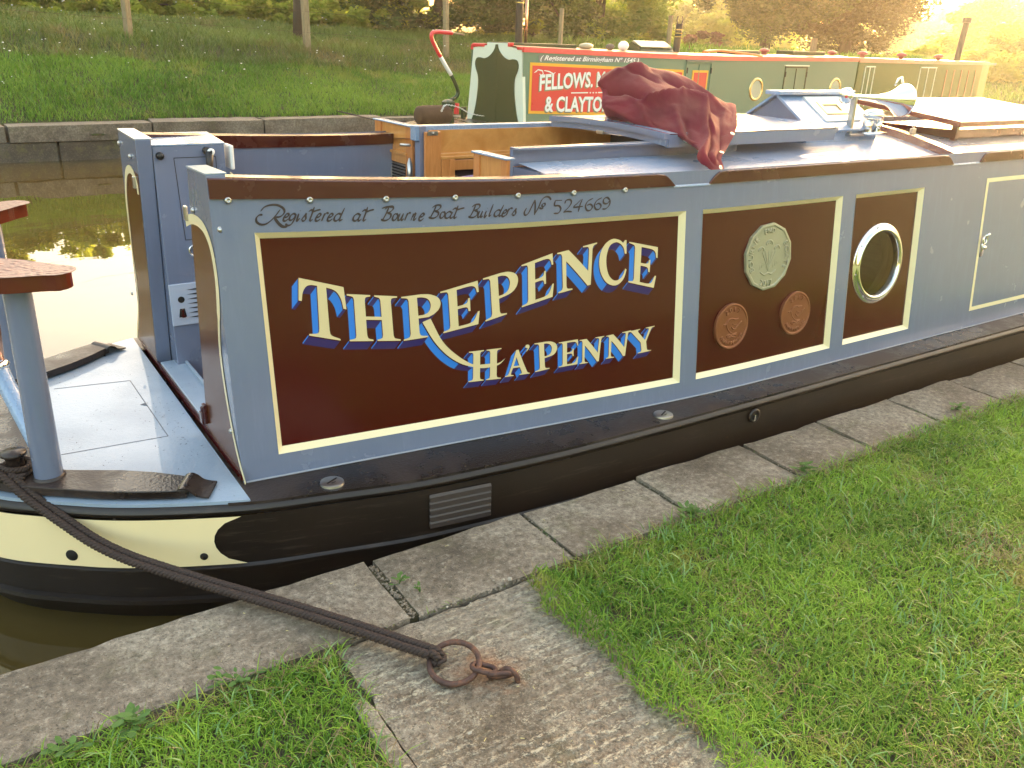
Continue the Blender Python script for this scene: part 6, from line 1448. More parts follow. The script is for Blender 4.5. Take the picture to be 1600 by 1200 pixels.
# doors folded back flat against the bulkhead
m = MB(); 
MB().box((2.045, 4.08, .62), (.03, .50, 1.05)).build('bulkhead', M['blue'], boat); MB().box((2.02, 2.79, .60), (.08, .36, 1.03)).build('bulkhead', M['blue'], boat)
def door(y0, y1, z0, z1, xx, vent):
    w = y1 - y0; yc = (y0 + y1) / 2
    m = MB(); m.box((xx + .012, yc, (z0 + z1) / 2), (.018, w, z1 - z0)); d = m.build('door', M['blue_wet'] if False else M['blue'], boat, bevel=.002)
    s = .075 if w > .3 else .045
    zb_, zt_ = z0 + .08, z1
    m = MB(); m.box((xx, y0 + s / 2, (z0 + z1) / 2), (.016, s, z1 - z0)); m.box((xx, y1 - s / 2, (z0 + z1) / 2), (.016, s, z1 - z0)); m.build('stile', M['oak_up'], d, bevel=.002)
    m = MB(); m.box((xx + .004, yc, z1 - .065), (.010, w - 2 * s, .13)); m.build('top_panel', M['oak'], d)
    m = MB(); m.box((xx - .004, yc, z1 - .137), (.026, w - 2 * s + .03, .014)); m.box((xx, yc, z1 - .165), (.014, w - 2 * s, .045)); m.build('rail', M['oak'], d, bevel=.002)
    if vent:
        m = MB(); m.box((xx + .004, yc, z1 - .45), (.006, w - 2 * s, .54)); m.build('vent_back', M['dark_hole'], d)
        for k in range(22):
            z = z1 - .197 - k * .0155
            MB().box((xx - .001, yc, z), (.010, w - 2 * s - .02, .006), (0, .5, 0)).build('louvre', M['steel'], d)
        m = MB(); m.tube([(xx - .006, yc + .03, z1 - .19), (xx - .006, yc + .03, z1 - .5)], .003, 6); m.build('louvre_rod', M['steel'], d)
    m = MB(); m.box((xx + .004, yc, z1 + .004), (.045, w + .006, .008)); m.build('door_cap', M['blue_wet'], d, bevel=.002)
    return d
door(3.915, 4.345, .40, 1.178, 2.012, True)
door(2.80, 3.05, .40, 1.168, 1.845, False)
m = MB(); m.box((1.90, 2.795, .90), (.09, .02, .36)); m.build('bulkhead_return', M['blue'], boat, bevel=.003)
m = MB(); m.tube([(1.965, 3.868, .90), (1.965, 3.868, 1.01)], .014, 10); m.tube([(1.965, 3.868, 1.01), (1.965, 3.868, 1.04)], [.014, .004], 10); m.tube([(1.97, 3.868, 1.10), (1.93, 3.90, 1.10)], .007, 8)
m.build('door_stay', M['steel'], boat, smooth='all')

# ---- stern side walls (inner skins), their tops, wings and bulwark ends
def wall_in(F, sgn):
    m = MB(); X = lin_x(.78, 2.03, .12); T = .085
    for a, b in zip(X[:-1], X[1:]):
        g = lambda x, z: (x, F(x, z)[1] + sgn * T, z)
        m.quad(g(a, -.1), g(b, -.1), g(b, zstripe(b) + .012), g(a, zstripe(a) + .012))
    return m
wall_in(S, 1).build('inner_lining', M['blue'], boat, smooth='all'); wall_in(SF, -1).build('inner_lining', M['blue'], boat, smooth='all')
for F, sg in ((S, 1), (SF, -1)):
    m = MB(); X = lin_x(.70, 2.03, .12)
    for a, b in zip(X[:-1], X[1:]):
        def r_(x, t, z): return (x, F(x, z)[1] + sg * t, z)
        za, zb_ = zrail(a), zrail(b)
        m.hexa([r_(a, .03, zstripe(a)), r_(b, .03, zstripe(b)), r_(b, .092, zstripe(b)), r_(a, .092, zstripe(a))], [r_(a, .03, za), r_(b, .03, zb_), r_(b, .092, zb_), r_(a, .092, za)])
    m.build('wall_capping', M['maroon_rail'], boat)
# wings at the ends of the side walls
def wing(sg):
    """boxed end of a side wall; sg=1 near side, -1 far side"""
    my = lambda y: y if sg > 0 else 2 * YC - y
    X0, X1 = .690, .750
    zt = 1.178
    yo_t, yo_b = S(.69, zt)[1] + .001, S(.69, .185)[1] + .001
    if sg > 0: yi_t, yi_b = 2.945, 3.05
    else: yi_t, yi_b = 2 * YC - 3.735, 2 * YC - 3.87
    def Y(y, z): return y
    m = MB()
    b4 = [(X0, my(yo_b), .183), (X1, my(yo_b), .183), (X1, my(yi_b), .183), (X0, my(yi_b), .183)]
    t4 = [(X0, my(yo_t), zt + .006), (X1, my(yo_t), zt + .006), (X1, my(yi_t), zt), (X0, my(yi_t), zt)]
    if sg < 0: b4 = b4[::-1]; t4 = t4[::-1]
    m.hexa(b4, t4)
    w = m.build('wall_end', M['blue'], boat, bevel=.003)
    m = MB()
    b4 = [(X0 - .002, my(yo_t), zt + .0065), (X1 + .004, my(yo_t), zt + .0065), (X1 + .004, my(yi_t), zt + .0005), (X0 - .002, my(yi_t), zt + .0005)]
    t4 = [(p[0], p[1], p[2] + .004) for p in b4]
    if sg < 0: b4 = b4[::-1]; t4 = t4[::-1]
    m.hexa(b4, t4); m.build('end_capping', M['deck'], w)
    # curved cream line and brown fill
    if sg > 0:
        line = [(3.03, .985), (2.985, 1.000), (2.93, 1.012), (2.86, 1.016), (2.79, 1.005), (2.735, .965), (2.708, .90), (2.705, .82), (2.725, .72), (2.745, .62), (2.738, .52), (2.715, .42), (2.68, .32), (2.635, .24), (2.585, .186)]
    else:
        line = [(2 * YC - y, z) for y, z in [(3.80, .955), (3.805, 1.0), (3.86, 1.035), (3.93, 1.04), (4.0, 1.015), (4.05, .96), (4.085, .88), (4.10, .78), (4.11, .66), (4.105, .55), (4.12, .44), (4.17, .34), (4.24, .25), (4.28, .188)]]
    L = [tuple(p) for p in cr([np.array(p) for p in line], 5)]
    m = MB(); mb = MB(); n_ = len(L)
    def yin(z): t = (z - .183) / (zt - .183); return yi_b + (yi_t - yi_b) * t - .002
    for i in range(n_ - 1):
        (y0, z0), (y1, z1) = L[i], L[i + 1]
        d = Vector((y1 - y0, z1 - z0)).normalized(); nr = Vector((-d.y, d.x)) * (.011 if z0 < .75 else .017)
        if i == 0: pn = nr
        q = [(X0 - .0022, my(y0 + pn.x), z0 + pn.y), (X0 - .0022, my(y1 + nr.x), z1 + nr.y), (X0 - .0022, my(y1 - nr.x), z1 - nr.y), (X0 - .0022, my(y0 - pn.x), z0 - pn.y)]
        m.quad(*q); pn = nr
    # fill
    for i in range(n_ - 1):
        (y0, z0), (y1, z1) = L[i], L[i + 1]
        if z1 < z0 - 1e-4:
            mb.quad((X0 - .0012, my(y0), z0), (X0 - .0012, my(y1), z1), (X0 - .0012, my(max(yin(z1), y1 + .0)), z1), (X0 - .0012, my(max(yin(z0), y0)), z0))
    m.build('cream_line', M['cream'], w, fix=False)
    mb.build('brown_fill', M['brown_fill'], w, fix=False)
    m = MB()
    for y, z in ([(2.60, 1.04), (2.70, .335), (2.905, 1.045)] if sg > 0 else [(2 * YC - 4.07, 1.13), (2 * YC - 3.86, 1.10), (2 * YC - 4.25, .42)]):
        m.lathe([(.0095, 0), (.010, .004), (.006, .009), (0, .010)], (X0 - .001, my(y), z), (-1, 0, 0), 12)
    m.build('dome_screw', M['steel'], w, smooth='all')
    m = MB(); yy = 3.00 if sg > 0 else 2 * YC - 3.83
    m.box((X0 - .006, my(yy), 1.02 if sg > 0 else 1.0), (.012, .022, .05)); m.build('door_hook', M['steel'], w, bevel=.004)
    return w
wn_ = wing(1); wf_ = wing(-1)
# hasp at the foot of the near wall end
m = MB(); m.box((.683, 3.035, .27), (.012, .03, .075)); m.tube([(.676, 3.035, .25 + .01 * k) for k in range(6)], .008, 8); m.box((.678, 3.06, .245), (.012, .035, .045)); m.build('hasp', M['maroon_rail'], boat, bevel=.002)
# deck sill and cockpit well
m = MB(); m.box((.6895, YC, .1925), (.010, 1.55, .022)); m.build('sill_face', M['maroon'], boat)
m = MB(); m.box((.74, YC, .2085), (.09, .84, .010)); m.box((.79, YC, .214), (.012, .84, .022)); m.build('sill', M['deck'], boat, bevel=.002)
m = MB(); m.box((1.40, YC, -.06), (1.24, 1.6, .02)); m.build('cockpit_floor', M['floor_wood'], boat)
m = MB(); m.box((.80, YC, .06), (.012, 1.55, .27)); m.build('well_front', M['blue'], boat)

# ---- control console on the far side of the well
con = MB()
y0, y1 = 3.75, 4.19
con.hexa([(.752, y0, -.05), (1.04, y0, -.05), (1.085, y1, -.05), (.752, y1, -.05)], [(.752, y0, 1.150), (1.04, y0, 1.150), (1.085, y1, 1.150), (.752, y1, 1.150)])
console = con.build('control_console', M['blue'], boat, bevel=.004)
m = MB(); m.hexa([(.753, y0 - .003, 1.1505), (1.042, y0 - .003, 1.1505), (1.088, y1, 1.1505), (.753, y1, 1.1505)], [(.753, y0 - .003, 1.156), (1.042, y0 - .003, 1.156), (1.088, y1, 1.156), (.753, y1, 1.156)]); m.build('console_top', M['blue_wet'], console)
m = MB()
for a, b in [((.832, 1.101), (1.000, 1.101)), ((1.000, 1.101), (1.000, .76)), ((.832, 1.101), (.843, .762)), ((.843, .762), (1.0, .76))]:
    A = Vector((a[0], y0 - .001, a[1])); B = Vector((b[0], y0 - .001, b[1])); d = (B - A).normalized(); s = Vector((d.z, 0, -d.x)) * .0014
    m.quad(A - s, B - s, B + s, A + s)
m.build('access_panel_seam', M['dark_hole'], console, fix=False)
m = MB(); m.lathe([(.016, 0), (.016, .012), (.012, .02), (0, .021)], (.778, y0, 1.112), (0, -1, 0), 16); m.build('knob', M['black_rubber'], console, smooth='all')
m = MB(); m.tube([(.965, y0, 1.125), (.965, y0 - .035, 1.125)], .017, 14); m.tube([(.967, y0 - .035, 1.125), (.962, y0 - .045, 1.08), (.952, y0 - .05, .99)], [.017, .015, .012], 12); lever = m.build('control_lever', M['black_rubber'], console, smooth='all')
m = MB(); m.lathe([(.0, .0), (.0145, .0), (.0145, .006), (.011, .009), (0, .009)], (.972, y0 - .042, 1.125), (-.1, -1, .1), 18); cap_ = m.build('lever_cap', M['white'], lever, smooth='all')
MB().box((.9712, y0 - .052, 1.125), (.006, .003, .013)).build('lever_badge', M['dark_hole'], cap_)
m = MB(); m.box((1.066, y0 + .03, 1.095), (.016, .09, .10)); m.build('white_bracket', M['white'], console, bevel=.005)
m = MB(); m.tube([(1.06, y0 + .02, 1.03), (1.09, y0 + .01, 1.0)], .003, 6); m.build('cord', M['cream'], console)
m = MB(); m.tube([(.870 + .018 * math.cos(t), y0 - .01, .715 + .022 * math.sin(t)) for t in np.linspace(0, 2 * PI, 17)[:-1]], .005, 8, closed=True); m.build('pull_ring', M['chrome'], console, smooth='all')
m = MB(); m.box((.828, y0 - .004, .485), (.155, .010, .185)); hp = m.build('heater_panel', M['white'] if False else paint('pale_blue_panel', lin(176, 186, 206)), console, bevel=.003)
m = MB(); m.lathe([(0, .001), (.014, .001), (.014, -.001)], (.796, y0 - .0095, .508), (0, -1, 0), 18); m.poly([(.786, y0 - .0103, .468), (.806, y0 - .0103, .468), (.812, y0 - .0103, .430), (.780, y0 - .0103, .430)], (0, -.001, 0))
for k in range(7): m.poly([(.822, y0 - .0103, .549 - k * .0205), (.866, y0 - .0103, .553 - k * .0205), (.866, y0 - .0103, .545 - k * .0205)], (0, -.001, 0))
m.build('panel_openings', M['dark_hole'], hp)
m = MB(); m.box((.796, y0 - .016, .452), (.006, .012, .03)); m.box((.796, y0 - .022, .437), (.014, .010, .010)); m.build('throttle_tab', M['maroon_rail'], hp)

# ---- stern rails and seats
m = MB()
def post(x, y, mirror=False):
    yy = y if not mirror else 2 * YC - y
    m = MB(); m.tube([(x, yy, .206), (x + .004, yy - .0, .50), (x + .008, yy, .872)], [.044, .042, .040], 24)
    o = m.build('rail_post', M['blue'], boat, smooth=True)
    m = MB(); m.lathe([(.052, 0), (.050, .006), (.045, .010)], (x, yy, .215), (0, 0, 1), 24); m.build('weld_collar', M['gunwale'], o, smooth='all')
post(.140, 2.900); post(.140, 2.900, True)
arc = [(.255, 2.800), (.205, 2.835), (.15, 2.885), (.08, 2.95), (.0, 3.03), (-.06, 3.13), (-.10, 3.25)]
def seat(mir, trim=0):
    A = [np.array(p, float) for p in arc]; A = cr(A, 5)
    outl, inn = [], []
    n_ = len(A)
    for i, p in enumerate(A):
        t = A[min(i + 1, n_ - 1)] - A[max(i - 1, 0)]; t /= np.hypot(*t); nr = np.array([-t[1], t[0]])
        f = min(1, i / 12)
        outl.append(p - nr * (.045 + .03 * f)); inn.append(p + nr * (.045 + .075 * f * f * (3 - 2 * f)))
    t = A[0] - A[1]; t /= np.hypot(*t); nr = np.array([t[1], -t[0]])
    tip = [A[0] + .045 * (math.cos(q) * nr + .8 * math.sin(q) * t) for q in np.linspace(0, PI, 9)[1:-1]]
    if np.hypot(*(tip[0] - outl[0])) > np.hypot(*(tip[0] - inn[0])): tip = tip[::-1]
    pts = [tuple(p) for p in outl[::-1]] + [tuple(p) for p in tip] + [tuple(p) for p in inn]
    if mir: pts = [(x - .0, 2 * YC - y) for x, y in pts]
    m = MB(); m.poly([(x, y, .866) for x, y in pts], (0, 0, .052)); o = m.build('seat', paint('maroon_seat_edge', lin(92, 36, 22), .18, .6), boat, bevel=.013, segs=4)
    q = []
    c_ = np.mean(np.array(pts), 0)
    def shrink(k): 
        n2 = len(pts); r_ = []
        for i in range(n2):
            a, b = np.array(pts[i - 1]), np.array(pts[(i + 1) % n2]); t = (b - a); L = np.hypot(*t) + 1e-9; t = t / L
            nr = np.array([-t[1], t[0]]) * (1 if not mir else -1)
            r_.append(tuple(np.array(pts[i]) + nr * k))
        return r_
    s_ = shrink(.014)
    m = MB(); m.poly([(x, y, .9175) for x, y in s_], (0, 0, .0012)); m.build('seat_top', M['seat_top'], o)
seat(False); seat(True)
# tiller swan neck
m = MB(); m.tube(cr([np.array(p) for p in [(.150, 3.00, .19), (.135, 3.07, .25), (.110, 3.16, .33), (.085, 3.25, .41), (.066, 3.32, .48)]], 6), .030, 18); sn = m.build('swan_neck', M['blue_wet'], boat, smooth='all')
m = MB(); m.lathe([(.030, 0), (.038, .004), (.040, .012), (.036, .02), (.028, .024), (0, .024)], (.068, 3.31, .470), (-.1, .1, 1), 22); m.build('tiller_collar', M['chrome'], sn, smooth='all')
m = MB(); m.tube([(.078, 3.33, .485), (.085, 3.34, .60), (.09, 3.35, .75), (.10, 3.34, .86)], .015, 14); m.build('tiller_pin', M['copper'], sn, smooth='all')
# fairleads
def fairlead(cx_, cy_, dx, dy, mir=False):
    A = Vector((dx, dy, 0)).normalized(); B = Vector((-A.y, A.x, 0))
    prof = [(-.052, .0), (-.046, .018), (-.032, .032), (-.014, .035), (.004, .026), (.020, .012), (.040, .006), (.062, .004)]
    prof = [tuple(p) for p in cr([np.array(p) for p in prof], 4)]
    m = MB()
    w = .055
    for (s0, h0), (s1, h1) in zip(prof[:-1], prof[1:]):
        q = [Vector((cx_, cy_, .187)) + A * s + B * t + Vector((0, 0, h)) for s, t, h in [(s0, -w, h0), (s1, -w, h1), (s1, w, h1), (s0, w, h0)]]
        m.quad(*q)
        m.quad(*[p - Vector((0, 0, .006)) for p in q][::-1])
        for t in (-w, w):
            a = Vector((cx_, cy_, .187)) + A * s0 + B * t; b = Vector((cx_, cy_, .187)) + A * s1 + B * t
            m.quad(a + Vector((0, 0, h0)), b + Vector((0, 0, h1)), b + Vector((0, 0, h1 - .006)), a + Vector((0, 0, h0 - .006)))
    m.build('fairlead', M['gunwale'], boat, smooth=True)
fairlead(.530, 2.628, .8, -.45); fairlead(.530, 2 * YC - 2.628, .8, .45)
# dolly post with rope turns
m = MB(); m.lathe([(.034, 0), (.030, .01), (.026, .05), (.030, .066), (.040, .072), (.038, .082), (0, .086)], (.055, 2.965, .216), (0, 0, 1), 20); m.build('mooring_dolly', M['gunwale'], boat, smooth='all')

# ---- pigeon box
px0, px1, py0, py1 = 3.90, 4.50, 3.06, 3.56
zr, ze = 1.352, 1.195
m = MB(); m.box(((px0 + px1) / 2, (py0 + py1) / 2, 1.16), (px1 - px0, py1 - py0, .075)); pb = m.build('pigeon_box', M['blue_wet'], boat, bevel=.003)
ym = (py0 + py1) / 2
m = MB()
m.poly([(px0 + .02, py0, ze), (px0 + .02, py1, ze), (px0 + .02, ym, zr)], (px1 - px0 - .04, 0, 0)); m.build('gables', M['blue'], pb)
for sg in (-1, 1):
    ye = ym + sg * .27
    dz = zr - ze
    a = Vector((px0, ye, ze - .006)); b = Vector((px1, ye, ze - .006)); c_ = Vector((px1, ym, zr + .008)); d_ = Vector((px0, ym, zr + .008))
    nrm = Vector((0, sg * dz, .25)).normalized() * .014
    m = MB(); m.hexa([a, b, c_, d_] if sg < 0 else [d_, c_, b, a], [p + nrm for p in ([a, b, c_, d_] if sg < 0 else [d_, c_, b, a])]); fl = m.build('flap', M['blue_wet'], pb, bevel=.002)
    g = lambda u, v, h: a.lerp(b, u).lerp(d_.lerp(c_, u), v) + nrm * h
    for (u0, u1, v0, v1, h0, h1, mt, nm_) in [(.30, .80, .22, .88, 1.0, 1.5, M['white'], 'window_frame'), (.40, .70, .40, .72, 1.5, 1.62, M['brass'], 'window_bead')]:
        m = MB(); k = .09 if nm_ == 'window_frame' else .045
        pts = [(u0, v0), (u1, v0), (u1, v1), (u0, v1)]; ins = [(u0 + k, v0 + k * 1.6), (u1 - k, v0 + k * 1.6), (u1 - k, v1 - k * 1.6), (u0 + k, v1 - k * 1.6)]
        for i in range(4):
            j = (i + 1) % 4
            m.hexa([g(*pts[i], h0), g(*pts[j], h0), g(*ins[j], h0), g(*ins[i], h0)], [g(*pts[i], h1), g(*pts[j], h1), g(*ins[j], h1), g(*ins[i], h1)])
        m.build(nm_, mt, fl)
    m = MB(); m.quad(g(.38, .36, 1.2), g(.72, .36, 1.2), g(.72, .76, 1.2), g(.38, .76, 1.2)); m.build('window_glass', plain('pale_window', lin(196, 188, 160), .05, 0, 0), fl, fix=False)
m = MB(); m.box(((px0 + px1) / 2, ym, zr + .024), (px1 - px0 + .05, .10, .022)); m.build('ridge_cap', M['blue_wet'], pb, bevel=.004)

# ---- chrome horns
def horn(x0, y, z, L, r0, tilt=.0, name='horn'):
    ax_ = Vector((1, -.12, tilt)).normalized()
    m = MB()
    m.lathe([(.0, -.045), (.030, -.045), (.040, -.038), (.042, -.030), (.042, -.018), (.036, -.012), (.030, .0), (.016, .01), (.012, .03), (.014, .3 * L), (.020, .52 * L), (.034, .70 * L), (.055, .84 * L), (r0, .97 * L), (r0 + .004, L), (r0 - .002, L + .003), (.045, .84 * L), (.02, .6 * L), (0, .55 * L)], (x0, y, z), ax_, 32)
    h = m.build(name, M['chrome'], boat, smooth='all')
    m = MB(); 
    return h
h1 = horn(4.20, 3.06, 1.372, .42, .085, -.05)
m = MB(); m.lathe([(0, 0), (.03, 0)], (4.2, 3.06, 1.372), (1, 0, 0), 8)
m = MB(); m.box((4.24, 3.055, 1.27), (.02, .03, .20)); m.box((4.28, 3.055, 1.17), (.12, .06, .012)); m.build('bracket', M['steel'], h1, bevel=.002)
m = MB(); m.tube([(4.53, 3.02, 1.43), (4.55, 3.02, 1.465), (4.58, 3.02, 1.47), (4.60, 3.02, 1.44)], .006, 8); m.build('guard_hoop', M['chrome'], h1, smooth='all')
m = MB(); m.ball((4.40, 3.03, 1.275), .055, 20, 12, (1.25, 1, .55)); m.box((4.36, 3.03, 1.215), (.03, .04, .07)); m.box((4.45, 3.03, 1.215), (.03, .04, .07)); m.box((4.41, 3.03, 1.178), (.16, .08, .014))
m.build('cabin_lamp', M['chrome'], boat, smooth='all')

# ---- raised roof panel on the right
A = Vector((4.98, 3.58, 1.318)); B = Vector((4.93, 2.83, 1.243)); Dd = Vector((6.40, 3.57, 1.316)); Cc = Vector((6.40, 2.83, 1.243))
t = Vector((0, 0, -.028))
m = MB(); m.hexa([B + t, Cc + t, Dd + t, A + t], [B, Cc, Dd, A]); sp = m.build('raised_roof_panel', M['maroon_wet'], boat, bevel=.003)
u = Vector((0, 0, .0035)); sh = lambda p, q: p.lerp(q, .01)
m = MB(); c4 = (A + B + Cc + Dd) / 4
m.hexa([p.lerp(c4, .02) + Vector((0, 0, .0008)) for p in (B, Cc, Dd, A)], [p.lerp(c4, .02) + u for p in (B, Cc, Dd, A)]); m.build('panel_top', M['roof'], sp)
m = MB()
for x, y in [(5.05, 2.92), (6.3, 2.92), (5.05, 3.5), (6.3, 3.5)]:
    m.box((x, y, 1.19), (.03, .03, .12))
m.box((5.7, 3.2, 1.16), (1.2, .5, .05)); m.build('panel_feet', M['maroon_rail'], sp)
m = MB(); m.tube([(5.35, 3.42, 1.30), (5.35, 3.42, 1.345)], .01, 10); m.build('stud', M['white'], sp)
m = MB(); m.box((4.72, 2.98, 1.175), (.035, .02, .05)); m.tube([(4.72, 2.98, 1.19), (4.72, 2.98, 1.23)], .006, 8); m.build('roof_clip', M['steel'], boat, bevel=.002)
# bow end closing plates outside the frame
m = MB(); m.quad(S(9.5, .17), SF(9.5, .17), SF(9.5, 1.12), S(9.5, 1.12)); m.build('front_bulkhead', M['blue'], boat, fix=False)

# ================================================================== canvas cover thrown over the hatch
G_ = np.array(CLOTH)
def bic(G, u, v):
    n_, m_ = G.shape[:2]
    def w(t): return np.array([-t + 2 * t * t - t ** 3, 2 - 5 * t * t + 3 * t ** 3, t + 4 * t * t - 3 * t ** 3, -t * t + t ** 3]) / 2
    i = min(int(u), n_ - 2); j = min(int(v), m_ - 2); fu, fv = u - i, v - j
    wu, wv = w(fu), w(fv); p = np.zeros(3)
    for a in range(4):
        for b in range(4):
            ii = i - 1 + a; jj = j - 1 + b
            q = lambda I, J: G[I, J]
            I0, J0 = min(max(ii, 0), n_ - 1), min(max(jj, 0), m_ - 1)
            val = G[I0, J0]
            if ii < 0: val = 2 * G[0, J0] - G[1, J0]
            elif ii > n_ - 1: val = 2 * G[n_ - 1, J0] - G[n_ - 2, J0]
            elif jj < 0: val = 2 * G[I0, 0] - G[I0, 1]
            elif jj > m_ - 1: val = 2 * G[I0, m_ - 1] - G[I0, m_ - 2]
            p = p + wu[a] * wv[b] * val
    return p
lc = G_[:, :1].copy(); lc[..., 1] += .09; lc[..., 0] += .12; lc2 = lc.copy(); lc2[..., 1] += .07; lc2[..., 0] += .10; lc2[..., 2] -= .03
lc2[..., 2] = np.maximum(lc2[..., 2] * .5 + .62, 1.25); G_ = np.concatenate([lc2, lc, G_], 1)
back = G_[0].copy(); back[:, 1] += .14; back[:, 0] += .14; back[:, 2] -= .04
back2 = G_[0].copy(); back2[:, 1] += .20; back2[:, 0] += .20; back2[:, 2] = 1.262
G_ = np.concatenate([back2[None], back[None], G_], 0)
NU, NV = 90, 110
vs = []
# crease lines in (u,v): sharp folds running down the cloth
creases = [((a0, b0 + 2), (a1, b1 + 2), am, wd) for ((a0, b0), (a1, b1), am, wd) in [
    ((3.0, -.4), (2.2, 2.8), .030, .16), ((3.3, -.2), (4.5, 2.4), -.050, .22), ((4.9, 1.9), (3.6, 3.9), .040, .15), ((3.6, 3.7), (3.4, 5.1), .040, .15),
    ((3.4, 4.8), (6.9, 6.1), .040, .13), ((2.7, 3.0), (3.2, 6.0), -.032, .20), ((3.2, 5.8), (6.6, 6.9), -.018, .12), ((4.8, 4.2), (6.9, 5.4), -.022, .12),
    ((4.4, 3.6), (6.0, 4.4), .020, .12), ((5.2, .3), (6.4, 2.6), .014, .12), ((2.1, 4.4), (2.9, 6.6), .014, .12), ((5.0, 6.4), (6.9, 6.5), .016, .09), ((2.4, 1.0), (3.3, 3.0), -.016, .10), ((3.9, 1.0), (6.6, 3.4), .020, .10), ((5.6, 2.6), (6.9, 4.0), -.018, .09), ((4.0, 5.2), (6.9, 6.6), -.024, .07), ((3.0, 4.2), (4.4, 5.8), .018, .08)]]
P_ = np.zeros((NU + 1, NV + 1, 3))
for i in range(NU + 1):
    for j in range(NV + 1):
        P_[i, j] = bic(G_, i / NU * (G_.shape[0] - 1), j / NV * (G_.shape[1] - 1))
du = np.gradient(P_, axis=0); dv = np.gradient(P_, axis=1); nr = np.cross(du, dv); nr /= (np.linalg.norm(nr, axis=2)[..., None] + 1e-9)
cs_ = -1.0 if nr[NU // 2, NV // 2][1] > 0 else 1.0
nr *= cs_
U_, V_ = np.meshgrid(np.linspace(0, G_.shape[0] - 1, NU + 1), np.linspace(0, G_.shape[1] - 1, NV + 1), indexing='ij')
disp = np.zeros_like(U_)
for (a, b, amp, wd) in creases:
    ax_, ay_ = a; bx_, by_ = b; L2 = (bx_ - ax_) ** 2 + (by_ - ay_) ** 2
    t_ = np.clip(((U_ - ax_) * (bx_ - ax_) + (V_ - ay_) * (by_ - ay_)) / L2, 0, 1)
    dd = np.hypot(U_ - ax_ - t_ * (bx_ - ax_), V_ - ay_ - t_ * (by_ - ay_))
    disp += 1.25 * amp * np.exp(-dd / wd / 1.35) * (np.sin(t_ * PI) ** .5)
disp += .006 * vnoise(U_, V_, 2.6, 31) + .002 * vnoise(U_, V_, 7, 32)
edge_f = np.clip((G_.shape[0] - 1 - U_) / .8, 0.15, 1)
P_ += nr * (disp * edge_f)[..., None]
m = MB(); m.v = [tuple(p) for p in P_.reshape(-1, 3)]
m.f = [(i * (NV + 1) + j, i * (NV + 1) + j + 1, (i + 1) * (NV + 1) + j + 1, (i + 1) * (NV + 1) + j) for i in range(NU) for j in range(NV)]; m.mi = [0] * len(m.f)
cloth = m.build('canvas_cover', M['cloth'], None, smooth='all')
so = cloth.modifiers.new('thick', 'SOLIDIFY'); so.thickness = .004
tag(cloth, 'crumpled maroon canvas cover thrown over the sliding hatch', 'canvas cover')
m = MB()
for (iu, jv) in [(.985, .80), (.985, .975), (.62, .985), (.80, .985), (.97, .72)]:
    p = P_[int(iu * NU), int(jv * NV)]; nn3 = nr[int(iu * NU), int(jv * NV)]
    m.lathe([(.010, 0), (.010, .003), (.005, .003), (.005, 0)], Vector(p) + Vector(nn3) * .003, Vector(nn3), 12)
m.build('eyelet', M['steel'], cloth, smooth='all')

# ================================================================== mooring ring, chain and rope
ring = thing('mooring_ring', 'rusty iron ring shackled by short chain to the concrete landing slab', 'mooring ring', (1.0, 1.6, .004))
rc = Vector((.948, 1.632, .016)); rr_ = .068
ax1 = Vector((1, -.3, 0.10)).normalized(); ax2 = Vector((.3, 1, .14)).normalized()
m = MB(); m.tube([rc + ax1 * rr_ * math.cos(t) + ax2 * (rr_ + .005) * math.sin(t) for t in np.linspace(0, 2 * PI, 41)[:-1]], .0082, 12, closed=True); m.build('ring', M['rust'], ring, smooth='all')
def link(c_, d, L, w, r, roll, name='chain_link'):
    d = Vector(d).normalized(); s = d.cross(Vector((0, 0, 1))).normalized(); u_ = s.cross(d)
    s2 = s * math.cos(roll) + u_ * math.sin(roll)
    pts = []
    for t in np.linspace(0, 2 * PI, 25)[:-1]:
        x = math.cos(t) * w / 2 + (L - w) / 2 * (1 if math.cos(t) > 0 else -1); y = math.sin(t) * w / 2
        pts.append(Vector(c_) + d * x + s2 * y)
    m = MB(); m.tube(pts, r, 10, closed=True); return m.build(name, M['rust'], ring, smooth='all')
link((1.003, 1.568, .019), (.62, -.72, -.05), .066, .040, .0072, .25)
link((1.030, 1.528, .014), (.85, -.35, -.05), .060, .036, .0070, .9)
m = MB(); m.tube(cr([np.array(p) for p in [(1.038, 1.545, -.02), (1.040, 1.540, .012), (1.052, 1.520, .030), (1.066, 1.503, .014), (1.070, 1.498, -.02)]], 5), .0078, 10); m.build('staple', M['rust'], ring, smooth='all')

rope = thing('mooring_rope', 'doubled dark twisted mooring rope from the stern to the iron ring', 'rope', (.5, 2.3, .03))
core = [(-.06, 3.00, .262), (.008, 2.945, .250), (.071, 2.842, .190), (.148, 2.722, .136), (.219, 2.618, .092), (.292, 2.522, .066), (.38, 2.415, .050), (.48, 2.292, .038), (.577, 2.170, .032), (.669, 2.047, .029), (.779, 1.886, .028), (.868, 1.745, .030), (.905, 1.682, .034)]
core = [np.array(p) for p in cr([np.array(p, float) for p in core], 16)]
def laid(path, off, r, name, parent, pitch=.034, strands=3):
    path = [Vector(p) for p in path]; n_ = len(path)
    for s_ in range(strands):
        pts = []; L = 0
        for i, p in enumerate(path):
            t = (path[min(i + 1, n_ - 1)] - path[max(i - 1, 0)]).normalized()
            if i: L += (p - path[i - 1]).length
            sd = t.cross(Vector((0, 0, 1))).normalized(); up_ = sd.cross(t)
            ph = 2 * PI * L / pitch + s_ * 2 * PI / strands
            pts.append(p + sd * (off[0] + math.cos(ph) * r * .52) + up_ * (off[1] + math.sin(ph) * r * .52))
        m = MB(); m.tube(pts, r * .56, 7); m.build(name, M['rope'], parent, smooth='all')
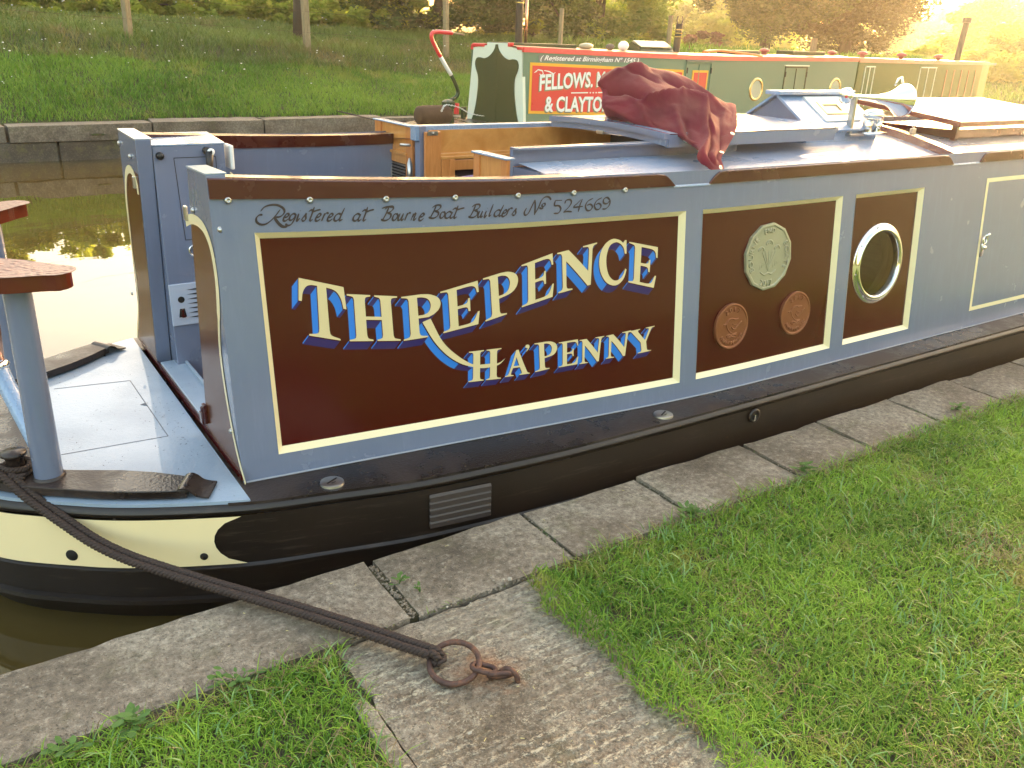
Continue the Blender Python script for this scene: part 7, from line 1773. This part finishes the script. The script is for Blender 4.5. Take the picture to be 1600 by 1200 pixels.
def dense(path, step=.0035):
    P = [Vector(p) for p in path]; o = [P[0]]; carry = 0
    for a, b in zip(P[:-1], P[1:]):
        L = (b - a).length; k = max(1, int(round(L / step)))
        for i in range(k): o.append(a.lerp(b, (i + 1) / k))
    return o
dc = dense(core)
laid(dc, (-.0115, .001), .0125, 'strand', rope, .040); laid(dc, (.0125, -.001), .0125, 'strand', rope, .042)
bend = [np.array(p) for p in [(.903, 1.686, .036), (.912, 1.672, .036), (.919, 1.661, .026), (.916, 1.664, .012), (.904, 1.682, .010)]]
laid(dense(cr(bend, 8)), (.008, 0), .011, 'strand', rope); laid(dense(cr(bend, 8)), (-.010, 0), .011, 'strand', rope)
for k in range(2):
    loop = [(.055 + .042 * math.cos(t), 2.965 + .042 * math.sin(t), .230 + k * .018 + .003 * math.sin(t * 2)) for t in np.linspace(0, 2 * PI, 28)]
    laid(dense(loop), (0, 0), .010, 'turn', rope)
for k, pth in enumerate([[(-.20, 3.02, .235), (-.10, 2.97, .235), (-.02, 2.93, .235), (.07, 2.90, .232)], [(-.22, 3.12, .235), (-.1, 3.03, .238), (0, 2.98, .24)]]):
    laid(dense(cr([np.array(p) for p in pth], 8)), (0, 0), .010, 'turn', rope)

# bits of leaf and grit lying on the deck
def deck_litter():
    rr = np.random.default_rng(9); m = MB()
    for k in range(130):
        x = rr.uniform(.15, .66); y = rr.uniform(2.8, 4.05)
        if k < 30: x = rr.normal(.6, .02); y = rr.uniform(2.8, 3.5)
        if x > .665: continue
        a = rr.uniform(0, 6.28); L = rr.uniform(.0015, .006); w = rr.uniform(.0006, .0016)
        d = Vector((math.cos(a), math.sin(a), 0)); s = Vector((-d.y, d.x, 0)) * w; p = Vector((x, y, .1812))
        m.quad(p - d * L, p - s, p + d * L + Vector((0, 0, .0015)), p + s)
    tag(m.build('deck_debris', plain('brown_leaf_bits', (0.06, 0.045, 0.03, 1), .8), None, fix=False), 'brown seed husks and grit scattered on the pale stern deck', 'debris', kind='stuff')
deck_litter()

# ================================================================== THE GREEN BOATS
GP = Vector((7.1, 10.5, 0)); GA = Vector((1, .1, 0)).normalized(); GN = Vector((-GA.y, GA.x, 0))
def G(s, t, z): return tuple(GP + GA * s + GN * t + Vector((0, 0, z)))
GS = G
def gtop(s): return float(np.interp(s, [-2, 0, 2.3, 4.4, 8.6, 15], [1.5, 1.5, 1.46, 1.44, 1.475, 1.455]))
def gbox(m, s0, s1, t0, t1, z0, z1):
    m.hexa([G(s0, t0, z0), G(s1, t0, z0), G(s1, t1, z0), G(s0, t1, z0)], [G(s0, t0, z1), G(s1, t0, z1), G(s1, t1, z1), G(s0, t1, z1)]); return m
gb = thing('narrowboat', 'green narrowboat with red signwritten panel and red and white tiller, moored beyond', 'boat', tuple(GP))
# hull with rounded counter stern
path = [(9.0, -.17), (3, -.17), (.6, -.17), (-.4, -.12), (-.9, .0), (-1.25, .2), (-1.42, .45), (-1.46, .62), (-1.42, .8), (-1.25, 1.05), (-.9, 1.25), (-.4, 1.37), (.6, 1.42), (9.0, 1.42)]
path = [tuple(p) for p in cr([np.array(p, float) for p in path], 4)]
m = MB(); n_ = len(path)
lv = [(1.0, .44), (1.0, .36), (.99, .34), (.985, .10), (1.0, .08), (.98, .04), (.93, -.5)]
vs = []
for f, z in lv: vs += [G(.6 + (s - .6) * (f if s < .6 else 1), .62 + (t - .62) * f, z) for s, t in path]
m.add(vs, [(r * n_ + i, r * n_ + i + 1, (r + 1) * n_ + i + 1, (r + 1) * n_ + i) for r in range(len(lv) - 1) for i in range(n_ - 1)])
m.build('hull', M['hull'], gb, smooth='all')
MB().poly([G(s, t, .445) for s, t in path], (0, 0, -.01)).build('stern_deck', M['gunwale'], gb)
m = MB(); X = [0 + 8.62 * i / 16 for i in range(17)]
for a, b in zip(X[:-1], X[1:]):
    m.quad(G(a, 0, .43), G(b, 0, .43), G(b, 0, gtop(b) - .07), G(a, 0, gtop(a) - .07)); m.quad(G(a, 1.25, .43), G(b, 1.25, .43), G(b, 1.20, gtop(b) - .07), G(a, 1.20, gtop(a) - .07))
m.quad(G(8.62, 0, .43), G(8.62, 1.25, .43), G(8.62, 1.2, 1.42), G(8.62, 0, 1.42))
gside = m.build('cabin_side', M['g_green'], gb, fix=False)
m = MB()
for a, b in zip(X[:-1], X[1:]):
    m.hexa([G(a, -.012, gtop(a) - .07), G(b, -.012, gtop(b) - .07), G(b, .05, gtop(b) - .07), G(a, .05, gtop(a) - .07)], [G(a, -.006, gtop(a)), G(b, -.006, gtop(b)), G(b, .05, gtop(b)), G(a, .05, gtop(a))])
    m.hexa([G(a, 1.16, gtop(a) - .07), G(b, 1.16, gtop(b) - .07), G(b, 1.22, gtop(b) - .07), G(a, 1.22, gtop(a) - .07)], [G(a, 1.16, gtop(a)), G(b, 1.16, gtop(b)), G(b, 1.21, gtop(b)), G(a, 1.21, gtop(a))])
m.build('handrail', M['g_red'], gb)
m = MB()
for a, b in zip(X[:-1], X[1:]):
    for j in range(6):
        t0, t1 = .05 + 1.11 * j / 6, .05 + 1.11 * (j + 1) / 6; h = lambda t: .05 * (1 - ((t - .6) / .56) ** 2) - .02
        m.quad(G(a, t0, gtop(a) + h(t0)), G(b, t0, gtop(b) + h(t0)), G(b, t1, gtop(b) + h(t1)), G(a, t1, gtop(a) + h(t1)))
m.build('roof', M['g_tan'], gb, smooth='all')
# stern wall with ogee doors
m = MB(); m.poly([G(-.001, -.06, .43), G(-.001, 1.29, .43), G(-.001, 1.15, 1.46), G(-.001, .82, 1.50), G(-.001, .82, 1.535), G(-.001, .30, 1.535), G(-.001, .30, 1.49), G(-.001, .03, 1.45)], tuple(GA * .05)); sw_ = m.build('stern_bulkhead', M['g_white'], gb)
half = [(.01, .43), (.08, .56), (.135, .75), (.165, .95), (.155, 1.08), (.105, 1.17), (.085, 1.25), (.12, 1.315), (.20, 1.33), (.30, 1.32), (.40, 1.345), (.49, 1.40), (.545, 1.46), (.565, 1.515)]
half = [tuple(p) for p in cr([np.array(p) for p in half], 4)]
cyc = .565
def leaf_(side_):
    pts = [(t if side_ > 0 else 2 * cyc + .04 - t, z) for t, z in half] + [(cyc + (-.004 if side_ > 0 else .004), half[-1][1]), (cyc + (-.004 if side_ > 0 else .004), .43)]
    return MB().poly([G(-.003, t, z) for t, z in pts], tuple(-GA * .014)).build('stern_door', M['g_dark'], gb)
leaf_(1); leaf_(-1)
m = MB(); gbox(m, -.02, .09, .00, .12, 1.455, 1.50); gbox(m, -.02, .09, .88, 1.16, 1.475, 1.52); gbox(m, -.02, .05, .27, .33, 1.49, 1.545); m.build('rail_end', M['g_red'], gb, bevel=.008)
m = MB(); gbox(m, .02, 1.28, .30, .85, 1.49, 1.545); m.build('slide_hatch', M['g_dark'], gb, bevel=.006)
# sign panel
def zq(s, a, b): return a + (b - a) * (s - .13) / 3.27
def panel(m, d, t):
    s0, s1 = .13 + d, 3.40 - d
    m.hexa([G(s0, t, zq(s0, .615, .49) + d), G(s1, t, zq(s1, .615, .49) + d), G(s1, .002, zq(s1, .615, .49) + d), G(s0, .002, zq(s0, .615, .49) + d)], [G(s0, t, zq(s0, 1.30, 1.22) - d), G(s1, t, zq(s1, 1.30, 1.22) - d), G(s1, .002, zq(s1, 1.30, 1.22) - d), G(s0, .002, zq(s0, 1.30, 1.22) - d)])
m = MB(); panel(m, 0, -.006); sign = m.build('sign_border', M['g_yellow'], gb)
m = MB(); panel(m, .040, -.010); m.build('sign_panel', M['g_red'], sign)
def gtext(word, s0, s1, zb0, zb1, h, mat, parent, bold=.02, t=-.0125, shear=0, ease=0, dx=0, dz=0, name='lettering'):
    tv, tf = text_mesh(word, bold, shear)
    w = max(v[0] for v in tv)
    pts = []
    for x, y in tv:
        u = x / w; s = s0 + (s1 - s0) * u
        u = max(u, 0.0); zb_ = zb0 + (zb1 - zb0) * (u ** .6 if ease else u)
        pts.append(G(s + dx, t, zb_ + y * h + dz))
    return MB().add(pts, tf).build(name, mat, parent, fix=False)
for word, a, b, z0, z1, h in [('FELLOWS. MORTON', .30, 2.46, .925, 1.0, .20), ('& CLAYTON', .43, 1.76, .645, .62, .20)]:
    gtext(word, a, b, z0, z1, h, M['g_shadow'], sign, .028, -.0118, dx=-.018, dz=-.018, ease=1, name='lettering_shade')
    gtext(word, a, b, z0, z1, h, M['white'], sign, .028, -.0135, ease=1)
m = MB(); 
for a, b in [(.93, 1.27), (1.48, 1.80)]: gbox(m, a, b, -.0135, -.010, .888 - .008, .888 + .008)
for c_ in (1.32, 1.38, 1.44): gbox(m, c_ - .012, c_ + .012, -.0135, -.010, .888 - .010, .888 + .008)
m.build('divider', M['white'], sign)
pen([[(.20 + .05 * k, 1.165 + .02 * math.sin(k)) for k in range(2)] , [(.20, 1.165), (.27, 1.205), (.35, 1.19), (.37, 1.15), (.33, 1.13), (.30, 1.15)], [(.38, 1.195), (.48, 1.18), (.56, 1.15), (.60, 1.17)]], lambda s, z, h: G(s, -.0135 - h, z), .02, 'flourish', M['white'], sign)
m = MB(); gbox(m, .28, 2.36, -.004, .001, 1.318, 1.392); gy = m.build('registration_band', M['g_grey'], gside)
gtext('( Registered at Birmingham Nº 1545 )', 0.30, 2.32, 1.332, 1.318, .062, M['white'], gy, .018, -.0055, .35, name='registration_lettering')
# side doors, portholes, hatches
def sdoor(s0, s1, z0, z1, red):
    m = MB()
    for a, b, c_, d in [(s0, s1, z1 - .012, z1 + .02), (s0, s0 + .025, z0, z1), (s1 - .025, s1, z0, z1), ((s0 + s1) / 2 - .006, (s0 + s1) / 2 + .006, z0, z1 - .02)]:
        gbox(m, a, b, -.014, .001, c_, d)
    o = m.build('side_door', M['g_green'] if red else M['g_dark'], gb, bevel=.003)
    m = MB(); gbox(m, s0 - .02, s1 + .02, -.03, .0, z1 + .0205, z1 + .04); m.build('door_ledge', M['g_grey'] if red else M['g_white'], o)
    if red:
        m = MB(); gbox(m, s0 + .17, s1 - .08, -.011, .001, z0, 1.215); m.build('door_panel_border', M['g_yellow'], o)
        m = MB(); gbox(m, s0 + .205, (s0 + s1) / 2 - .01, -.0125, -.004, z0, 1.18); gbox(m, (s0 + s1) / 2 + .01, s1 - .115, -.0125, -.004, z0, 1.18); m.build('door_panel', M['g_red'], o)
    m = MB()
    for s in (s0 + .02, s1 - .02):
        for z in (z1 - .12, z0 + .15): gbox(m, s - .012, s + .012, -.022, -.0135, z - .045, z + .045)
    m.build('hinge', M['dark_hole'], o)
sdoor(3.45, 4.10, .50, 1.33, True); sdoor(6.19, 6.90, .50, 1.28, False)
for s in (5.40, 7.93):
    p = G(s, 0, .905); m = MB(); m.lathe([(.200, 0), (.195, .012), (.170, .018), (.150, .010), (.148, -.0)], p, tuple(-GN), 30); o = m.build('porthole', M['brass'], gb, smooth='all')
    m = MB(); m.lathe([(0, .002), (.150, .002)], p, tuple(-GN), 24); m.build('glass', plain('pale_curtained_glass', lin(176, 180, 160), .08, 0, .1), o, fix=False)
# tiller
def tub(name, pts, r, mat, parent=gb, t=.62, seg=12):
    return MB().tube(cr([np.array(G(s, t, z)) for s, z in pts], 5), r, seg).build(name, mat, parent, smooth='all')
m = MB(); m.lathe([(.085, 0), (.085, .10), (.07, .12), (.07, .20), (.095, .22), (.095, .30), (.05, .33), (0, .335)], G(-.82, .62, .445), (0, 0, 1), 18); ru = m.build('rudder_post', M['g_dark'], gb, smooth=True)
tub('swan_neck', [(-.80, .76), (-.70, .80), (-.655, .87), (-.70, .98), (-.775, 1.10)], .026, M['g_dark'], ru)
tub('white_band', [(-.775, 1.10), (-.90, 1.26), (-.955, 1.335)], .027, M['white'], ru)
tub('red_band', [(-.955, 1.335), (-1.04, 1.46), (-1.10, 1.565), (-1.09, 1.63), (-1.0, 1.648), (-.86, 1.645), (-.76, 1.64)], .028, M['g_red'], ru)
tub('tiller_bar', [(-.76, 1.64), (-.66, 1.632), (-.56, 1.622)], .014, M['post_wood'], ru)
m = MB(); m.tube([G(.03, 1.42, .445), G(.03, 1.42, .60)], .045, 12); m.build('stern_bollard', M['g_dark'], gb, smooth=True)
m = MB(); m.tube([G(-.12, 1.40, .50), G(-.12, 1.40, .66)], .04, 12); m.build('red_cap', M['g_red'], gb, smooth=True)
# roof fittings
def chimney(s, t, z0, z1, r, name='chimney', lean=0):
    m = MB(); m.tube([G(s, t, z0), G(s + lean, t, z1)], r, 16); o = m.build(name, M['black_rubber'], gb, smooth=True)
    m = MB()
    for k in range(3):
        f = 1 - (.10 + .055 * k) / (z1 - z0); m.tube([G(s + lean * f, t, z0 + (z1 - z0) * f), G(s + lean * f, t, z0 + (z1 - z0) * f + .018)], r * 1.06, 16)
    m.build('brass_band', M['brass'], o, smooth=True); return o
c1 = chimney(.42, .62, 1.50, 2.28, .055)
m = MB(); m.tube([G(.55, .62, 1.50), G(.55, .62, 2.2)], .022, 10); m.build('copper_pipe', M['copper'], c1, smooth='all')
c2 = chimney(3.88, .62, 1.45, 1.92, .058, lean=.03)
m = MB(); 
for q in (-.05, .05): m.tube(cr([np.array(G(3.91 + q, .62, 1.92)), np.array(G(3.91 + q * 1.5, .62, 1.98)), np.array(G(3.91 + q * 1.1, .62, 2.04))], 4), .008, 6)
m.build('chimney_prong', M['black_rubber'], c2)
m = MB(); m.poly([G(2.80, .40, 1.46), G(2.80, .86, 1.46), G(2.80, .80, 1.53), G(2.80, .63, 1.62), G(2.80, .46, 1.53)], tuple(GA * .80)); pgb = m.build('pigeon_box', M['g_dark'], gb)
m = MB(); m.hexa([G(2.82, .44, 1.537), G(3.58, .44, 1.537), G(3.58, .63, 1.628), G(2.82, .63, 1.628)], [G(2.82, .435, 1.547), G(3.58, .435, 1.547), G(3.58, .63, 1.640), G(2.82, .63, 1.640)]); m.build('flap', M['g_green'], pgb)
m = MB(); gbox(m, 5.2, 5.95, .4, .8, 1.47, 1.54); m.build('roof_locker', M['g_dark'], gb, bevel=.01)
m = MB(); gbox(m, 7.0, 8.05, .4, .8, 1.47, 1.56); m.build('roof_locker', M['g_dark'], gb, bevel=.01)
for s in (6.2, 8.45):
    m = MB(); m.lathe([(.05, 0), (.05, .05), (.10, .06), (.09, .09), (.04, .115), (0, .12)], G(s, .5, 1.475), (0, 0, 1), 16); m.build('mushroom_vent', M['g_pink'], gb, smooth='all')

fen = thing('rope_fender', 'brown woven rope fender lying on the stern of the green boat', 'fender', G(-1.1, .62, .56))
m = MB(); m.lathe([(.0, -.01), (.09, 0), (.125, .03), (.13, .12), (.13, .40), (.12, .50), (.08, .54), (0, .55)], G(-1.42, .50, .585), tuple(GA), 20); m.build('roll', plain('coir_fender', lin(84, 62, 44), .95, 1.0, .7, 30), fen, smooth='all')
m = MB()
cp = cr([np.array(G(s, t, z)) for s, t, z in [(-1.12, .36, .64), (-1.05, .38, .72), (-.92, .42, .715), (-.75, .45, .68), (-.55, .5, .60), (-.35, .55, .56), (-.2, .6, .54)]], 5)
for i in range(0, len(cp) - 1):
    p = Vector(cp[i]); q = Vector(cp[i + 1]); d = (q - p); c_ = (p + q) / 2; s_ = d.cross(Vector((0, 0, 1) if i % 2 else (1, .6, .2))).normalized() * .014
    m.tube([p - s_ * .2, c_ - s_, q + d * .1, c_ + s_], .0035, 5, closed=True)
m.build('chain', M['white'], fen)
thing_rope = MB().tube(cr([np.array(p) for p in [G(-1.35, .9, .47), (5.7, 12.2, .40), (5.9, 13.6, .36), (6.2, 15.0, .30)]], 6), .012, 8).build('mooring_line', M['rope'], None, smooth='all')
tag(thing_rope, 'thin dark line from the stern of the green boat to the far bank', 'rope')
for k, (s, t, r, sq, lb, mt) in enumerate([(1.52, .35, .085, (1.5, .9, .55), 'flat pale stone nearest the tall chimney on the green boat roof', 'coin_pale'), (2.03, .35, .06, (1.3, .9, .8), 'small rough grey stone in the middle of three on the green boat roof', 'far_stone'), (2.22 + .1, .35, .085, (1, 1, .85), 'smooth white round pot beside the deck box on the green boat roof', 'white')]):
    m = MB(); m.ball(G(s, t, 1.49 + r * sq[2] * .8), r, 14, 9, sq); o = m.build(['stone', 'stone', 'round_pot'][k], M[mt], None, smooth='all'); tag(o, lb, ['stone', 'stone', 'pot'][k])
m = MB(); m.tube(cr([np.array(G(4.15, .25, 1.50)), np.array(G(4.6, .28, 1.525)), np.array(G(5.1, .22, 1.50)), np.array(G(5.6, .1, 1.46))], 5), .022, 6); o = m.build('boat_pole', paint('orange_pole', lin(216, 130, 60)), None, smooth='all'); tag(o, 'orange wooden pole lying along the green boat roof behind the chimney', 'pole')
m = MB(); gbox(m, 7.65, 7.80, .45, .50, 1.50, 1.80); o = m.build('plank', M['post_wood'], None); tag(o, 'short upright plank end standing on the green boat roof locker', 'plank')

# second green boat
gb2 = thing('narrowboat', 'darker green narrowboat at the right, moored nose to tail beyond the signwritten one', 'boat', G(8.75, .1, 0))
m = MB(); 
end = [(8.74, .04), (14.2, .04), (14.75, .12), (14.95, .30), (14.97, .65), (14.95, 1.0), (14.7, 1.18), (14.2, 1.26), (8.74, 1.26)]
end = [tuple(p) for p in end]
for (a, b) in zip(end[:-1], end[1:]):
    m.quad(G(a[0], a[1], .40), G(b[0], b[1], .40), G(b[0], b[1], gtop(b[0]) - .045), G(a[0], a[1], gtop(a[0]) - .045))
m.quad(G(8.74, .04, .4), G(8.74, 1.26, .4), G(8.74, 1.26, 1.42), G(8.74, .04, 1.42))
s2 = m.build('cabin_side', paint('mid_green_paint', lin(62, 88, 38), .4, .15), gb2, fix=False)
MB().poly([G(a, b, gtop(a)) for a, b in end], (0, 0, -.045)).build('roof', M['g_tan'], gb2)
m = MB(); gbox(m, 8.74, 14.9, .03, .05, 1.385, 1.44); m.build('handrail', M['g_tan'], gb2)
p2 = [(8.7, -.05), (14.4, -.05), (15.6, .1), (16.6, .62), (15.6, 1.15), (14.4, 1.32), (8.7, 1.32)]
m = MB(); m.poly([G(a, b, .42) for a, b in p2], (0, 0, -.9)); m.build('hull', M['hull'], gb2)
for a, b in [(11.25, 11.95), (9.0, 9.35)]:
    m = MB()
    gbox(m, a, b, .015, .045, 1.30, 1.325)
    for s in (a, (a + b) / 2, b): gbox(m, s - .012, s + .012, .030, .041, .55, 1.3005)
    m.build('side_hatch', M['g_white'], gb2)
for k in range(5):
    m = MB(); s = 12.45 + k * .36; gbox(m, s, s + .03, .028, .041, .5, 1.27); m.build('vertical_strip', M['g_tan'], gb2)
for s in (9.6, 11.2, 12.9):
    m = MB(); m.lathe([(.05, 0), (.05, .05), (.11, .06), (.10, .10), (.04, .125), (0, .13)], G(s, .5, gtop(s)), (0, 0, 1), 16); m.build('mushroom_vent', M['g_pink'], gb2, smooth='all')
m = MB(); m.tube([G(14.03, .6, 1.45), G(14.13, .6, 2.30)], .07, 14); m.tube([G(14.12, .6, 2.30), G(14.13, .6, 2.40)], .10, 14); m.build('chimney', M['black_rubber'], gb2, smooth=True)

# ================================================================== SMALL THINGS ON THE BANK
def pebble(x, y, r, sq, lb, mat, rot=0, name='pebble', cat='pebble'):
    rr = np.random.default_rng(int(x * 1000)); m = MB(); m.ball((x, y, .004 + r * sq[2] * .6), r, 9, 6, sq)
    m.v = [tuple(np.array(v) + rr.normal(0, r * .10, 3)) for v in m.v]
    return tag(m.build(name, M[mat], None), lb, cat)
M['chip'] = plain('pale_stone_chip', lin(176, 168, 152), .8, .4, .3, 40)
pebble(1.300, 1.892, .008, (1, 1, .6), 'white stone chip at the corner where slab and lawn meet', 'chip')
pebble(1.282, 1.900, .005, (1, 1, .6), 'smaller pale chip just left of the white one on the slab joint', 'chip')
pebble(1.352, 1.735, .013, (1.3, .7, .45), 'flat pale stone at the grass edge above the bare patch', 'chip')
pebble(1.06, 1.87, .004, (1, 1, .6), 'tiny white chip on the landing slab near the joint', 'chip')
pebble(1.13, 1.85, .0035, (1, 1, .6), 'tiny white chip on the landing slab right of its twin', 'chip')
pebble(.86, 1.40, .005, (1.4, .8, .5), 'bright white fleck of stone below the iron ring', 'chip')
# scattered clippings and bits of leaf on the stone
def litter():
    m = MB(); rr = np.random.default_rng(5)
    for k in range(90):
        x = rr.uniform(-.3, 4.5); y = rr.uniform(1.91, 2.19)
        if k % 3 == 0: x = rr.uniform(.75, 1.35); y = rr.uniform(1.0, 1.86)
        a = rr.uniform(0, 6.28); L = rr.uniform(.002, .007); w = rr.uniform(.0004, .0009); z = .008
        d = Vector((math.cos(a), math.sin(a), 0)); s = Vector((-d.y, d.x, 0)) * w; p = Vector((x, y, z))
        m.quad(p - d * L - s, p + d * L - s + Vector((0, 0, .002)), p + d * L + s, p - d * L + s)
    tag(m.build('clippings', M['straw'], None, fix=False), 'dry clippings and seed husks scattered over the stone slabs', 'clippings', kind='stuff')
litter()
def weed(x, y, n, R, lb, seed, zz=.0, lf=.016):
    rr = np.random.default_rng(seed); root = thing('weed', lb, 'weed', (x, y, zz)); m = MB()
    for k in range(n):
        a = rr.uniform(0, 6.28); r0 = rr.uniform(.1, 1) * R; h = rr.uniform(.006, .03)
        c_ = Vector((x + math.cos(a) * r0, y + math.sin(a) * r0, zz + h)); a += rr.normal(0, .4)
        d = Vector((math.cos(a), math.sin(a), rr.uniform(-.1, .5))).normalized(); s = Vector((-d.y, d.x, 0)).normalized(); L = lf * rr.uniform(.6, 1.3)
        m.add([c_ - d * L, c_ - d * L * .3 + s * L * .5, c_ + d * L * .5 + s * L * .45, c_ + d * L, c_ + d * L * .5 - s * L * .45, c_ - d * L * .3 - s * L * .5], [(0, 1, 2, 3), (0, 3, 4, 5)])
        m.tube([(x, y, zz), c_ - d * L], .0009, 3)
    m.build('leaves', M['weed'], root, fix=False)
M['weed'] = leaf_mat('broad_weed_leaves', (.09, .18, .04, 1), (.22, .36, .10, 1), None, .3, 20)
weed(.995, 2.06, 10, .03, 'small green weed growing in the open joint between the coping slabs', 1, -.004, .010)
weed(1.03, 1.99, 6, .02, 'tiny weed lower in the same open joint beside the landing slab', 2, -.004, .008)
weed(2.10, 1.90, 26, .06, 'dock-like weed at the lawn edge where the third slab joint ends', 3)
weed(.17, 1.855, 26, .05, 'broad-leaved weed at the bottom left where the lawn meets the coping', 4)
weed(.43, 1.87, 30, .07, 'clover patch along the lower left edge of the coping', 5, 0, .012)
weed(2.75, 1.93, 18, .05, 'clump of green leaves at the lawn edge by the fourth slab joint', 6)
weed(3.95, 1.97, 18, .06, 'darker weed clump far along the edge of the lawn', 7)
weed(.03, 1.84, 16, .05, 'lowest leftmost weed beside the coping', 8)
# small stones and moss in the open joints
def joint_fill():
    rr = np.random.default_rng(15); m = MB()
    for k in range(420):
        if k < 150: x = .962 + rr.normal(0, .006) + .0; y = rr.uniform(1.9, 2.2)
        elif k < 300: x = rr.uniform(.70, 1.40); y = 1.887 + rr.normal(0, .004)
        else: x = rr.choice([1.563, 2.11, 2.715, 3.21, 3.76, 4.29]) + rr.normal(0, .005); y = rr.uniform(1.9, 2.2)
        r = rr.uniform(.0015, .005); m.ball((x, y, -.008 + r * .4), r, 5, 3, (1.2, 1, .7))
    tag(m.build('joint_grit', M['slab'], None, fix=False), 'grit and crumbled mortar lying in the joints between the slabs', 'grit', kind='stuff')
    n = 380; t = rng.random(n)
    x = np.where(t < .4, .962 + rng.normal(0, .005, n), np.where(t < .6, rng.uniform(.7, 1.4, n), rng.choice([1.563, 2.11, 2.715, 3.21, 3.76], n) + rng.normal(0, .004, n)))
    y = np.where((t >= .4) & (t < .6), 1.887 + rng.normal(0, .003, n), rng.uniform(1.9, 2.15, n))
    keep = vnoise(x * 3, y, 12, 44) > .15
    x, y = x[keep], y[keep]; n = len(x)
    o = blades('joint_moss', np.stack([x, y, np.full(n, -.012)], 1), rng.uniform(.008, .018, n), rng.uniform(.001, .002, n), M['lawn'], rng.random(n) * .5, 1.4)
    tag(o, 'moss and tiny grass sprouting from the slab joints', 'moss', kind='stuff')
joint_fill()
# lost twig
for x, y, a, L, lb in [(1.17, 1.06, -.75, .045, 'straw-coloured twig lying on the lower right of the landing slab'), (1.235, .985, -.7, .03, 'short straw end nearest the lawn corner at the bottom')]:
    m = MB(); m.tube([(x - L * math.cos(a), y - L * math.sin(a), .009), (x + L * math.cos(a), y + L * math.sin(a), .011)], .0014, 5); tag(m.build('twig', M['straw'], None), lb, 'twig')
# tuft of green on the far wall
weed(2.15, 14.46, 30, .10, 'green tuft hanging from a joint of the far bank wall', 9, .05, .035)

# ------------------------------------------------------------------ the evening air
hz = MB().box((57.5, 30, 8.5), (250, 196, 21)).build('haze', None or M['steel'], fix=False)
hm = bpy.data.materials.new('evening_haze'); hm.use_nodes = True
hm.node_tree.nodes.clear()
ho = hm.node_tree.nodes.new('ShaderNodeOutputMaterial')
hv = hm.node_tree.nodes.new('ShaderNodeVolumePrincipled')
hv.inputs['Color'].default_value = (1.0, 0.90, 0.72, 1)
hv.inputs['Density'].default_value = 0.0011
hv.inputs['Anisotropy'].default_value = 0.62
hm.node_tree.links.new(hv.outputs[0], ho.inputs['Volume'])
hz.data.materials.clear(); hz.data.materials.append(hm)
tag(hz, 'thin golden evening haze over the canal', 'haze', kind='stuff')
